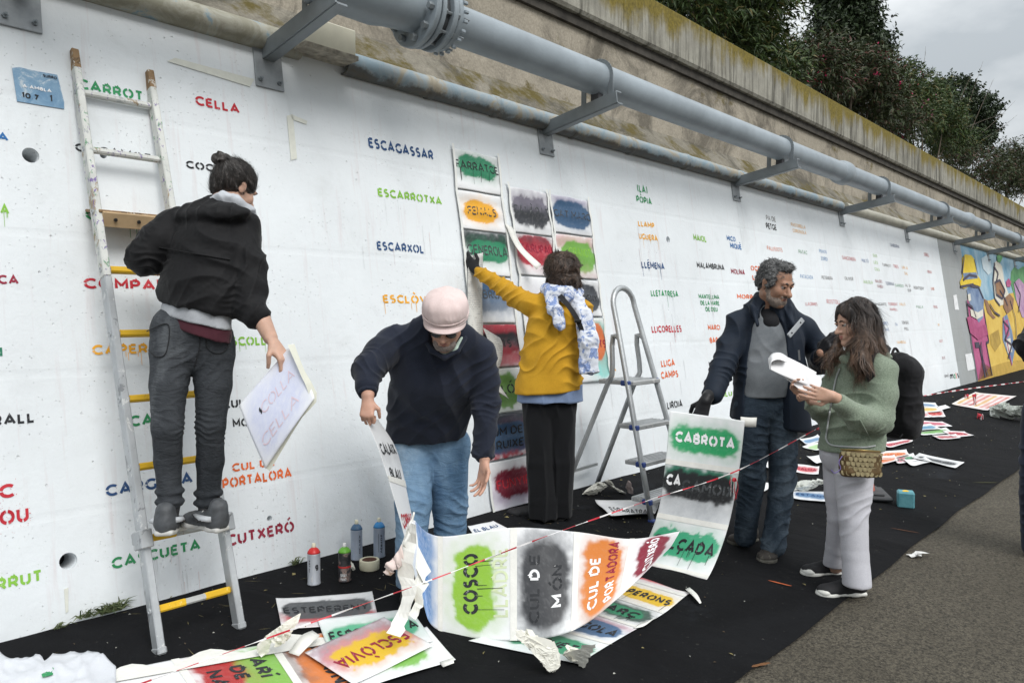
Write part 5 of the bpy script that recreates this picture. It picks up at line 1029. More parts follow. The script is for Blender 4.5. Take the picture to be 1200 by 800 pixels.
# far sheets
far = [
 ('small sheet with red patch behind the grey-haired man\'s right leg', [(931, 544), (960, 547), (959, 557), (930, 553)], (.55, .06, .08), 'dred', 'CALMA'),
 ('corner of a white sheet left of the grey-haired man\'s legs', [(889, 565), (906, 568), (897, 577), (889, 578)], None, None, ''),
 ('small white sheet peeking out between the man\'s legs and the red one', [(895, 547), (902, 538), (912, 541), (908, 552)], None, None, ''),
 ('sheet with a blue written band beside the pale trouser legs', [(929, 575), (974, 577), (973, 589), (927, 584)], (.10, .22, .40), 'navy', 'ESTANY'),
 ('white sheet touching the fleece hem behind the pale trousers', [(945, 536), (964, 533), (966, 542), (956, 544)], None, None, ''),
 ('sheet with a blue patch behind the fleece woman, farthest left of the far sheets', [(936, 516), (958, 511), (965, 517), (945, 522)], (.10, .24, .42), None, ''),
 ('sheet with pale green edge behind the fleece woman', [(940, 524), (958, 519), (968, 524), (958, 529)], (.35, .55, .25), None, ''),
 ('sheet with red patch just under the black backpack', [(1030, 520), (1067, 514), (1070, 518), (1042, 526)], (.60, .10, .12), 'dred', 'MUSSOL'),
 ('sheet with orange patch below the backpack, topmost of its pile', [(1030, 530), (1062, 528), (1066, 534), (1033, 540)], (.66, .22, .08), 'orange', 'MARXANT'),
 ('second orange sheet at the left of the pile below the backpack', [(1026, 536), (1048, 534), (1052, 541), (1030, 545)], (.66, .20, .08), None, ''),
 ('sheet with pink and green sprayed patches in the pile below the backpack', [(1046, 536), (1070, 533), (1078, 540), (1052, 545)], (.55, .16, .22), 'dgreen', 'NAP'),
 ('white sheet at the front of the pile below the backpack', [(1058, 540), (1084, 537), (1092, 542), (1068, 547)], None, None, ''),
 ('long sheet with a dark band of letters pointing towards the road', [(1077, 532), (1130, 543), (1119, 549), (1068, 537)], (.12, .13, .14), 'black', 'OBRIDORA GRAN'),
 ('sheet with pink stripe at the top of the middle pile', [(1072, 493), (1104, 494), (1116, 500), (1078, 500)], (.55, .10, .16), None, ''),
 ('sheet with blue stripe at the left of the middle pile', [(1066, 500), (1090, 497), (1104, 503), (1070, 506)], (.08, .26, .42), None, ''),
 ('sheet with green stripe in the middle pile', [(1070, 506), (1108, 502), (1116, 507), (1080, 511)], (.20, .42, .14), None, ''),
 ('sheet with red stripe at the right of the middle pile', [(1104, 505), (1130, 506), (1141, 511), (1116, 512)], (.58, .10, .12), 'dred', 'ROSTA'),
 ('sheet with maroon stripe at the front of the middle pile', [(1092, 511), (1120, 509), (1126, 514), (1100, 515)], (.45, .10, .12), None, ''),
 ('sheet with blue stripe in the farthest pile by the backpack', [(1068, 471), (1096, 473), (1101, 478), (1070, 476)], (.12, .24, .40), None, ''),
 ('sheet with amber stripe in the farthest pile by the backpack', [(1066, 477), (1096, 477), (1104, 482), (1070, 484)], (.66, .45, .10), None, ''),
 ('sheet with red stripe at the right of the farthest pile', [(1082, 482), (1103, 480), (1108, 489), (1090, 489)], (.60, .12, .10), 'red', 'OS'),
 ('sheet with pink patch at the left of the farthest pile', [(1062, 484), (1082, 482), (1092, 489), (1068, 490)], (.60, .22, .24), None, ''),
 ('blank white sheet between the far pile and the striped sheet', [(1096, 478), (1108, 475), (1114, 478), (1101, 482)], None, None, '')]
for k_, (lab, q, c, tc_, tx) in enumerate(far):
    bl = [] if c is None else [(.5, .5, .42, .26, c, .10, .10)]
    if 'pink and green' in lab: bl.append((.7, .6, .2, .2, (.1, .3, .15), .1, .1))
    ground_sheet(lab, *q, bl, [(tx, .1, .38, .9, .24, tc_)] if tx and tc_ else [], .010 + .0035 * (k_ % 5), .008, 40 + k_, 18, 12, group=gg)
ground_sheet('large sheet with red and pink stripes lying near the mural', (1115, 474), (1143, 460), (1191, 465), (1157, 482), [(.5, .12 + .155 * j, .40, .035, [(.62, .16, .14), (.66, .30, .30), (.66, .42, .12)][j % 3], .05, .02) for j in range(6)], [], .012, .01, 70, 60, 60, group=gg)
# crumpled things
def crumple(name, label, cat, p, r, mat, seed, flat=.7, parts=(), spk=1.0):
    rg = np.random.default_rng(seed); n_ = 64; g_ = np.linspace(-1, 1, n_); X, Y = np.meshgrid(g_, g_, indexing='ij'); q = np.stack([X.ravel(), Y.ravel(), 0 * X.ravel()], 1) * 1.6
    for _ in range(26):
        n = rg.normal(size=3); n /= np.linalg.norm(n); c_ = q.mean(0); d = (q - c_) @ n; s_ = d.std() * rg.uniform(.1, 1.0); ov = np.maximum(d - s_, 0); q = q - (1.75 * ov)[:, None] * n
        R_ = np.linalg.norm(q - q.mean(0), axis=1).mean()
    q -= q.mean(0); q /= np.percentile(np.abs(q), 97, axis=0); q = q + rg.normal(size=q.shape) * .012
    q *= np.array(r) if hasattr(r, '__len__') else np.array([r, r, r * flat]); q[:, 2] -= q[:, 2].min(); q[:, 2] *= 1.0; q[:, 2] += SLOPE * q[:, 1]; q += np.asarray(p)
    i = np.arange(n_ - 1)[:, None] * n_ + np.arange(n_ - 1)[None, :]; F = np.stack([i, i + n_, i + n_ + 1, i + 1], -1).reshape(-1, 4)
    return tag(mk(name, q, F, mat, None, False), label, cat)
M_crump = plain('crumpled_paper', (.74, .73, .66), .75, var=.06, sc=20); M_crw = plain('crumpled_white', (.76, .76, .74), .7, var=.05)
crumple('crumpled_tape', 'big ball of crumpled masking tape on the ground at the bottom centre', 'tape ball', G(642, 790), (.060, .060, .075), M_crump, 5, spk=1.5)
crumple('crumpled_tape', 'loose crumpled tail of tape just right of the big tape ball', 'tape', G(680, 778), (.05, .04, .03), M_crump, 8, spk=1.5)
crumple('crumpled_tape', 'small wad of tape at the wall foot left under the stepladder', 'tape ball', G(692, 580), (.09, .05, .04), M_crump, 6, spk=1.5)
crumple('crumpled_tape', 'crumpled tape wad between the two stepladder legs', 'tape ball', G(722, 578), (.08, .05, .06), M_crump, 9, spk=1.5)
crumple('crumpled_tissue', 'small pinkish tissue ball beside the tape wad under the stepladder', 'tissue', G(738, 582), (.035, .035, .04), plain('tissue', (.62, .52, .50), .8), 7)
crumple('crumpled_tape', 'wad of tape lying on the strip with the orange patch', 'tape ball', G(335, 768, .02), (.06, .04, .045), M_crump, 12, spk=1.6)
crumple('crumpled_paper', 'white paper scrap on the asphalt near the edge of the matting', 'paper scrap', G(1073, 651), (.05, .03, .012), M_crw, 10)
crumple('plastic_bag', 'crumpled clear plastic bag lying far right near the edge of the frame', 'plastic bag', G(1180, 492), (.30, .22, .09), plain('bag', (.50, .53, .48), .35, var=.2), 11, spk=1.6)
crumple('work_glove', 'pair of pale gloves lying on the blue sheet behind the pale trousers', 'gloves', G(941, 575, .02), (.13, .07, .03), plain('glove_pale', (.6, .62, .58), .7), 13, spk=1.4)
crumple('white_lump', 'round off-white lid lying between the green-topped can and the tape roll', 'lid', G(413, 668), (.022, .022, .016), M_crump, 14, spk=.2)
# white cloth / film bottom left
cl = thing('plastic_film', 'rumpled white plastic film with a green spot in the bottom left corner', 'plastic film', G(60, 800))
X, Y = np.meshgrid(np.linspace(0, 1, 70), np.linspace(0, 1, 40), indexing='ij'); xy = np.stack([X.ravel(), Y.ravel()], 1); pts = []
topv = lambda u: 768 + (8 * math.sin(u * .07) if u < 50 else 0) - (u - 50) * .02 + (14 * max(0, (u - 112) / 20)) + (9 * max(0, 1 - abs(u - 52) / 10))
for a, b in xy:
    u = -40 + 176 * a; v = topv(u) * (1 - b) + 870 * b; pts.append(G(u, v, .012))
pts = np.array(pts); q = pts * np.array([9, 9, 1]); pts[:, 2] += .014 * (1 - np.abs(2 * vnoise(q, 4) - 1)) ** 4 + .010 * (1 - np.abs(2 * vnoise(q * 2.3, 5) - 1)) ** 3 + .006
i = np.arange(69)[:, None] * 40 + np.arange(39)[None, :]; F = np.stack([i, i + 40, i + 41, i + 1], -1).reshape(-1, 4)
c_ = np.tile(np.array([.62, .64, .68]), (len(xy), 1)); 
o = mk('film', pts, F[:, ::-1], M_sheet, cl, True, col=c_); o.modifiers.new('t', 'SOLIDIFY').thickness = .002
mk('green_spot', [G(47, 786, .034), G(56, 778, .036), G(63, 782, .036), G(62, 790, .034), G(50, 793, .034)], [(0, 1, 2, 3, 4)], paint('green', C_['green']), cl, False)

# ------------------------------------------------------------------ red and white barrier tape
bt = thing('barrier_tape', 'red and white barrier tape stretched across the scene at knee height', 'barrier tape', G(160, 800))
M_bred = plain('tape_red', (.55, .02, .04), .45); M_bwht = plain('tape_white', (.78, .76, .76), .45)
path = crom([P(150, 806, 2.62), P(300, 752, 2.75), P(500, 681, 3.02), P(640, 628, 3.3), P(760, 586, 3.7), P(862, 552, 4.02), P(956, 503, 4.45)], 260)
path2 = crom([P(956, 503, 4.45), P(1040, 473, 8), P(1110, 459, 11), P(1200, 447, 14), P(1260, 440, 16)], 160)
def tape(path, w, seg):
    acc = 0; rr = random.Random(2); rg = []; cur = [path[0]]; red = True; out = []
    for a, b in zip(path[:-1], path[1:]):
        acc += np.linalg.norm(b - a); cur.append(b)
        if acc > seg: out.append((red, cur)); cur = [b]; red = not red; acc = 0
    out.append((red, cur))
    for (rd, pts) in out:
        if len(pts) < 2: continue
        m = MB(); vs = []
        for k_, p in enumerate(pts):
            t_ = nrm(pts[min(k_ + 1, len(pts) - 1)] - pts[max(k_ - 1, 0)]); a = p[0] * 9 + math.sin(p[0] * 23) * 1.2; u = nrm(np.cross(t_, (0, 0, 1))); v_ = np.cross(t_, u)
            d = (u * math.cos(a) * .5 + v_ * (.6 + .4 * math.sin(a))) * w; n = nrm(np.cross(t_, d)) * .0008; vs += [p - d / 2 - n, p + d / 2 - n, p + d / 2 + n, p - d / 2 + n]
        fs = [(4 * i + j, 4 * i + (j + 1) % 4, 4 * i + 4 + (j + 1) % 4, 4 * i + 4 + j) for i in range(len(pts) - 1) for j in range(4)] + [(0, 1, 2, 3), tuple(4 * (len(pts) - 1) + j for j in range(4))]
        m.add(vs, fs); m.go('red_stripe' if rd else 'white_stripe', M_bred if rd else M_bwht, bt)
tape(path, .0065, .075); tape(path2, .020, .20)
def knot(label, u, v, Z, s, seed):
    p = P(u, v, Z); t = thing('tape_knot', label, 'tape knot', p); rr = random.Random(seed)
    for k_ in range(6):
        a = p + V3(rr.uniform(-.15, .15), rr.uniform(-.1, .1), rr.uniform(-.1, .05)) * s; L = rr.uniform(.5, 1.0) * s; pts = [a, a + V3(rr.uniform(-.12, .12), rr.uniform(-.08, .08), -.4) * L, a + V3(rr.uniform(-.2, .2), rr.uniform(-.1, .1), -.95) * L]
        w = V3(.09 * s, .05 * s, 0); ribbon('tape_end', pts, [q + w for q in pts], M_bred if k_ % 3 else M_bwht, t, n=10, wob=.004 * s)
    m = MB(); m.lathe(p - V3(.03 * s, 0, .06 * s), (0, 0, 1), [(.02 * s, -.05 * s), (.07 * s, -.02 * s), (.06 * s, .05 * s), (.02 * s, .08 * s)], 8); m.go('knot', M_bred, t)
knot('red and white tape knot hanging over the edge of the CAGAMOIX sheet', 861, 560, 3.98, .17, 1); knot('red tape knot dangling above the striped sheet, left one', 1134, 462, 12.2, .30, 2)
knot('red tape knot dangling above the striped sheet, right one', 1142, 462, 11.5, .36, 3); knot('lowest red and white tape bow hanging in front of the striped sheet', 1148, 485, 10.2, .36, 4)

# ------------------------------------------------------------------ spray cans, tape roll, cone, block
def can(label, u, v, capc, body, band=None, nozzle=(.72, .68, .52), txt=None, dark=False, h=.19, r=.0325):
    b = G(u, v, .004); t = thing('spray_can', label, 'spray can', b, 'spray cans standing by the wall'); ax = V3(0, 0, 1)
    m = MB(); m.lathe(b, ax, [(r - .004, 0), (r, .004), (r, .008), (r - .0015, .011), (r - .0015, h * .80), (r, h * .805), (r - .001, h * .82)], 28); m.go('body', body, t, True, math.radians(40))
    m = MB(); m.lathe(b, ax, [(r - .0005, h * .82), (r - .003, h * .86), (r - .012, h * .93), (.012, h * .955), (.010, h * .965)], 28); m.go('dome', capc, t, True)
    m = MB(); m.lathe(b, ax, [(.0095, h * .955), (.0105, h * .99), (.0095, h * 1.05), (.006, h * 1.075)], 14); m.go('nozzle', plain('nozzle%d' % u, nozzle, .5), t, True)
    if band: m = MB(); m.lathe(b, ax, [(r - .0005, h * .40), (r - .0001, h * .41), (r - .0001, h * .44), (r - .0005, h * .45)], 28, False); m.go('band', band, t, True)
    tocam = nrm((CAM - b) * V3(1, 1, 0)); a0 = math.atan2(tocam[1], tocam[0])
    def lab(txt, ang, z0, z1, wd, mat, vert=False, name='printing', bold=.12):
        def f3(x, y, q):
            if vert: A = ang + (y - .5) * wd; z = z0 + (z1 - z0) * x
            else: A = ang + (x - .5) * wd; z = z0 + (z1 - z0) * y
            A = a0 + A; rr_ = r + .0004 + .0001 * q; return b + V3(rr_ * math.cos(A), rr_ * math.sin(A), z)
        text_mesh(name, txt, f3, mat, t, bold)
    return lab, t
bsil = plain('can_silver', (.50, .53, .58), .35, .35, var=.06); bbl = plain('can_bluegrey', (.36, .41, .50), .35, .35, var=.06)
tb = NT('can_dark'); tb.base(tb.ramp(tb.noise(22, 4, .6), [(.35, (.03, .03, .035)), (.52, (.07, .07, .075)), (.60, (.35, .25, .22)), (.68, (.10, .10, .11))]), .3, .5)
pk_ = plain('print_black', (.03, .03, .035), .5); pw_ = plain('print_white', (.75, .75, .75), .5)
lab, t = can('silver spray can with red dome and the number 9, leftmost can', 368, 684, plain('cap_red', (.55, .02, .02), .4), bsil); lab('9', .45, .075, .105, .55, pk_, bold=.15); lab('ULTRA', -.7, .07, .13, .2, pk_, True); lab('SPRAY', -.3, .02, .05, .3, pw_, True)
lab, t = can('short black spray can with green dome and a red band', 404, 680, plain('cap_green', (.14, .42, .04), .4), tb.m, plain('band_red', (.5, .03, .03), .4), (.75, .75, .75), h=.178); lab('SPRAY', -.2, .028, .045, 1.0, pw_); lab('PAINT', -.2, .010, .024, .9, pw_)
lab, t = can('grey spray can with dark blue dome behind the black one', 418, 655, plain('cap_navy', (.05, .12, .22), .4), bbl, h=.20); lab('ULTRA', .5, .04, .14, .18, pk_, True); lab('I', .75, .02, .15, .05, pk_, False)
lab, t = can('grey spray can with bright blue dome, rightmost can', 444.5, 652, plain('cap_blue', (.03, .22, .50), .4), bbl, h=.20); lab('VERTOS', .35, .03, .13, .3, pk_, True); lab('I', -.1, .02, .15, .06, pk_, False)
rl = thing('tape_roll', 'roll of cream masking tape lying beside the spray cans', 'tape roll', G(433, 667)); b = G(433, 666, .0); m = MB(); m.lathe(b, (0, 0, 1), [(.038, .0), (.050, .0), (.052, .003), (.052, .047), (.050, .05), (.039, .05), (.038, .047), (.038, .0)], 36, False); m.go('tape_ring', plain('tape_cream', (.66, .63, .47), .6, var=.05), rl, True, math.radians(40))
m = MB(); m.lathe(b, (0, 0, 1), [(.036, .001), (.0375, .001), (.0375, .049), (.036, .049), (.036, .001)], 36, False); m.go('cardboard_core', plain('core', (.13, .06, .04), .8), rl, True)
# traffic cone behind the fleece woman
cb_ = G(1008, 580); tcn = thing('traffic_cone', 'traffic cone with wide dark rubber base behind the pale trousers', 'traffic cone', cb_); M_co = plain('cone_red', (.52, .12, .07), .5); M_cb = plain('cone_base', (.06, .062, .065), .7, var=.3)
axc = np.array([(math.cos(.5), math.sin(.5), 0), (-math.sin(.5), math.cos(.5), 0), (0, 0, 1)]); m = MB(); m.box(cb_ + V3(0, 0, .018), (.40, .40, .032), axc, .012); m.box(cb_ + V3(0, 0, .042), (.30, .30, .02), axc, .009); m.go('rubber_base', M_cb, tcn)
prof = lambda z: .115 - .095 * z / .5
for (z0, z1, mm) in ((.05, .2, M_co), (.2, .3, M_bwht), (.3, .5, M_co)): m = MB(); m.lathe(cb_, (0, 0, 1), [(prof(z0), z0), (prof(z1), z1)], 24, z1 == .5); m.go('cone_band' if mm is M_bwht else 'cone_shell', mm, tcn, True)
# teal painted block
bb = G(1061, 594); axb = np.array([(math.cos(.35), math.sin(.35), 0), (-math.sin(.35), math.cos(.35), 0), (0, 0, 1)]); t = thing('painted_block', 'small teal painted cube with a yellow spot standing on the matting', 'block', bb)
m = MB(); m.box(bb + V3(0, 0, .062), (.115, .115, .12), axb, .010); tt = NT('teal_paint'); tt.base(tt.ramp(tt.noise(14, 6, .7), [(.35, (.08, .28, .34)), (.7, (.16, .42, .46))]), .6); tt.bump(tt.noise(60, 4, .7), .5, .004); m.go('cube', tt.m, t)
mk('yellow_spot', [bb + V3(.03 * math.cos(a) * (1 + .2 * math.sin(3 * a)), .022 * math.sin(a), .1235) for a in np.linspace(0, 2 * PI, 16)[:-1]], [tuple(range(15))], paint('yellow', C_['yellow']), t, False)
# ------------------------------------------------------------------ tall ladder leaning on the wall
def spat(name, c, spots, rough=.5, metal=0, sc=16, amt=.66, c2=None):
    t = NT(name); col = t.ramp(t.noise(5, 5, .6), [(.3, tuple(x * .8 for x in c)), (.7, c2 or tuple(min(1, x * 1.15) for x in c))])
    for k_, s in enumerate(spots):
        m_ = t.ramp(t.noise(sc * (1 + .35 * k_), 5, .7, vec=t.map((1, 1, .6), rot=(k_, k_ * 2, 0)), dist=.3), [(amt, 0), (amt + .03, .9)]); col = t.mix(m_, col, s)
    t.base(col, rough, metal, .4); t.bump(t.noise(45, 5, .7), .35, .004); return t.m
M_alu = spat('ladder_aluminium', (.42, .44, .455), [(.22, .23, .24), (.62, .63, .62)], .42, .35, 14, .60)
M_paintrail = spat('paint_splashed_rail', (.60, .61, .58), [(.30, .22, .13), (.38, .40, .40), (.10, .26, .14), (.16, .10, .30)], .6, 0, 19, .60)
M_rawwood = spat('worn_wood', (.27, .17, .085), [(.13, .08, .04), (.55, .52, .46), (.40, .38, .34)], .7, 0, 18, .58)
M_grip = spat('yellow_grip', (.66, .40, .015), [(.40, .24, .02), (.75, .55, .15)], .6, 0, 26, .64); M_rung = spat('dull_rung', (.44, .45, .44), [(.25, .22, .18), (.60, .60, .56)], .5, .2, 20, .62)
LX0, LX1 = 1.21, 1.545; Lf = V3(0, 3.04, .115); Lt = V3(0, 3.925, 2.70); Ld = nrm(Lt - Lf); LL = np.linalg.norm(Lt - Lf); Lup = nrm(np.cross((1, 0, 0), Ld))
lad = thing('ladder', 'tall paint-splashed ladder leaning on the white wall with the woman standing on it', 'ladder', Lf + V3(1.37, 0, 0)); axl = np.array([(1, 0, 0), np.cross(Ld, (1, 0, 0)), Ld])
def lp(x, d, o=0): return V3(x, 0, 0) + Lf + Ld * d + axl[1] * o
def rung_d(v, x=LX0):
    lo, hi = 0, 3
    for _ in range(40):
        mid = (lo + hi) / 2; d_ = lp(x, mid) - CAM
        if 400 - FOC * (d_ @ UP) / (d_ @ FW) > v: lo = mid
        else: hi = mid
    return lo
for x in (LX0, LX1):
    m = MB(); m.box(lp(x, .80), (.030, .062, 1.58), axl, .004); m.go('rail', M_alu, lad)
    m = MB(); m.box(lp(x, .012), (.038, .070, .03), axl, .006); m.go('rail_foot', M_alu, lad)
    dl = 2.62 if x == LX0 else 2.60
    m = MB(); m.box(lp(x, (1.59 + dl) / 2), (.031, .060, dl - 1.59), axl, .004); m.go('painted_rail', M_paintrail, lad)
    m = MB(); m.box(lp(x, dl + .04), (.0315, .0605, .10), axl, .003); m.go('wooden_tip', M_rawwood, lad)
for k_, v in enumerate((108, 175, 249, 316, 391, 468, 548, 632, 715)):
    d = rung_d(v); low = v > 300; m = MB(); c = lp((LX0 + LX1) / 2, d); W_r = LX1 - LX0 - .03
    r = m.box(c, (W_r, .030, .026), axl, .006); ro = m.go('rung', M_rung if low else M_paintrail, lad)
    if low:
        if v == 715:
            for (cx, w) in ((-.095, .115), (.095, .115)): m = MB(); m.box(c + V3(cx, 0, 0), (w, .033, .029), axl, .006); m.go('grip_tape', M_grip, ro)
        elif v != 632: m = MB(); m.box(c, (W_r - .004, .033, .029), axl, .006); m.go('grip_tape', M_grip, ro)
        else:
            for (cx, w) in ((-.09, .11), (.11, .07)): m = MB(); m.box(c + V3(cx, 0, 0), (w, .033, .029), axl, .006); m.go('grip_tape', M_grip, ro)
    m = MB(); m.lathe(lp(LX0 - .015, d), (-1, 0, 0), [(.013, 0), (.013, .003), (.008, .004), (.007, .002)], 14); m.go('rivet', M_alu, lad)
d = rung_d(632)
for x in (LX0 - .006, LX1 + .006): m = MB(); m.box(lp(x, d, -.012), (.05, .085, .075), axl, .004); m.box(lp(x, d + .01, .035), (.05, .012, .045), axl, .003); q = m.go('hook_clamp', M_alu, lad); q['kind'] = 'stuff'
d = rung_d(249); bo = lp((LX0 + LX1) / 2, d + .01, .06)
m = MB(); m.box(bo + V3(0, 0, .024), (.335, .20, .014), np.array([(1, 0, 0), (0, .995, .1), (0, -.1, .995)]), .003); q1 = m.go('board', M_rawwood, lad)
m = MB(); m.box(bo + V3(0, -.085, -.018), (.31, .016, .070), np.array([(1, 0, 0), (0, .9, .43), (0, -.43, .9)]), .003); m.go('front_board', spat('pale_wood', (.50, .36, .21), [(.36, .22, .10), (.20, .12, .25)], .6, 0, 16, .68), lad)
m = MB(); m.box(bo + V3(.03, -.03, -.001), (.25, .10, .032), bev=.003); m.go('wood_block', spat('orange_wood', (.46, .27, .10), [(.3, .16, .05)], .6), lad)
for cx in (-.10, 0, .10):
    m = MB(); m.lathe(bo + V3(cx, -.096, -.02), (0, -.9, -.43), [(.009, 0), (.007, .006)], 10); m.go('bolt_head', plain('dark_bolt', (.05, .05, .05), .4, .6), lad)

# ------------------------------------------------------------------ aluminium stepladder
stp = thing('stepladder', 'aluminium stepladder with high handrail standing between the woman and the CABROTA sheet', 'stepladder', G(764, 612)); FL, FR = G(764, 612, .0), V3(4.80, 2.73, gz(2.73))
FR = V3(4.78, FL[1], FL[2]); tl, tr = V3(4.36, 3.09, 1.50), V3(4.62, 3.09, 1.50)
zt = 1.66; arcp = [V3(4.36 + .13 - .13 * math.cos(a), 3.10 + .018 * math.sin(a), 1.53 + .125 * math.sin(a)) for a in np.linspace(0, PI, 12)]
loop = [FL] + [FL + (tl - FL) * t for t in (.3, .6, .9)] + arcp + [FR + (tr - FR) * t for t in (.9, .6, .3)] + [FR]
m = MB(); m.tube(loop, .0215, 12, flat=.85); m.go('front_frame', spat('step_alu', (.46, .48, .49), [(.62, .60, .56), (.30, .28, .26), (.30, .34, .45)], .35, .5, 18, .66), stp, True)
MS = bpy.data.materials['step_alu']; M_bl = plain('blue_cap', (.03, .06, .22), .5)
fr = lambda t: (FL + (tl - FL) * t, FR + (tr - FR) * t)
for (sx, foot) in ((0, V3(4.15, 3.40, gz(3.40))), (1, V3(4.63, 3.45, gz(3.45)))):
    a = fr(.86)[sx]; b = fr(.69)[sx] + V3(0, .14, -.06); m = MB(); m.tube(np.vstack([crom([a, a + V3(0, .06, .0), b + V3(0, -.03, .06), b], 8), [b + (foot - b) * .5, foot]]), .0185, 10); m.go('rear_leg', MS, stp, True)
    m = MB(); m.box(foot + V3(0, 0, .012), (.04, .04, .024), bev=.006); m.go('rubber_foot', M_bl, stp)
    m = MB(); m.box((FL, FR)[sx] + V3(0, 0, .010), (.042, .045, .024), bev=.006); m.go('rubber_foot', M_bl, stp)
m = MB(); m.bar(V3(4.17, 3.40, .33), V3(4.63, 3.44, .33), .02, .02); m.go('rear_brace', MS, stp)
for t_, dp, nm in ((.64, .30, 'platform'), (.43, .17, 'step'), (.26, .17, 'step'), (.09, .17, 'step')):
    a, b = fr(t_); c = (a + b) / 2 + V3(0, dp * .35, 0); w = b[0] - a[0]; m = MB(); m.box(c, (w - .02, dp, .03), bev=.005); po_ = m.go(nm, spat('tread%d' % int(t_ * 100), (.46, .47, .47), [(.62, .62, .60), (.25, .25, .26)], .5, .3, 24, .62), stp)
    for k_ in range(5): m = MB(); m.box(c + V3(0, (k_ - 2) * dp * .17, .0165), (w - .03, dp * .06, .004)); m.go('tread_rib', MS, po_)
    if nm == 'step' or True:
        for x in (a[0], b[0]): m = MB(); m.box(V3(x, c[1] - dp * .30, c[2]), (.034, .07, .036), bev=.006); m.go('corner_cap', M_bl, po_)
# ------------------------------------------------------------------ people
def cdir(r, u, f): return nrm(r * RT + u * V3(0, 0, 1) + f * Fh)
def basis(fwd, up=(0, 0, 1)):
    f = nrm(fwd); r = nrm(np.cross(f, up)); u = np.cross(r, f); return np.array([r, f, u])      # right, forward, up
def skinmat(name, c, c2=None):
    t = NT(name); n_ = t.noise(18, 5, .6); t.base(t.ramp(n_, [(.3, tuple(x * .86 for x in c)), (.7, c2 or tuple(min(1, x * 1.12) for x in c))]), .5, 0, .35)
    t.b.inputs['Subsurface Weight'].default_value = .08; t.b.inputs['Subsurface Radius'].default_value = (.02, .008, .004); t.bump(t.noise(90, 4, .6), .2, .003); return t.m
class Head:
    def __init__(s, c, fwd, up=(0, 0, 1), k=1.0): s.c = V3(c); s.B = basis(fwd, up); s.k = k
    def w(s, x, y, z): return s.c + (s.B.T @ V3(x, y, z)) * s.k
    def skin(s, q, ears=True, jaw=1.0, brow=1.0, nose=1.0):
        k = s.k; w = s.w
        q.ell(w(0, -.012, .032), V3(.075, .094, .086) * k, s.B, k=.02); q.ell(w(0, .022, -.035), V3(.058 * jaw, .068, .084) * k, s.B, k=.02)
        for x in (-1, 1):
            q.cone(w(x * .050 * jaw, .0, -.060), w(x * .012, .066, -.100), .022 * k, .020 * k, k=.02)
            q.ell(w(x * .036, .062, -.028), V3(.024, .022, .026) * k, s.B, k=.02)
            if ears:
                q.ell(w(x * .077, -.010, -.008), V3(.008, .020, .033) * k, s.B, k=.006); q.ell(w(x * .085, -.016, .006), V3(.006, .012, .016) * k, s.B, k=.004)
        q.ell(w(0, .072, -.104), V3(.022 * jaw, .018, .018) * k, s.B, k=.015)
        q.cone(w(0, .082, .006), w(0, .108 + .004 * nose, -.034), .009 * k, .0125 * nose * k, k=.010)
        for x in (-1, 1): q.ell(w(x * .013, .095, -.036), V3(.009, .011, .008) * k, s.B, k=.006)
        q.cone(w(-.036, .080, .022), w(.036, .080, .022), .010 * brow * k, k=.012)
        for x in (-1, 1): q.ell(w(x * .031, .098, .004), V3(.019, .014, .012) * k, s.B, k=.010, sub=True)
        q.cone(w(-.020, .083, -.062), w(.020, .083, -.062), .0085 * k, k=.008); q.cone(w(-.018, .083, -.073), w(.018, .083, -.073), .0085 * k, k=.006)
    def details(s, person, skin, brow_mat, lip=(.38, .13, .11), mouth=False, eyes=True):
        w = s.w; k = s.k
        if eyes:
            for x in (-1, 1):
                m = MB(); bm = bmesh.new(); bmesh.ops.create_uvsphere(bm, u_segments=12, v_segments=8, radius=.0115 * k)
                m.add([np.array(v.co[:]) + w(x * .031, .0765, .002) for v in bm.verts], [[v.index for v in f.verts] for f in bm.faces]); bm.free(); e = m.go('eye', plain('eye_white', (.42, .39, .37), .3), person, True)
                m = MB(); m.lathe(w(x * .031, .0875, .002), s.B[1], [(.0068 * k, -.0008), (.005 * k, .0006)], 10); m.go('iris', plain('iris', (.03, .018, .012), .2), e)
                m = MB(); m.tube([w(x * .018, .089, .010), w(x * .031, .0925, .0125), w(x * .044, .084, .009)], [.0035 * k, .0055 * k, .0035 * k], 6); m.go('eyelid', skin, e, True)
        for x in (-1, 1): m = MB(); m.tube([w(x * .014, .092, .022), w(x * .030, .092, .029), w(x * .046, .082, .024)], [.0035 * k, .0045 * k, .002 * k], 6); m.go('eyebrow', brow_mat, person, True)
        m = MB(); m.tube([w(-.024, .083, -.066), w(-.010, .0915, -.0615), w(0, .0915, -.063), w(.010, .0915, -.0615), w(.024, .083, -.066)], [.002, .0045, .0045, .0045, .002], 8)
        m.tube([w(-.022, .083, -.068), w(0, .0915, -.0735), w(.022, .083, -.068)], [.002, .0052, .002], 8); q = m.go('lips', plain('lips%d' % int(lip[0] * 1000), lip, .4), person, True); q['kind'] = 'stuff'
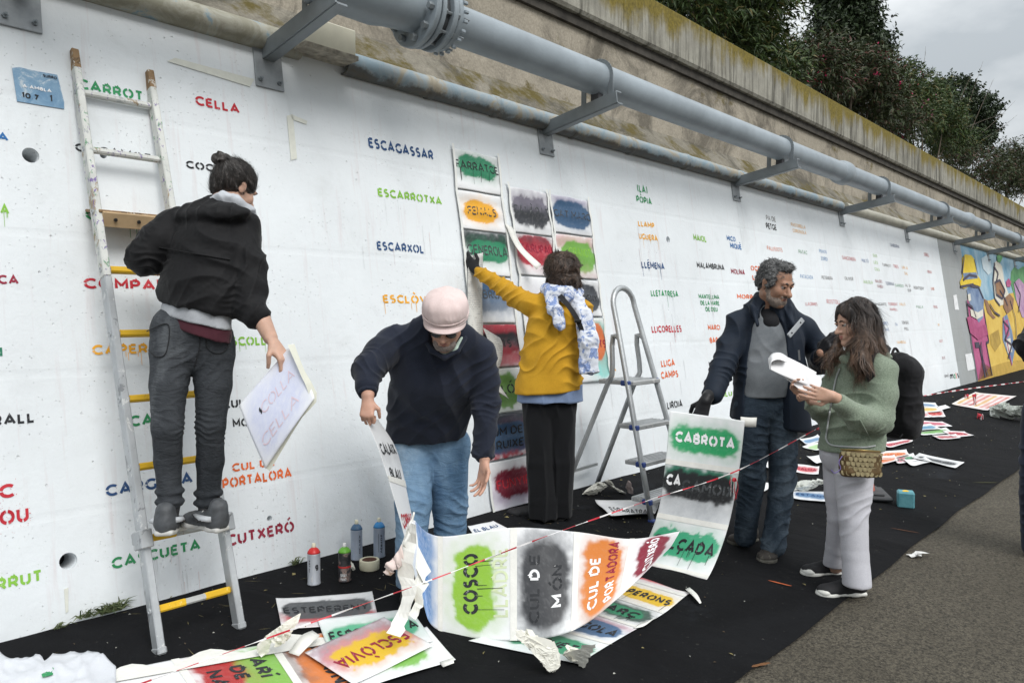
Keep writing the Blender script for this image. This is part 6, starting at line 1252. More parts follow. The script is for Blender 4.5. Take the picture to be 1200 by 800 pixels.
def hand(q, wrist, dirn, pn, thumb, curl=.5, spread=.16, k=1.0, fat=1.0, curls=None, thumbcurl=.5):
    """palm, four jointed fingers and a thumb; pn = palm-facing normal, thumb = +1/-1 side of cross(dirn, pn)"""
    d = nrm(dirn); n = nrm(pn - d * np.dot(pn, d)); s = np.cross(d, n) * thumb; w = V3(wrist)
    for y, l in ((.027, .082), (.009, .088), (-.009, .085), (-.026, .078)):
        q.cone(w + d * .010 * k + s * y * .55 * k, w + d * l * k + s * y * k, .0145 * k * fat, .0115 * k * fat, k=.010, )
    q.cone(w - d * .02 * k, w + d * .03 * k, .022 * k * fat, .020 * k * fat, k=.015, flat=(n, .75)); q.ell(w + d * .035 * k + s * .022 * k + n * .008 * k, V3(.018, .028, .014) * k, np.array([s, d, n]), k=.010)
    for i, (y, l, L) in enumerate(((.029, .084, (.042, .026, .020)), (.010, .090, (.046, .030, .021)), (-.009, .087, (.043, .028, .020)), (-.026, .079, (.034, .021, .018)))):
        c = (curls[i] if curls else curl * (1 + .08 * i)); a = 0; p = w + d * l * k + s * y * k; dd = nrm(d + s * (y / .03) * spread); r = .0092 if i < 3 else .0080
        for j, ln in enumerate(L):
            a += c * (.75, 1.1, .75)[j]; e = dd * math.cos(a) + n * math.sin(a); p2 = p + e * ln * k; q.cone(p, p2, r * k * fat, r * .92 * k * fat, k=.0025); p = p2; r *= .93
    p = w + d * .022 * k + s * .026 * k + n * .004 * k; tt_ = nrm(d * .62 + s * .72 + n * .22); p2 = p + tt_ * .038 * k; q.cone(p, p2, .0125 * k * fat, .0108 * k * fat, k=.006)
    t2 = nrm(d * (.9) + s * (.30 - thumbcurl * .3) + n * (.15 + thumbcurl * .8)); p3 = p2 + t2 * .030 * k; q.cone(p2, p3, .0105 * k * fat, .0095 * k * fat, k=.003); t3 = nrm(t2 + n * thumbcurl * .4 - s * .1); q.cone(p3, p3 + t3 * .022 * k, .0095 * k * fat, .0082 * k * fat, k=.003)
def shoe(name, heel, toe, mat, sole, parent, w=.046, h=.06, rolled=False, sneaker=True, extra=None, up=(0, 0, 1)):
    heel = V3(heel); toe = V3(toe); L = np.linalg.norm(toe - heel); f = nrm(toe - heel); B_ = basis(f, up); W = lambda x, y, z: heel + B_.T @ V3(x, y, z)
    s = SDF(.0048, .02); s.ell(W(0, L * .13, .045), V3(w * .80, L * .17, .048), B_, k=.03); s.ell(W(0, L * .42, .038), V3(w * .86, L * .30, .040), B_, k=.03); s.ell(W(.003, L * .76, .026), V3(w, L * .24, .030), B_, k=.03)
    s.cone(W(0, L * .17, .05), W(0, L * .14, .05 + h), .040, .038, k=.02); s.half(W(0, 0, .012), -B_[2]); o = sdf_obj(name, s, mat, parent, fold=dict(amp=.004, sc=30, seed=3))
    s = SDF(.0045, .01); s.box(W(0, L * .16, .010), V3(w * .78, L * .16, .012), B_, k=.02, rad=.012); s.box(W(.0, L * .5, .010), V3(w * .74, L * .32, .012), B_, k=.02, rad=.012); s.ell(W(.003, L * .78, .008), V3(w * 1.06, L * .245, .03), B_, k=.012)
    s.half(W(0, 0, -.004), -B_[2]); s.half(W(0, 0, .022), B_[2]); sdf_obj('sole', s, sole, o)
    return o, W, L
def limb(q, pts, rs, **kw): q.chain([V3(p) for p in pts], rs, **kw)
VOX = .0052
C_['palepink'] = (.66, .52, .58)
# ================================================= woman in black jacket on the ladder
def person_A():
    hips, chest, neck = P(226, 392, 3.14), P(240, 300, 3.16), P(258, 240, 3.22)
    fwd = cdir(.30, 0, .95); B_ = basis(fwd)
    t = thing('person', 'person in black jacket and grey jeans standing on the ladder, dark hair in a bun', 'person', P(222, 628, 3.08))
    sk = skinmat('skin_a', (.50, .31, .23))
    H = Head(P(276, 221, 3.30), cdir(.54, -.44, .72), nrm(cdir(.26, .88, .36)), .92)
    sL, eL, wL, sR, eR, wR = P(205, 268, 3.18), P(171, 298, 3.12), P(180, 308, 3.34), P(282, 274, 3.20), P(293, 345, 3.11), P(317, 396, 3.02)
    aL, aR, kL, kR, hL, hR = P(198, 598, 3.06), P(246, 598, 3.14), P(196, 500, 3.02), P(247, 498, 3.10), P(203, 408, 3.09), P(250, 410, 3.15)
    q = SDF(VOX, .02); H.skin(q); q.cone(H.w(0, -.02, -.05), neck - V3(0, 0, .02), .052, .055); limb(q, [neck - V3(0, 0, .05), chest, hips], [.08, .10, .085], flat=(fwd, .7), k=.022)
    for (a, b, c) in ((sL, eL, wL), (sR, eR, wR)): limb(q, [chest + V3(0, 0, .12), a, b, c], [.06, .045, .040, .024]); q.cone(b * .6 + c * .4, c, .036, .023)
    for (a, b, c) in ((hL, kL, aL), (hR, kR, aR)): limb(q, [a, b, c], [.055, .030, .026])
    hand(q, P(320, 401, 3.0), cdir(.55, -.75, -.1), cdir(-.6, -.2, .3), -1, .9, .05, .95, curls=[.75, .85, .95, 1.0], thumbcurl=.9)
    hand(q, P(180, 309, 3.37), cdir(-.2, .2, .9), cdir(0, -.6, .2), 1, 1.0, .05, .95)
    sdf_obj('body', q, sk, t)
    H.details(t, sk, plain('brow_dark', (.02, .015, .012), .8), eyes=False)
    # hair drawn back into a bun
    hm = NT('hair_dark_grey'); st = hm.noise(1, 4, .6, vec=hm.map((60, 60, 16), rot=(.5, .4, .2)), dist=1.0); hm.base(hm.ramp(st, [(.42, (.012, .010, .009)), (.60, (.045, .038, .034)), (.70, (.20, .19, .19))]), .45, 0, .4); hm.bump(st, .7, .006)
    q = SDF(.0042, .02); q.ell(H.w(0, -.020, .036), V3(.090, .104, .098) * H.k, H.B); q.ell(H.w(0, -.07, -.02), V3(.062, .048, .065) * H.k, H.B, k=.03)
    q.ell(H.w(0, .115, -.055), V3(.075, .075, .085), H.B, k=.012, sub=True); 
    for x in (-1, 1): q.ell(H.w(x * .09, .03, -.035), V3(.03, .045, .045), H.B, k=.012, sub=True)
    sdf_obj('hair', q, hm.m, t, fold=[dict(amp=.006, sc=22, seed=4, stretch=(1, 1, .5)), dict(amp=.004, sc=60, seed=8)]); hob_ = bpy.context.scene.collection.objects[-1]
    bc = P(259, 186, 3.25); strands('hair_strands', hob_, hm.m, t, 3200, lambda p, n: bc - p + np.random.default_rng(1).normal(size=p.shape) * .02, L=.040, w=.0016, lift=.0, off=.0006, seed=2)
    strands('flyaway_hair', hob_, hm.m, t, 110, lambda p, n: bc - p + np.random.default_rng(2).normal(size=p.shape) * .25, L=.030, w=.0009, lift=.45, seed=3)
    bc = P(259, 186, 3.25); q = SDF(.0035, .012); q.ell(bc, (.036, .036, .028)); q.cone(bc, P(266, 204, 3.26), .020, .030); q.ell(bc + RT * .022 + V3(0, 0, -.012), (.024, .022, .016)); sdf_obj('bun', q, hm.m, t, fold=dict(amp=.012, sc=45, seed=6))
    # jacket
    jm = fabric('black_nylon', (.0045, .0045, .0055), var=.2, rough=.72, bump=.5, sheen=.05)
    q = SDF(VOX, .028); hem = P(228, 372, 3.11)
    limb(q, [P(250, 268, 3.20), P(242, 300, 3.15), P(234, 345, 3.12), P(230, 385, 3.11)], [.140, .168, .176, .174], flat=(fwd, .72), k=.022)
    limb(q, [P(214, 262, 3.18), sL, P(186, 284, 3.13), P(170, 302, 3.10)], [.066, .078, .078, .070], k=.022); limb(q, [P(170, 302, 3.10), wL], [.066, .05], k=.03)
    limb(q, [P(268, 264, 3.2), sR, P(291, 310, 3.15), P(294, 340, 3.12), P(291, 360, 3.09)], [.075, .070, .066, .060, .054], k=.035); q.cone(P(296, 360, 3.08), P(300, 368, 3.06), .052, .048, k=.02)
    q.ell(P(246, 254, 3.14), (.150, .095, .045), basis(fwd), k=.03); q.ell(P(262, 249, 3.14), (.115, .075, .036), basis(fwd), k=.03); q.cone(P(228, 250, 3.14), P(290, 262, 3.2), .045, .05, k=.022)
    q.half(P(222, 358, 3.11), -.272 * RT - .962 * V3(0, 0, 1) + 0 * Fh, k=.004) if False else None
    cutp = P(225, 360, 3.1); cutn = nrm(-.25 * RT - .968 * V3(0, 0, 1))
    # only the torso is cut at the hem: the sleeve reaches lower
    vt_cut = SDF(VOX, .028); vt_cut.pr = [p for p in q.pr if not (p[0] == 'c' and False)]
    q2 = SDF(VOX, .03); q2.pr = q.pr[:]
    slv = [P(291, 310, 3.15), P(294, 340, 3.12), P(291, 360, 3.09)]
    q2.half(cutp, cutn, k=.02); limb(q2, slv, [.066, .060, .056], k=.02); q2.cone(P(292, 362, 3.09), P(300, 370, 3.06), .056, .050, k=.02)
    
    jk = sdf_obj('jacket', q2, jm, t, fold=[dict(amp=.012, sc=5, seed=11, ridge=False), dict(n=RT * .55 + V3(0, 0, .8), lam=.085, amp=.012, seed=12, sharp=1.2), dict(n=RT - V3(0, 0, .5), lam=.06, amp=.008, seed=15), dict(n=V3(0, 0, 1) + RT * .3, lam=.034, amp=.014, seed=14, at=[(V3(P(292, 340, 3.1)), .10), (V3(P(180, 300, 3.1)), .11)], lo=.05), dict(amp=.002, sc=45, seed=9)])
    m = MB(); sp_ = [snap(jk, u, 290 + (u - 186) * .17, .001) for u in np.linspace(186, 270, 30)]; m.tube(sp_, .0028, 6); m.go('back_seam', jm, t, True)
    q = SDF(.005, .02); limb(q, [P(248, 236, 3.17), P(262, 233, 3.16), P(277, 236, 3.18), P(292, 246, 3.22), P(298, 256, 3.26)], [.020, .026, .022, .018, .012]); sdf_obj('hoodie_hood', q, fabric('light_grey_fleece', (.42, .44, .47), bump=.3), t, fold=dict(amp=.010, sc=24, seed=3))
    q = SDF(VOX, .03); limb(q, [P(233, 330, 3.12), P(228, 395, 3.11)], [.140, .160], flat=(fwd, .72), k=.022); q.half(P(225, 375, 3.1), cutn); q.half(P(228, 335, 3.1), -cutn); sdf_obj('grey_hoodie', q, bpy.data.materials['light_grey_fleece'], t, fold=dict(amp=.007, sc=12, seed=5))
    q = SDF(VOX, .03); limb(q, [P(233, 340, 3.12), P(228, 402, 3.12)], [.140, .158], flat=(fwd, .72), k=.022); q.half(P(225, 387, 3.1), nrm(-.33 * RT - .94 * V3(0, 0, 1))); q.half(P(228, 350, 3.1), -cutn); sdf_obj('maroon_shirt', q, fabric('maroon', (.07, .018, .028)), t, fold=dict(amp=.007, sc=12, seed=5))
    # jeans
    jn = NT('washed_black_denim'); f_ = jn.noise(4.5, 5, .6, vec=jn.map((1, 1, .5))); c_ = jn.ramp(f_, [(.35, (.020, .023, .027)), (.60, (.048, .053, .060)), (.74, (.12, .13, .14))]); jn.base(c_, .85, 0, .2); b = jn.bump(jn.noise(16, 4, .6, vec=jn.map((1, 1, 2.5)), dist=1), .5, .02); jn.bump(jn.noise(500, 2, .6), .3, .002, b)
    q = SDF(VOX, .028); q.cone(P(208, 388, 3.10), P(241, 392, 3.13), .112, .112, flat=(fwd, .86)); q.cone(P(204, 412, 3.09), P(247, 415, 3.15), .092, .094, k=.022)
    limb(q, [P(203, 405, 3.09), P(198, 450, 3.05), kL, P(197, 540, 3.06), P(199, 588, 3.06)], [.088, .072, .057, .052, .043], k=.015); limb(q, [P(249, 405, 3.15), P(250, 450, 3.12), kR, P(246, 540, 3.13), P(244, 588, 3.13)], [.089, .072, .057, .052, .043], k=.015)
    for p in (P(199, 587, 3.06), P(244, 588, 3.13), P(199, 575, 3.06), P(244, 577, 3.13)): q.cone(p - RT * .012, p + RT * .012, .046, .046, k=.01, flat=((0, 0, 1), .4))
    q.half(P(225, 372, 3.1), -nrm(-.33 * RT - .94 * V3(0, 0, 1)), k=.006); jo = sdf_obj('jeans', q, jn.m, t, fold=[dict(amp=.006, sc=6, seed=21, ridge=False), dict(n=V3(0, 0, 1) + RT * .25, lam=.030, amp=.011, seed=22, at=[(V3(kL), .08), (V3(kR), .08), (V3(aL), .09), (V3(aR), .09)], lo=.0), dict(n=V3(0, 0, 1) - RT * .8, lam=.045, amp=.009, seed=23, at=[(P(228, 432, 3.05), .10)], lo=.10)])
    for pts in ([(232, 380), (234, 405), (228, 430)], [(172, 388), (197, 380), (195, 412), (184, 418), (174, 410)], [(246, 380), (268, 384), (267, 406), (256, 414), (243, 407), (240, 382)]): 
        m = MB(); m.tube([snap(jo, *p_, .0005) for p_ in crom([V3(*p_, 0) for p_ in pts], 24)[:, :2]], .0022, 5); m.go('pocket_stitching', plain('denim_seam', (.012, .013, .015), .9), t, True)
    # trainers
    gm = plain('trainer_grey', (.055, .06, .066), .6, var=.3, sc=30); ws = plain('trainer_sole', (.50, .50, .48), .6)
    w_ = plain('trainer_panel', (.40, .42, .44), .6)
    for (he, to) in ((P(191, 628, 2.98), P(208, 618, 3.22)), (P(262, 623, 3.06), P(217, 612, 3.17))):
        o, W, L = shoe('trainer', he, to, gm, ws, t, w=.047, h=.045)
        for x in (-1, 1):
            m = MB(); m.tube([W(x * .054, L * .16, .060), W(x * .058, L * .34, .044), W(x * .048, L * .56, .062)], [.005, .009, .002], 6, flat=.5); m.go('side_stripe', plain('stripe_black', (.02, .02, .022), .5), o)
            m = MB(); m.tube([W(x * .042, L * .10, .058), W(x * .045, L * .30, .054), W(x * .036, L * .55, .058)], [.020, .021, .010], 8, flat=.55); m.go('side_panel', w_, o, True)
        m = MB()
        for k_ in range(4): m.tube([W(-.022, L * (.44 + .08 * k_), .070 - .006 * k_), W(0, L * (.45 + .08 * k_), .081 - .008 * k_), W(.022, L * (.44 + .08 * k_), .070 - .006 * k_)], .0028, 5)
        q_ = m.go('laces', ws, o, True); q_['kind'] = 'stuff'
    q = SDF(.005, .01); q.cone(P(199, 592, 3.06), P(197, 606, 3.06), .040, .038); q.cone(P(244, 594, 3.13), P(246, 606, 3.13), .040, .038); sdf_obj('sock', q, plain('dark_sock', (.025, .025, .028), .9), t)['kind'] = 'stuff'
person_A()
# sheet in her hand
f = quad4(P(282, 474, 2.98), P(341, 402, 2.96), P(369, 466, 2.92), P(311, 549, 2.94))
c0 = P(325, 475, 2.95); hsh = thing('stencil_sheet', 'clear-edged stencil sheet reading CELLA held low by the person on the ladder', 'stencil sheet', c0, None)
ff = lambda x, y: f(x, y) + cdir(0, 0, -1) * .02 * math.sin(x * 3 + y * 2)
panel('card', ff, hsh, [(.5, .5, .5, .5, (.58, .61, .76), .5, .1, .9)], [('CELLA', .12, .20, .80, .16, 'palepink', .05), ('COLLA', .28, .56, .86, .16, 'palepink', .05), ('S', .24, .60, .28, .10, 'black', .2)], 30, 26, seed=9)
ribbon('plastic_margin', [P(345, 403, 2.965), P(356, 432, 2.94), P(372, 466, 2.93), P(352, 492, 2.93), P(316, 552, 2.95)], [P(337, 404, 2.962), P(351, 436, 2.935), P(362, 466, 2.925), P(345, 488, 2.925), P(308, 545, 2.945)], plain('yellowed_tape', (.70, .70, .60), .5, var=.06), hsh, n=12, wob=.0, th=.0005, smooth=False)
# ================================================= bending man with pink cap
def person_B():
    t = thing('person', 'person in navy jumper, light jeans and pale pink cap bending over the folded strip', 'person', G(505, 665))
    sk = skinmat('skin_b', (.52, .30, .22)); F_ = cdir(-.04, -.56, -.83); H = Head(P(522, 377, 3.47), F_, nrm(cdir(.03, .83, -.56)), .98)
    hips, chest, neck = P(500, 512, 3.98), P(508, 430, 3.72), P(518, 395, 3.60)
    sL, eL, wL = P(462, 402, 3.66), P(432, 432, 3.45), P(431, 464, 3.33); sR, eR, wR = P(562, 415, 3.70), P(570, 475, 3.72), P(568, 536, 3.62)
    q = SDF(VOX, .02); H.skin(q); q.cone(H.w(0, -.03, -.05), neck, .055, .06); limb(q, [neck, chest, hips], [.09, .12, .12], flat=(F_, .7), k=.022)
    for (a, b, c) in ((sL, eL, wL), (sR, eR, wR)): limb(q, [chest, a, b, c], [.07, .05, .042, .028])
    for pts in ([P(487, 520, 3.95), P(487, 590, 3.82), P(484, 680, 3.78)], [P(526, 520, 4.0), P(528, 590, 3.98), P(528, 655, 3.98)]): limb(q, pts, [.07, .055, .04])
    hand(q, P(431, 468, 3.32), cdir(.0, -.85, -.35), cdir(.05, -.35, .9), 1, 1.15, .03, .88, curls=[1.2, 1.25, 1.3, 1.3], thumbcurl=.9)
    hand(q, P(568, 541, 3.61), cdir(-.12, -.95, -.15), cdir(-.55, -.1, -.5), -1, .35, .10, .95, curls=[.30, .38, .5, .55], thumbcurl=.2)
    sdf_obj('body', q, sk, t); H.details(t, sk, plain('brow_grey', (.12, .10, .09), .8), (.30, .12, .10), eyes=False)
    q = SDF(.0045, .012); q.ell(H.w(0, .055, -.085), V3(.052, .042, .042), H.B); q.ell(H.w(0, .11, -.040), V3(.06, .055, .040), H.B, k=.01, sub=True); sdf_obj('beard', q, plain('stubble', (.24, .20, .18), .9, var=.4, sc=120, bump=.8, bsc=300), t, fold=dict(amp=.004, sc=90, seed=2))
    # sunglasses
    m = MB()
    for x in (-1, 1):
        pts = [H.w(x * (.033 + .028 * math.cos(a)), .094 - .010 * abs(math.cos(a)) * (x * math.cos(a) > 0), -.004 + .021 * math.sin(a)) for a in np.linspace(0, 2 * PI, 18)[:-1]]; m.prism(pts, H.B[1] * .004)
        m.bar(H.w(x * .060, .088, .006), H.w(x * .080, -.005, .004), .004, .010)
    m.bar(H.w(-.012, .097, .006), H.w(.012, .097, .006), .004, .006); q_ = m.go('sunglasses', plain('black_gloss', (.008, .008, .009), .15), t); q_['kind'] = 'stuff'
    # cap
    cm_ = fabric('pink_cotton', (.68, .55, .53), var=.04, bump=.35, rough=.9, msc=9); q = SDF(.0045, .02)
    q.ell(H.w(0, -.012, .066), V3(.106, .118, .072), H.B, k=.02); q.ell(H.w(0, -.012, .10), V3(.098, .105, .052), H.B, k=.02)
    q.half(H.w(0, 0, .026), -H.B[2]); q.ell(H.w(0, -.012, -.02), V3(.080, .094, .075), H.B, sub=True)
    def crease(vt):
        c = (vt - H.c) @ H.B.T; a = np.arctan2(c[:, 1], c[:, 0]); r = np.linalg.norm(c[:, :2], axis=1); d = nrm(H.B[2]); h = np.cos(a * 8) * np.clip(r / .1, 0, 1) * .0015 + np.abs(np.sin(a * 13 + 2 * np.sin(a * 3))) ** 3 * np.exp(-((c[:, 2] - .07) / .022) ** 2) * .006; return vt + H.B[2] * h[:, None]
    cap = sdf_obj('cap', q, cm_, t, fold=[dict(amp=.009, sc=15, seed=31, ridge=False)], post=crease)
    m = MB(); ring = [H.w(.094 * math.cos(a), -.010 + .106 * math.sin(a), .026) for a in np.linspace(0, 2 * PI, 40)]
    for z0, z1, r_ in ((.026, .042, 1.045), (.046, .056, 1.075)):
        m = MB(); vs = []; n = 48
        for a in np.linspace(0, 2 * PI, n + 1)[:-1]:
            for (rr_, z) in ((1.0, z0), (1.035, z0 + .002), (1.035, z1 - .002), (1.0, z1)): vs.append(H.w(.099 * r_ * rr_ * math.cos(a), -.012 + .110 * r_ * rr_ * math.sin(a), z))
        m.add(vs, [(4 * i + j, 4 * ((i + 1) % n) + j, 4 * ((i + 1) % n) + (j + 1) % 4, 4 * i + (j + 1) % 4) for i in range(n) for j in range(4)]); m.go('cap_band', cm_, cap, True)
    # visor: curved plate in front
    vs = []; na, nb = 24, 8
    for i_ in range(na):
        a = math.radians(20 + 140 * i_ / (na - 1))
        for j_ in range(nb):
            r = j_ / (nb - 1); ex = math.sin((a - math.radians(20)) / math.radians(140) * PI) ** .55; x = .100 * math.cos(a) * (1 + .02 * r); y = -.010 + .108 * math.sin(a) + .034 * r * ex; z = .032 - .012 * r * ex - .022 * (x / .1) ** 2 * r; vs.append(H.w(x, y, z))
    o = mk('visor', vs, np.array([(i * nb + j, (i + 1) * nb + j, (i + 1) * nb + j + 1, i * nb + j + 1) for i in range(na - 1) for j in range(nb - 1)]), cm_, cap, True); o.modifiers.new('t', 'SOLIDIFY').thickness = .004
    q = SDF(.0045, .01); q.ell(H.w(0, -.05, -.005), V3(.078, .058, .045), H.B); q.half(H.w(0, .0, .03), H.B[2]); sdf_obj('hair', q, plain('grey_hair_b', (.15, .13, .12), .8, var=.4, sc=80), t, fold=dict(amp=.004, sc=70, seed=5))
    # jumper
    nm = fabric('navy_jersey', (.013, .017, .030), var=.2, bump=.35, rough=.95, c2=(.020, .025, .042)); q = SDF(VOX, .028)
    limb(q, [P(514, 398, 3.62), P(509, 435, 3.72), P(505, 470, 3.88), P(498, 512, 3.97)], [.150, .200, .205, .205], flat=(cdir(0, -.35, -.93), .68), k=.06)
    limb(q, [P(500, 392, 3.62), sL, P(445, 416, 3.56), eL, P(430, 452, 3.37)], [.08, .083, .076, .066, .050], k=.022); limb(q, [P(540, 398, 3.64), sR, P(568, 445, 3.72), eR, P(567, 528, 3.64)], [.08, .078, .070, .062, .047], k=.035)
    q.half(P(495, 517, 3.97), nrm(-.13 * RT - .98 * V3(0, 0, 1)), k=.01) if False else None
    q3 = SDF(VOX, .03); q3.pr = q.pr[:]; q3.half(P(495, 513, 3.97), nrm(.06 * RT - .98 * V3(0, 0, 1) + .1 * Fh), k=.015); limb(q3, [P(570, 470, 3.72), P(567, 530, 3.64)], [.062, .047], k=.03)
    q3.ell(P(521, 398, 3.48), (.088, .088, .078), k=.012, sub=True); sdf_obj('jumper', q3, nm, t, fold=[dict(amp=.012, sc=4, seed=41, ridge=False), dict(n=RT * .9 + V3(0, 0, .35), lam=.105, amp=.014, seed=43, sharp=1.1), dict(n=RT * .6 - V3(0, 0, .7), lam=.07, amp=.008, seed=44), dict(n=V3(eL) - V3(sL), lam=.045, amp=.011, seed=42, at=[(V3(eL), .13), (V3(wL), .07)], lo=.0), dict(n=V3(0, 0, 1), lam=.040, amp=.013, seed=45, at=[(V3(eR), .12), (V3(wR), .09)], lo=.0)])
    for (a, b, r) in ((P(430, 450, 3.38), P(431, 462, 3.34), .044), (P(567, 524, 3.645), P(568, 538, 3.62), .042)):
        q = SDF(.005, .01); q.cone(a, b, r + .003, r - .002); q.half(b, nrm(b - a)); q.half(a, nrm(a - b)); sdf_obj('ribbed_cuff', q, nm, t, fold=dict(amp=.003, sc=60, seed=2))
    q = SDF(.005, .01); limb(q, [P(497, 396, 3.55), P(506, 411, 3.50), P(521, 419, 3.475), P(536, 411, 3.50), P(545, 396, 3.56)], [.012] * 5); sdf_obj('collar', q, nm, t)
    q = SDF(.005, .01); limb(q, [P(512, 413, 3.50), P(524, 416, 3.49), P(534, 409, 3.50), P(541, 396, 3.55)], [.006, .010, .012, .008]); sdf_obj('shirt_collar', q, fabric('mint_cotton', (.42, .52, .45)), t)
    jn = NT('light_denim'); c_ = jn.ramp(jn.noise(4, 6, .6, vec=jn.map((1, 1, .55))), [(.32, (.09, .17, .28)), (.50, (.18, .29, .42)), (.68, (.34, .44, .54))]); jn.base(c_, .85, 0, .2); b = jn.bump(jn.noise(13, 4, .6, vec=jn.map((1, 1, 2.0)), dist=1), .55, .025); jn.bump(jn.noise(400, 2, .6), .35, .002, b)
    q = SDF(VOX, .028); q.cone(P(482, 520, 3.98), P(524, 522, 4.0), .125, .125, flat=(cdir(0, 0, 1), .85)); limb(q, [P(483, 530, 3.96), P(484, 590, 3.84), P(482, 640, 3.80), P(483, 688, 3.79)], [.112, .090, .076, .080], k=.02)
    limb(q, [P(524, 535, 4.0), P(527, 590, 3.98), P(528, 640, 3.98), P(528, 668, 3.98)], [.112, .092, .080, .080], k=.02); sdf_obj('jeans', q, jn.m, t, fold=[dict(amp=.008, sc=6, seed=51, ridge=False), dict(n=V3(0, 0, 1) + RT * .5, lam=.055, amp=.014, seed=52, at=[(P(487, 595, 3.8), .12), (P(528, 595, 3.9), .12), (P(505, 530, 3.9), .1)], lo=.25)])
    bs = plain('brown_leather', (.05, .035, .028), .5)
    for p in ((483, 690), (528, 664)): g0 = G(*p, .0); shoe('shoe', g0 + Fh * .06, g0 - Fh * .20 + RT * .02, bs, plain('sole_dark', (.03, .03, .03), .8), t, w=.05)
person_B()
# ================================================= woman in the yellow cardigan
def person_E():
    t = thing('person', 'person in mustard cardigan and black trousers pressing a sheet onto the wall', 'person', G(640, 606)); Z = 4.9
    sk = skinmat('skin_e', (.52, .34, .26)); H = Head(P(656, 320, 4.92), cdir(-.55, .05, .80), (0, 0, 1), .98); fwd = cdir(-.12, 0, .99)
    chest, neck = P(654, 385, 4.9), P(658, 345, 4.9); sL, eL, wL = P(622, 357, 4.90), P(590, 337, 5.02), P(559, 317, 5.14); sR, eR, wR = P(681, 362, 4.88), P(684, 405, 4.98), P(668, 402, 5.16)
    q = SDF(VOX, .02); H.skin(q); q.cone(H.w(0, -.02, -.05), neck, .052, .06); limb(q, [neck, chest, P(645, 465, 4.9)], [.09, .12, .12], flat=(fwd, .7))
    for (a, b, c) in ((sL, eL, wL), (sR, eR, wR)): limb(q, [chest + V3(0, 0, .1), a, b, c], [.06, .045, .04, .026])
    for pts in ([P(630, 475, 4.9), P(636, 540, 4.88), P(640, 598, 4.9)], [P(662, 475, 4.92), P(660, 540, 4.9), P(655, 598, 4.95)]): limb(q, pts, [.07, .05, .04])
    sdf_obj('body', q, sk, t)
    q = SDF(.0045, .01); hand(q, P(558, 316, 5.14), cdir(-.66, .68, .25), cdir(.1, .2, 1), -1, .5, .08, 1.05, 1.15, thumbcurl=.4); q.cone(P(564, 321, 5.12), P(557, 315, 5.145), .032, .030, k=.01); sdf_obj('work_glove', q, fabric('black_glove', (.015, .016, .018), rough=.8), t)
    q = SDF(.0045, .01); hand(q, P(672, 402, 5.16), cdir(-.5, .3, .8), cdir(0, 0, 1), 1, .6); sdf_obj('work_glove', q, bpy.data.materials['black_glove'], t)
    m = MB(); g = plain('spectacle_frame', (.02, .02, .022), .3)
    for x in (-1, 1): m.bar(H.w(x * .060, .092, .006), H.w(x * .080, -.005, .006), .004, .007)
    for x in (-1, 1): m.tube([H.w(x * (.034 + .024 * math.cos(a)), .100, .002 + .019 * math.sin(a)) for a in np.linspace(0, 2 * PI, 16)], .003, 6)
    m.bar(H.w(-.012, .101, .006), H.w(.012, .101, .006), .004, .004); q_ = m.go('glasses', g, t); q_['kind'] = 'stuff'
    hm = NT('hair_brown'); st = hm.noise(1, 4, .6, vec=hm.map((36, 36, 18)), dist=1.4); hm.base(hm.ramp(st, [(.38, (.022, .014, .010)), (.58, (.065, .040, .028)), (.72, (.17, .11, .08))]), .5, 0, .4); hm.bump(st, .8, .008)
    q = SDF(.0045, .03); q.ell(H.w(0, -.022, .034), V3(.100, .112, .104), H.B); q.ell(H.w(.01, -.062, -.055), V3(.088, .072, .085), H.B, k=.03); q.ell(H.w(.07, -.02, -.05), V3(.035, .055, .07), H.B, k=.02); q.ell(H.w(-.065, -.01, -.055), V3(.034, .045, .07), H.B, k=.02); q.ell(P(671, 332, 4.84), (.05, .05, .045), k=.02)
    q.ell(H.w(0, .125, -.055), V3(.07, .08, .09), H.B, k=.01, sub=True); sdf_obj('hair', q, hm.m, t, fold=[dict(amp=.022, sc=13, seed=61), dict(amp=.010, sc=32, seed=62)]); hob_ = bpy.context.scene.collection.objects[-1]
    fl_ = lambda p, n: np.array([0, 0, -1.0]) + (np.stack([vnoise(p * 22, s_) for s_ in (1, 2, 3)], 1) - .5) * 3.4
    strands('hair_strands', hob_, hm.m, t, 3600, fl_, L=.05, w=.0022, lift=.18, curl=.003, seed=4, seg=6)
    ym = fabric('mustard_knit', (.50, .265, .018), var=.10, bump=.5, rough=.95, c2=(.58, .32, .025), sheen=.05)
    q = SDF(VOX, .028); limb(q, [P(655, 360, 4.9), P(652, 385, 4.9), P(646, 425, 4.9), P(642, 470, 4.9)], [.160, .190, .200, .228], flat=(fwd, .70), k=.022)
    limb(q, [P(640, 360, 4.9), sL, P(606, 349, 4.95), eL, P(563, 320, 5.11)], [.070, .074, .068, .056, .044], k=.022); limb(q, [P(670, 360, 4.9), sR, P(685, 382, 4.93), eR, wR], [.070, .068, .062, .056, .045], k=.022)
    q.half(P(643, 459, 4.9), nrm(.06 * RT - V3(0, 0, 1)), k=.01); q.ell(P(658, 343, 4.88), (.075, .075, .05), k=.01, sub=True); sdf_obj('cardigan', q, ym, t, fold=[dict(amp=.010, sc=5, seed=71, ridge=False), dict(n=V3(0, 0, 1) + RT * .5, lam=.10, amp=.022, seed=72, sharp=1.1), dict(n=V3(0, 0, 1) - RT * .7, lam=.07, amp=.014, seed=73), dict(n=V3(eL) - V3(sL), lam=.06, amp=.0055, seed=74, at=[(V3(eL), .13), (V3(wL), .10)], lo=.0)])
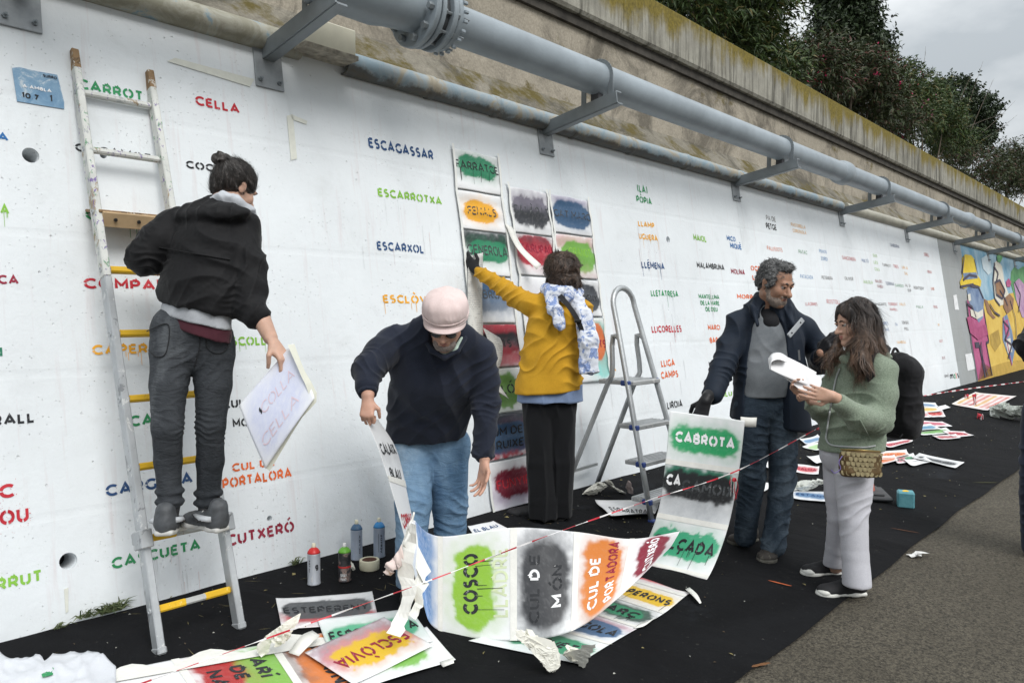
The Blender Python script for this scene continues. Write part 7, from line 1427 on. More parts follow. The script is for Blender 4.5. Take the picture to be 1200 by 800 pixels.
    q = SDF(VOX, .03); limb(q, [P(646, 440, 4.9), P(644, 480, 4.9)], [.205, .222], flat=(fwd, .62)); q.half(P(644, 470, 4.9), -V3(0, 0, 1)); q.half(P(644, 450, 4.9), V3(0, 0, 1)); sdf_obj('blue_shirt', q, fabric('blue_cotton', (.17, .23, .36)), t, fold=dict(amp=.014, sc=11, seed=8, stretch=(1, 1, .3)))
    q = SDF(VOX, .03); q.cone(P(634, 474, 4.9), P(654, 474, 4.92), .128, .128, flat=(fwd, .8)); limb(q, [P(630, 482, 4.9), P(633, 540, 4.88), P(636, 585, 4.9), P(637, 603, 4.9)], [.100, .088, .086, .086], k=.010); limb(q, [P(657, 482, 4.92), P(658, 540, 4.92), P(657, 585, 4.95), P(657, 604, 4.96)], [.100, .088, .080, .078], k=.010)
    q.half(G(645, 606, .025), -V3(0, 0, 1)); sdf_obj('trousers', q, fabric('black_cloth', (.0055, .006, .0075), var=.15, bump=.4), t, fold=[dict(n=RT, lam=.085, amp=.016, seed=81, warp=.35), dict(amp=.006, sc=6, seed=82, ridge=False)])
    bk = plain('black_suede', (.018, .018, .02), .7); so_ = plain('sole_black', (.02, .02, .02), .8); shoe('shoe', G(636, 608) + V3(0, -.02, 0), G(636, 608) + cdir(-.85, 0, .35) * .25, bk, so_, t, w=.05); shoe('shoe', G(654, 611), G(654, 611) + cdir(.2, 0, .95) * .24, bk, so_, t, w=.05)
    # scarf
    sm = NT('blue_flower_scarf'); v_ = sm.ramp(sm.noise(17, 4, .7, dist=.8), [(.50, (.66, .69, .76)), (.56, (.16, .24, .48)), (.66, (.30, .38, .60))]); sm.base(v_, .85); sm.bump(sm.noise(20, 4, .6), .4, .01)
    q = SDF(.0052, .02); limb(q, [P(641, 340, 4.86), P(650, 344, 4.80), P(663, 345, 4.79), P(675, 344, 4.84), P(676, 338, 4.92)], [.035, .042, .045, .040, .03])
    limb(q, [P(646, 346, 4.80), P(650, 362, 4.735), P(655, 376, 4.72), P(657, 383, 4.72)], [.040, .038, .032, .020], flat=(cdir(0, 0, 1), .6)); limb(q, [P(672, 346, 4.82), P(684, 370, 4.76), P(690, 400, 4.72), P(691, 437, 4.72)], [.040, .045, .055, .062], flat=(cdir(0, 0, 1), .45))
    q.half(P(691, 437, 4.72), nrm(cdir(.1, -1, 0))); sdf_obj('scarf', q, sm.m, t, fold=[dict(amp=.024, sc=15, seed=91, stretch=(1, 1, .35)), dict(amp=.008, sc=32, seed=92)])
    m = MB(); sp_ = crom([P(651, 341, 4.80), P(662, 353, 4.72), P(673, 368, 4.69), P(680, 382, 4.70), P(684, 396, 4.74)], 16)
    for a, b in zip(sp_[:-1], sp_[1:]): m.bar(a, b + (b - a) * .02, .030, .008, up=cdir(0, 0, -1))
    m.go('bag_strap', plain('black_webbing', (.012, .012, .014), .7), t); m = MB(); m.box(P(677, 376, 4.682), (.045, .035, .02), basis(cdir(0, 0, 1)), .004); m.go('strap_buckle', plain('black_gloss', (.008, .008, .009), .2), t)
person_E()
# ================================================= grey-haired man in the navy jacket
def person_C():
    t = thing('person', 'person with curly grey hair, open navy jacket and grey jumper, gloved hand on CABROTA sheet', 'person', G(890, 640))
    sk = skinmat('skin_c', (.36, .20, .135)); H = Head(P(909, 332, 4.46), cdir(.52, -.36, -.77), nrm(cdir(.15, .9, -.2)), 1.04)
    chest, neck = P(902, 405, 4.55), P(900, 366, 4.56); sL, eL, wL = P(868, 378, 4.56), P(846, 432, 4.46), P(829, 467, 4.32); sR, eR, wR = P(941, 386, 4.62), P(962, 425, 4.66), P(962, 414, 4.44)
    fwd = cdir(.18, 0, -.98)
    q = SDF(VOX, .02); H.skin(q, jaw=1.08, brow=1.2, nose=1.2); q.cone(H.w(0, -.02, -.05), neck, .060, .065); limb(q, [neck, chest, P(898, 465, 4.55)], [.09, .12, .12], flat=(fwd, .7))
    for (a, b, c) in ((sL, eL, wL), (sR, eR, wR)): limb(q, [chest + V3(0, 0, .1), a, b, c], [.06, .05, .045, .028])
    LL_ = [P(884, 480, 4.52), P(884, 560, 4.47), P(872, 626, 4.58)]; LR = [P(914, 482, 4.56), P(915, 560, 4.50), P(906, 640, 4.44)]
    for pts in (LL_, LR): limb(q, pts, [.075, .055, .042])
    sdf_obj('body', q, sk, t); gb = plain('brow_salt', (.07, .065, .06), .8); H.details(t, sk, gb, (.24, .10, .085))
    bt_ = plain('grey_stubble', (.25, .20, .17), .95, var=.35, sc=120, bump=.8, bsc=320)
    q = SDF(.0045, .012); q.ell(H.w(0, .050, -.085), V3(.058, .046, .044), H.B); 
    for x in (-1, 1): q.cone(H.w(x * .058, .008, -.035), H.w(x * .05, .03, -.08), .018, .020)
    q.cone(H.w(-.022, .086, -.052), H.w(.022, .086, -.052), .008); q.ell(H.w(0, .115, -.030), V3(.075, .05, .022), H.B, k=.01, sub=True); q.ell(H.w(0, .1, -.067), V3(.022, .02, .007), H.B, k=.004, sub=True); bo_ = sdf_obj('beard', q, bt_, t, fold=dict(amp=.004, sc=90, seed=2)); strands('beard_hair', bo_, bt_, t, 900, lambda p, n: np.array([0, 0, -1.0]) + n * 0, L=.009, w=.0012, lift=.5, seed=7, seg=2)
    hm = NT('hair_salt_pepper'); st = hm.noise(75, 4, .7, dist=1.2); hm.base(hm.ramp(st, [(.38, (.025, .025, .027)), (.55, (.11, .11, .11)), (.68, (.32, .32, .32))]), .6); hm.bump(st, .8, .006)
    q = SDF(.0042, .02); q.ell(H.w(0, -.028, .044), V3(.084, .098, .086), H.B); q.ell(H.w(0, -.062, -.005), V3(.072, .056, .066), H.B); q.ell(H.w(0, .030, .105), V3(.055, .042, .026), H.B)
    for x in (-1, 1): q.ell(H.w(x * .074, .01, .02), V3(.014, .03, .045), H.B, k=.01)
    q.ell(H.w(0, .118, .030), V3(.080, .058, .085), H.B, k=.01, sub=True); sdf_obj('hair', q, hm.m, t, fold=[dict(amp=.014, sc=28, seed=61), dict(amp=.008, sc=60, seed=62)]); hob_ = bpy.context.scene.collection.objects[-1]
    strands('hair_strands', hob_, hm.m, t, 3400, lambda p, n: (np.stack([vnoise(p * 55, s_) for s_ in (1, 2, 3)], 1) - .5) * 3 + H.B[1] * .3, L=.022, w=.0015, lift=.45, curl=.002, seed=6)
    kn = fabric('grey_marl', (.15, .165, .18), var=.12, bump=.3, weave=350, c2=(.22, .235, .25)); q = SDF(VOX, .03)
    limb(q, [P(901, 372, 4.56), chest, P(901, 440, 4.54), P(899, 470, 4.55)], [.135, .175, .185, .172], flat=(fwd, .70), k=.022); q.half(P(898, 467, 4.4), -V3(0, 0, 1)); q.ell(P(903, 366, 4.46), (.055, .06, .05), k=.008, sub=True); q.cone(P(902, 360, 4.44), P(908, 380, 4.42), .04, .012, k=.006, sub=True)
    sdf_obj('grey_jumper', q, kn, t, fold=dict(amp=.010, sc=9, seed=5, stretch=(1, 1, .8)))
    q = SDF(.005, .02); limb(q, [P(900, 366, 4.54), P(903, 378, 4.48)], [.072, .055], flat=(fwd, .8)); q.half(P(903, 362, 4.5), nrm(V3(0, 0, 1) - fwd * .3)); sdf_obj('black_tshirt', q, fabric('black_cotton', (.012, .012, .014)), t)
    # jacket: two fronts hanging open
    jm = fabric('navy_shell', (.009, .0155, .028), var=.18, rough=.7, bump=.45, sheen=.03); q = SDF(VOX, .028)
    limb(q, [P(902, 372, 4.57), P(903, 400, 4.57), P(902, 440, 4.57), P(903, 500, 4.57)], [.165, .200, .216, .248], flat=(fwd, .76), k=.022)
    limb(q, [P(885, 374, 4.56), sL, P(856, 405, 4.52), eL, P(835, 462, 4.36)], [.078, .078, .074, .068, .058], k=.022)
    limb(q, [P(925, 376, 4.58), sR, P(955, 405, 4.64), eR], [.078, .080, .076, .068], k=.022); limb(q, [eR, P(961, 420, 4.50)], [.070, .058], k=.03)
    q.half(P(900, 497, 4.57), nrm(-V3(0, 0, 1) - RT * .18), k=.01)
    fr_ = cdir(.18, 0, -.98); c_ = lambda u, v: P(u, v, 4.40)
    q.chain([c_(906, 352), c_(904, 385), c_(903, 420), c_(901, 460), c_(898, 520)], [.055, .092, .112, .122, .130], sub=True, k=.010, flat=(fr_, 1.35))
    # sleeve restored below the cut hem and collar
    for x, pts in ((0, [P(884, 352, 4.52), P(882, 364, 4.47), P(887, 380, 4.42)]), (1, [P(921, 352, 4.52), P(925, 364, 4.46), P(927, 380, 4.42)])): q.chain(pts, [.020, .024, .020], k=.02, flat=(cdir(.6 if x else -.6, 0, .4), .6))
    q.chain([P(885, 352, 4.54), P(893, 354, 4.64), P(912, 354, 4.64), P(920, 352, 4.54)], [.022, .024, .024, .022], k=.02); q.ell(P(829, 471, 4.31), (.04, .04, .04), k=.008, sub=True)
    sdf_obj('jacket', q, jm, t, fold=[dict(amp=.010, sc=4.5, seed=101, ridge=False), dict(n=RT + V3(0, 0, .35), lam=.10, amp=.018, seed=102), dict(n=V3(eL) - V3(sL), lam=.05, amp=.016, seed=104, at=[(V3(eL), .15), (V3(wL), .1), (V3(eR), .12)], lo=.0)])
    li = plain('grey_lining', (.34, .36, .38), .7); m = MB(); a_, b_ = P(941, 374, 4.375), P(924, 394, 4.335); m.bar(a_, b_, .030, .010, up=fr_, bev=.003); m.go('collar_lining', li, t)
    for k_ in (.2, .8): m = MB(); m.lathe(a_ + (b_ - a_) * k_ + fr_ * .004, fr_, [(.006, 0), (.004, .004)], 8); m.go('press_stud', plain('stud', (.03, .03, .035), .3, .5), t)
    m = MB(); m.bar(P(936, 410, 4.335), P(937, 422, 4.335), .008, .006, up=fr_); m.go('zip_puller', plain('zip_silver', (.5, .5, .52), .3, .8), t)
    gl = fabric('black_leather', (.010, .010, .012), rough=.45, bump=.5)
    q = SDF(.0045, .01); hand(q, P(827, 469, 4.30), cdir(-.35, -.92, -.15), cdir(.35, -.15, .9), -1, .55, .06, 1.1, 1.15, curls=[.25, .5, .9, 1.0], thumbcurl=.6); q.cone(P(831, 463, 4.33), P(826, 470, 4.30), .036, .032, k=.01); sdf_obj('leather_glove', q, gl, t)
    q = SDF(.0045, .01); hand(q, P(960, 417, 4.46), cdir(.35, .8, -.45), cdir(.8, -.1, .3), 1, .5, .10, 1.1, 1.15); q.cone(P(961, 422, 4.49), P(960, 416, 4.455), .038, .032, k=.01); sdf_obj('leather_glove', q, gl, t, fold=dict(amp=.004, sc=40, seed=4))
    jn = NT('dark_denim'); cc_ = jn.ramp(jn.noise(4.2, 6, .6, vec=jn.map((1, 1, .5))), [(.36, (.018, .028, .042)), (.52, (.042, .060, .082)), (.70, (.13, .165, .20))]); jn.base(cc_, .85, 0, .2); b = jn.bump(jn.noise(12, 4, .6, vec=jn.map((1, 1, 2.0)), dist=1), .55, .025); jn.bump(jn.noise(400, 2, .6), .35, .002, b)
    q = SDF(VOX, .035); q.cone(P(886, 474, 4.55), P(911, 475, 4.57), .138, .138, flat=(fwd, .78)); limb(q, [P(882, 486, 4.53), P(882, 530, 4.49), P(882, 560, 4.48), P(876, 600, 4.52), P(873, 628, 4.58)], [.098, .085, .076, .067, .066], k=.010); limb(q, [P(914, 486, 4.56), P(917, 530, 4.52), P(917, 560, 4.5), P(912, 600, 4.47), P(906, 638, 4.44)], [.098, .085, .076, .067, .068], k=.010)
    sdf_obj('jeans', q, jn.m, t, fold=[dict(amp=.008, sc=6, seed=111, ridge=False), dict(n=V3(0, 0, 1) + RT * .3, lam=.045, amp=.016, seed=112, at=[(P(882, 560, 4.4), .11), (P(917, 560, 4.4), .11), (P(874, 622, 4.5), .12), (P(907, 632, 4.4), .12), (P(900, 500, 4.4), .09)], lo=.45), dict(n=V3(0, 0, 1) - RT * .9, lam=.07, amp=.010, seed=119)])
    bm_ = spat('muddy_shoe', (.055, .048, .042), [(.13, .12, .10), (.02, .02, .02)], .8, 0, 20, .58); so_ = plain('muddy_sole', (.10, .095, .08), .9, var=.4, sc=40)
    o1, W1, L1 = shoe('hiking_shoe', G(884, 632), G(857, 638), bm_, so_, t, w=.055, h=.055); o2, W2, L2 = shoe('hiking_shoe', G(910, 645), G(896, 660), bm_, so_, t, w=.056, h=.055)
    for (o, W, L) in ((o1, W1, L1), (o2, W2, L2)):
        m = MB()
        for k_ in range(5): m.tube([W(-.026, L * (.36 + .07 * k_), .072 - .005 * k_), W(0, L * (.37 + .07 * k_), .086 - .007 * k_), W(.026, L * (.36 + .07 * k_), .072 - .005 * k_)], .003, 5)
        q_ = m.go('laces', plain('lace_grey', (.12, .12, .12), .8), o, True); q_['kind'] = 'stuff'
person_C()
tg = thing('loose_tape', 'torn piece of white tape on the top right corner of the CABROTA sheet', 'tape', P(878, 493, 4.24)); ribbon('tape_strip', [P(868, 488, 4.225), P(878, 489, 4.23), P(887, 489, 4.235)], [P(868, 499, 4.225), P(877, 500, 4.23), P(886, 500, 4.235)], M_tape, tg, n=8)
tg = thing('loose_tape', 'torn flap of tape sticking out from the right edge of the lying strip', 'tape', G(818, 700)); ribbon('tape_strip', [G(803, 690, .02), G(812, 698, .03), G(820, 707, .02)], [G(808, 688, .02), G(817, 696, .03), G(822, 706, .02)], M_tape, tg, n=8)
tg = thing('loose_tape', 'second torn flap of tape lower down the right edge of the lying strip', 'tape', G(760, 728)); ribbon('tape_strip', [G(742, 736, .015), G(755, 733, .02), G(768, 723, .015)], [G(752, 729, .015), G(760, 727, .02), G(770, 722, .015)], M_tape, tg, n=8)
# ================================================= woman in the green fleece
def person_D():
    t = thing('person', 'person with long brown hair, green fleece and pale trousers reading papers', 'person', G(985, 685))
    sk = skinmat('skin_d', (.55, .34, .25)); H = Head(P(1001, 378, 4.0), cdir(-.985, -.20, -.12), nrm(cdir(-.15, 1, 0)), .95); fwd = cdir(-.74, 0, -.67)
    neck, chest = P(1008, 414, 4.02), P(1006, 450, 4.0); sN, eN, wN_ = P(1030, 436, 3.90), P(1028, 492, 3.83), P(982, 470, 3.70); sF, eF, wF = P(986, 432, 4.10), P(968, 486, 4.08), P(948, 466, 3.86)
    q = SDF(VOX, .02); H.skin(q, ears=False, jaw=.92, brow=.7); q.cone(H.w(0, -.02, -.05), neck, .048, .052); limb(q, [neck, chest, P(998, 520, 4.0)], [.08, .10, .11], flat=(fwd, .75))
    for (a, b, c) in ((sN, eN, wN_), (sF, eF, wF)): limb(q, [chest + V3(0, 0, .08), a, b, c], [.05, .042, .038, .024])
    LN = [P(1003, 540, 3.94), P(1001, 610, 3.90), P(1004, 682, 3.88)]; LF = [P(986, 540, 4.06), P(985, 605, 4.06), P(979, 664, 4.20)]
    for pts in (LN, LF): limb(q, pts, [.07, .05, .036])
    q.cone(P(986, 471, 3.72), P(976, 464, 3.68), .026, .022, k=.01)
    hand(q, P(977, 465, 3.685), cdir(-.96, .22, -.05), cdir(.1, .1, .9), 1, .55, .06, .95, curls=[.35, .45, .6, .7], thumbcurl=.55)
    hand(q, P(946, 464, 3.85), cdir(-.75, .55, -.25), cdir(.2, .3, -.9), -1, .6, .06, .95, curls=[.4, .5, .6, .7], thumbcurl=.4)
    sdf_obj('body', q, sk, t); H.details(t, sk, plain('brow_brown', (.035, .022, .016), .8), (.42, .15, .13))
    # long wavy hair
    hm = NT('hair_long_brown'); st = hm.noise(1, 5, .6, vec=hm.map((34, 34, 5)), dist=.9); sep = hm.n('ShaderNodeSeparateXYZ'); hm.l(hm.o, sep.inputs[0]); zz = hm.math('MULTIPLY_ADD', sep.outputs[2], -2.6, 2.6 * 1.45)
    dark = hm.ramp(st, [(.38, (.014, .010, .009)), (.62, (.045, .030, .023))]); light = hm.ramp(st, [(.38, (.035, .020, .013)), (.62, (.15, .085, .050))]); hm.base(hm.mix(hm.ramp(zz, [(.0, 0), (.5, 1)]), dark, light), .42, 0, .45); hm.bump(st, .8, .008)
    q = SDF(.0045, .02); q.ell(H.w(0, -.020, .040), V3(.088, .104, .092), H.B); q.cone(H.w(0, -.055, -.01), P(1018, 404, 4.02), .080, .074)
    limb(q, [H.w(-.062, -.030, .03), P(1008, 388, 3.93), P(1009, 405, 3.88), P(1009, 420, 3.86), P(1010, 431, 3.87)], [.036, .044, .052, .048, .022], k=.02); limb(q, [P(1012, 385, 3.96), P(1023, 408, 3.96), P(1028, 416, 3.98)], [.062, .056, .026], k=.02)
    limb(q, [H.w(.065, .03, .03), H.w(.07, .03, -.05), P(980, 408, 4.04), P(973, 417, 4.02), P(968, 423, 4.0)], [.018, .020, .024, .022, .008], k=.02)
    q.ell(H.w(0, .125, -.010), V3(.082, .070, .100), H.B, k=.008, sub=True); q.ell(H.w(-.07, .075, -.035), V3(.035, .045, .060), H.B, k=.010, sub=True)
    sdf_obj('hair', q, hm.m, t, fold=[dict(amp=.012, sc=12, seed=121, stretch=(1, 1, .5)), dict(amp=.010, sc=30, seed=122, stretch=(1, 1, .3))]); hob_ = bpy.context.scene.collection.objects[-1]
    fl_ = lambda p, n: np.array([0, 0, -1.0]) + RT * (.45 * np.sin(p[:, 2] * 62 + vnoise(p * 9, 5) * 7))[:, None] + (np.stack([vnoise(p * 16, s_) for s_ in (1, 2, 3)], 1) - .5) * .7
    strands('hair_strands', hob_, hm.m, t, 5200, fl_, keep=lambda c: ~((((c - CAM) @ RT) / ((c - CAM) @ FW) < (994 - 600) / FOC) & (((c - CAM) @ UP) / ((c - CAM) @ FW) > -(404 - 400) / FOC)), L=.11, w=.0020, lift=.05, curl=.0015, seed=8, seg=8)
    strands('flyaway_hair', hob_, hm.m, t, 260, fl_, L=.09, w=.0010, lift=.35, curl=.003, seed=9, seg=7)
    # fleece
    fm = NT('green_fleece'); g_ = fm.noise(150, 4, .75); c_ = fm.ramp(g_, [(.35, (.15, .185, .14)), (.65, (.29, .34, .265))]); c_ = fm.mix(fm.ramp(fm.noise(9, 4, .6), [(.35, 0), (.7, .35)]), c_, (.13, .175, .12)); fm.base(c_, .98, 0, .1); fm.b.inputs['Sheen Weight'].default_value = .15; b = fm.bump(fm.noise(10, 4, .6), .35, .03); fm.bump(g_, .5, .003, b)
    q = SDF(VOX, .028); limb(q, [P(1008, 428, 4.0), P(1007, 450, 4.0), P(1002, 490, 3.98), P(997, 530, 3.98)], [.118, .150, .155, .168], flat=(fwd, .82), k=.022)
    limb(q, [P(1018, 428, 3.96), sN, P(1032, 462, 3.86), eN, P(1004, 488, 3.75), P(984, 472, 3.70)], [.075, .082, .076, .070, .056, .043], k=.035); limb(q, [P(995, 430, 4.06), sF, P(974, 462, 4.08), eF, P(953, 474, 3.92)], [.07, .072, .062, .058, .045], k=.035)
    q.half(P(997, 526, 3.98), nrm(-V3(0, 0, 1) + .05 * RT)); limb(q, [P(988, 420, 3.94), P(1000, 424, 3.90), P(1020, 421, 3.94), P(1030, 416, 4.02)], [.024, .03, .032, .028], k=.02); q.ell(P(978, 466, 3.68), (.035, .035, .03), k=.006, sub=True)
    q.ell(P(1031, 416, 4.06), (.055, .055, .04), k=.03)
    fo_ = sdf_obj('fleece', q, fm.m, t, fold=[dict(amp=.008, sc=5, seed=131, ridge=False), dict(n=V3(0, 0, 1) - RT * .4, lam=.08, amp=.016, seed=133), dict(n=V3(wN_) - V3(eN), lam=.04, amp=.013, seed=132, at=[(V3(eN), .13), (V3(wN_), .09)], lo=.0)])
    zp = plain('zip_grey', (.40, .42, .42), .5); zl = [snap(fo_, *p_, .001) for p_ in crom([V3(*p_, 0) for p_ in ((984, 432), (979, 446), (973, 478), (969, 505), (968, 514), (974, 521), (990, 523), (1012, 524), (1026, 522))], 60)[:, :2]]; m = MB(); m.tube(zl, .0045, 6); m.go('front_zip', zp, t, True)
    m = MB(); m.tube([snap(fo_, 1008 + k_ * 1.6, 492 + k_ * 3, .0) for k_ in range(9)], .003, 6); m.go('pocket_seam', fm.m, t, True)
    # trousers
    wm = fabric('pale_grey_cotton', (.50, .50, .54), var=.06, bump=.45, rough=.9); q = SDF(VOX, .03); q.cone(P(989, 530, 4.0), P(1002, 532, 3.98), .124, .124, flat=(fwd, .9)); limb(q, [P(1001, 547, 3.94), P(1001, 580, 3.92), P(1000, 610, 3.9), P(1002, 650, 3.89), P(1004, 683, 3.88)], [.098, .086, .069, .064, .070], k=.010)
    limb(q, [P(986, 545, 4.06), P(985, 580, 4.06), LF[1], P(982, 640, 4.14), P(979, 664, 4.20)], [.092, .080, .066, .062, .066], k=.010); q.half(P(990, 512, 3.98), V3(0, 0, 1)); q.half(P(1006, 686, 3.88), nrm(-V3(0, 0, 1)), k=.006)
    sdf_obj('trousers', q, wm, t, fold=[dict(amp=.006, sc=6, seed=141, ridge=False), dict(n=V3(0, 0, 1) - RT * .5, lam=.05, amp=.015, seed=142, at=[(P(1000, 610, 3.85), .11), (P(985, 605, 4.0), .1), (P(1004, 672, 3.85), .09), (P(995, 550, 3.85), .09)], lo=.15)])
    cb_ = plain('canvas_black', (.012, .012, .014), .85); ws = plain('white_rubber', (.66, .66, .62), .5, var=.06); lw = plain('white_lace', (.70, .70, .68), .8)
    for (he, to) in ((G(1013, 696), G(958, 697)), (G(990, 671), G(940, 673))):
        o, W, L = shoe('sneaker', he, to, cb_, ws, t, w=.046, h=.045)
        s = SDF(.0045, .008); s.ell(W(0, L * .86, .020), V3(.044, L * .15, .026), np.array([nrm(np.cross(W(0, 1, 0) - W(0, 0, 0), (0, 0, 1))), nrm(W(0, 1, 0) - W(0, 0, 0)), V3(0, 0, 1)])); s.half(W(0, 0, .010), -V3(0, 0, 1)); s.half(W(0, L * .80, 0), -nrm(W(0, 1, 0) - W(0, 0, 0))); sdf_obj('toe_cap', s, ws, o)
        for k_ in range(5):
            m = MB(); y = L * (.34 + .075 * k_); z = .082 - .007 * k_; m.tube([W(-.028, y, z - .016), W(-.012, y + .008, z + .002), W(.012, y - .008, z + .002), W(.028, y, z - .016)], .0034, 5); m.go('lace', lw, o, True)
        m = MB(); m.tube(crom([W(0, L * .38, .085), W(-.02, L * .36, .105), W(-.045, L * .42, .085), W(-.05, L * .46, .06)], 8), .003, 5); m.tube(crom([W(0, L * .38, .085), W(.02, L * .42, .10), W(.045, L * .40, .075)], 8), .003, 5); q_ = m.go('lace_bow', lw, o, True); q_['kind'] = 'stuff'
person_D()
# her backpack
def backpack():
    bk = fabric('black_cordura', (.009, .009, .011), rough=.8, bump=.5); t = thing('backpack', 'black backpack on the back of the person in the green fleece', 'backpack', P(1050, 465, 4.12))
    up = nrm(cdir(.06, 1, 0)); bw = cdir(.80, 0, .6); B_ = np.array([nrm(np.cross(bw, up)), bw, up]); q = SDF(.0055, .05); c = P(1050, 463, 4.13); q.box(c + up * -.02, V3(.135, .07, .21), B_, rad=.068); q.ell(c + up * .12, V3(.115, .07, .11), B_, k=.04); q.ell(c + bw * .06 - up * .09, V3(.115, .065, .12), B_, k=.04)
    sdf_obj('bag_body', q, bk, t, fold=[dict(amp=.016, sc=9, seed=151), dict(amp=.005, sc=26, seed=152)])
    for pts in ([P(1042, 412, 4.06), P(1034, 407, 3.95), P(1022, 412, 3.86), P(1018, 426, 3.84), P(1020, 440, 3.83), P(1024, 450, 3.86)],):
        m = MB(); c_ = crom(pts, 20)
        for a, b in zip(c_[:-1], c_[1:]): m.bar(a, b + (b - a) * .05, .045, .010, up=cdir(-.2, .1, -1), bev=.002)
        q_ = m.go('shoulder_strap', bk, t); q_['kind'] = 'stuff'
    m = MB(); m.tube(crom([P(1044, 418, 4.10), P(1049, 408, 4.12), P(1056, 418, 4.14)], 10), .007, 8); m.go('grab_handle', bk, t, True)
    zl = crom([P(1061, 432, 4.03), P(1068, 460, 4.05), P(1066, 495, 4.06), P(1055, 512, 4.05)], 14); m = MB(); m.tube(zl, .004, 6); m.go('zip', plain('zip_dark', (.04, .04, .045), .4), t, True)
backpack()
# patterned shoulder bag
def bag():
    c = P(1008, 543, 3.78); t = thing('shoulder_bag', 'small gold and brown patterned bag hanging at the hip of the fleece person', 'bag', c); X_ = cdir(.98, -.03, -.15); Z_ = V3(0, 0, 1); Y_ = nrm(np.cross(Z_, X_)); B_ = np.array([X_, Y_, Z_])
    bm_ = plain('bag_brown', (.10, .06, .02), .6, var=.3, sc=20); q = SDF(.0048, .02); q.box(c, V3(.098, .035, .066), B_, rad=.030); q.box(c - Z_ * .030, V3(.082, .04, .036), B_, rad=.03); sdf_obj('bag_body', q, bm_, t, fold=dict(amp=.005, sc=22, seed=5))
    gm_ = plain('bag_gold', (.36, .30, .17), .4, .3, var=.35, sc=60); front = -Y_ if np.dot(-Y_, Fh) < 0 else Y_
    for r_ in range(5):
        for k_ in range(9):
            x = (k_ - 4 + (.5 if r_ % 2 else 0)) * .0215; z = .054 - r_ * .024; y = .036 * (1 - (x / .13) ** 2)
            if abs(x) > .094: continue
            m = MB(); p = c + X_ * x + Z_ * z + front * (y + .003); n = 8; pts = [p + X_ * .0105 * math.cos(a) + Z_ * .0125 * math.sin(a) - Z_ * .002 for a in np.linspace(PI, 2 * PI, n)] + [p + X_ * .0105 + Z_ * .008, p - X_ * .0105 + Z_ * .008]
            m.prism(pts, front * .005); m.go('scale', gm_, t)
    m = MB(); m.tube([c - X_ * .095 + Z_ * .066, c + Z_ * .070 + front * .01, c + X_ * .095 + Z_ * .066], .004, 6); m.go('zip', plain('zip_brass', (.3, .22, .08), .35, .7), t, True)
    m = MB(); m.tube(crom([P(987, 534, 3.76), P(983, 541, 3.75), P(985, 549, 3.75), P(978, 554, 3.75), P(974, 550, 3.75)], 16), .0022, 5); m.go('purple_cord', plain('purple_cord', (.16, .12, .34), .7), t, True)
bag()
# papers in her hands
def papers():
    t = thing('papers', 'sheaf of white papers, its outer leaf curling, held in both hands by the fleece person', 'papers', P(935, 440, 3.8)); pm = plain('white_paper', (.74, .74, .75), .6, var=.03)
    m1 = ribbon('paper_sheet', [P(900, 421, 3.86), P(915, 416, 3.85), P(935, 424, 3.84), P(957, 436, 3.82)], [P(902, 432, 3.74), P(918, 440, 3.76), P(938, 448, 3.77), P(953, 453, 3.78)], pm, t, n=18, nw=8)
    m2 = ribbon('paper_sheet', [P(912, 436, 3.83), P(930, 437, 3.82), P(948, 436, 3.80), P(963, 442, 3.78)], [P(936, 455, 3.76), P(944, 462, 3.76), P(952, 461, 3.75), P(960, 459, 3.74)], pm, t, n=18, nw=8)
    m3 = ribbon('paper_sheet', [P(900, 420, 3.862), P(905, 414, 3.88), P(914, 413, 3.90), P(922, 417, 3.90)], [P(903, 433, 3.74), P(904, 424, 3.74), P(912, 421, 3.76), P(922, 424, 3.78)], pm, t, n=14, nw=6)
papers()
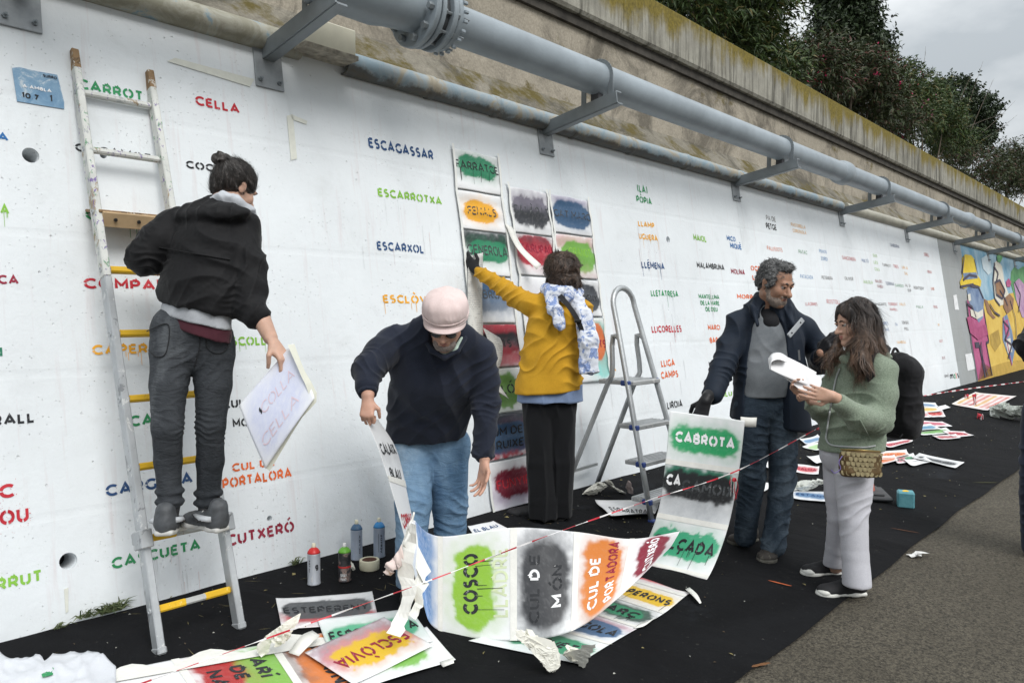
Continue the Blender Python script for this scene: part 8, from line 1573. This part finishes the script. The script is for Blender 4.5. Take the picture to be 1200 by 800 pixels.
# ================================================= person cut by the right edge
def person_F():
    t = thing('person', 'person in black top mostly cut off by the right edge of the photo', 'person', G(1236, 655)); sk = skinmat('skin_f', (.5, .32, .24)); Z = 4.6; H = Head(P(1240, 318, Z), cdir(-.2, -.1, .95), (0, 0, 1)); fwd = cdir(-.2, 0, .95)
    chest = P(1240, 405, Z); q = SDF(.006, .02); H.skin(q); q.cone(H.w(0, -.02, -.05), P(1240, 362, Z), .055, .06); limb(q, [P(1240, 370, Z), chest, P(1240, 470, Z)], [.08, .11, .11], flat=(fwd, .7))
    for s, e, w in ((P(1212, 380, Z), P(1204, 408, 4.5), P(1226, 432, 4.45)), (P(1268, 380, Z), P(1276, 430, Z), P(1270, 470, Z))): limb(q, [chest + V3(0, 0, .08), s, e, w], [.05, .045, .04, .026]); hand(q, w, nrm(w - e), cdir(0, 0, -1), 1, .6)
    for pts in ([P(1226, 480, Z), P(1222, 560, Z), P(1220, 635, Z)], [P(1254, 480, Z), P(1256, 560, Z), P(1258, 640, Z)]): limb(q, pts, [.07, .055, .04])
    sdf_obj('body', q, sk, t); q = SDF(.006, .03); limb(q, [P(1240, 378, Z), chest, P(1240, 480, Z)], [.16, .185, .185], flat=(fwd, .7), k=.022); limb(q, [P(1218, 384, Z), P(1206, 405, 4.51), P(1226, 432, 4.45), P(1234, 438, 4.44)], [.075, .070, .055, .05]); limb(q, [P(1262, 384, Z), P(1276, 430, Z), P(1270, 465, Z)], [.07, .06, .05]); q.half(P(1240, 484, Z), -V3(0, 0, 1)); sdf_obj('black_top', q, fabric('black_top', (.01, .01, .012)), t, fold=[dict(n=V3(0, 0, 1) + RT * .4, lam=.07, amp=.016, seed=161)])
    q = SDF(.006, .03); q.cone(P(1228, 486, Z), P(1252, 486, Z), .15, .15, flat=(fwd, .8)); limb(q, [P(1222, 500, Z), P(1216, 580, Z), P(1216, 640, Z)], [.115, .095, .085], k=.01); limb(q, [P(1256, 500, Z), P(1256, 570, Z), P(1258, 645, Z)], [.11, .09, .08], k=.01); sdf_obj('navy_trousers', q, fabric('navy_twill', (.014, .02, .04)), t, fold=[dict(n=V3(0, 0, 1), lam=.07, amp=.014, seed=162)])
    hm = plain('hair_f', (.03, .02, .015), .6, var=.4, sc=40); q = SDF(.006, .02); q.ell(H.w(0, -.02, .035), V3(.092, .105, .098), H.B); q.ell(H.w(0, .11, -.06), V3(.07, .07, .08), H.B, sub=True); sdf_obj('hair', q, hm, t, fold=dict(amp=.012, sc=30, seed=3))
    for u in (1226, 1262): g0 = G(u, 650); shoe('shoe', g0, g0 + cdir(.5, 0, .8) * .25, plain('black_suede', (.018, .018, .02), .7), plain('sole_black', (.02, .02, .02), .8), t, w=.05)
person_F()
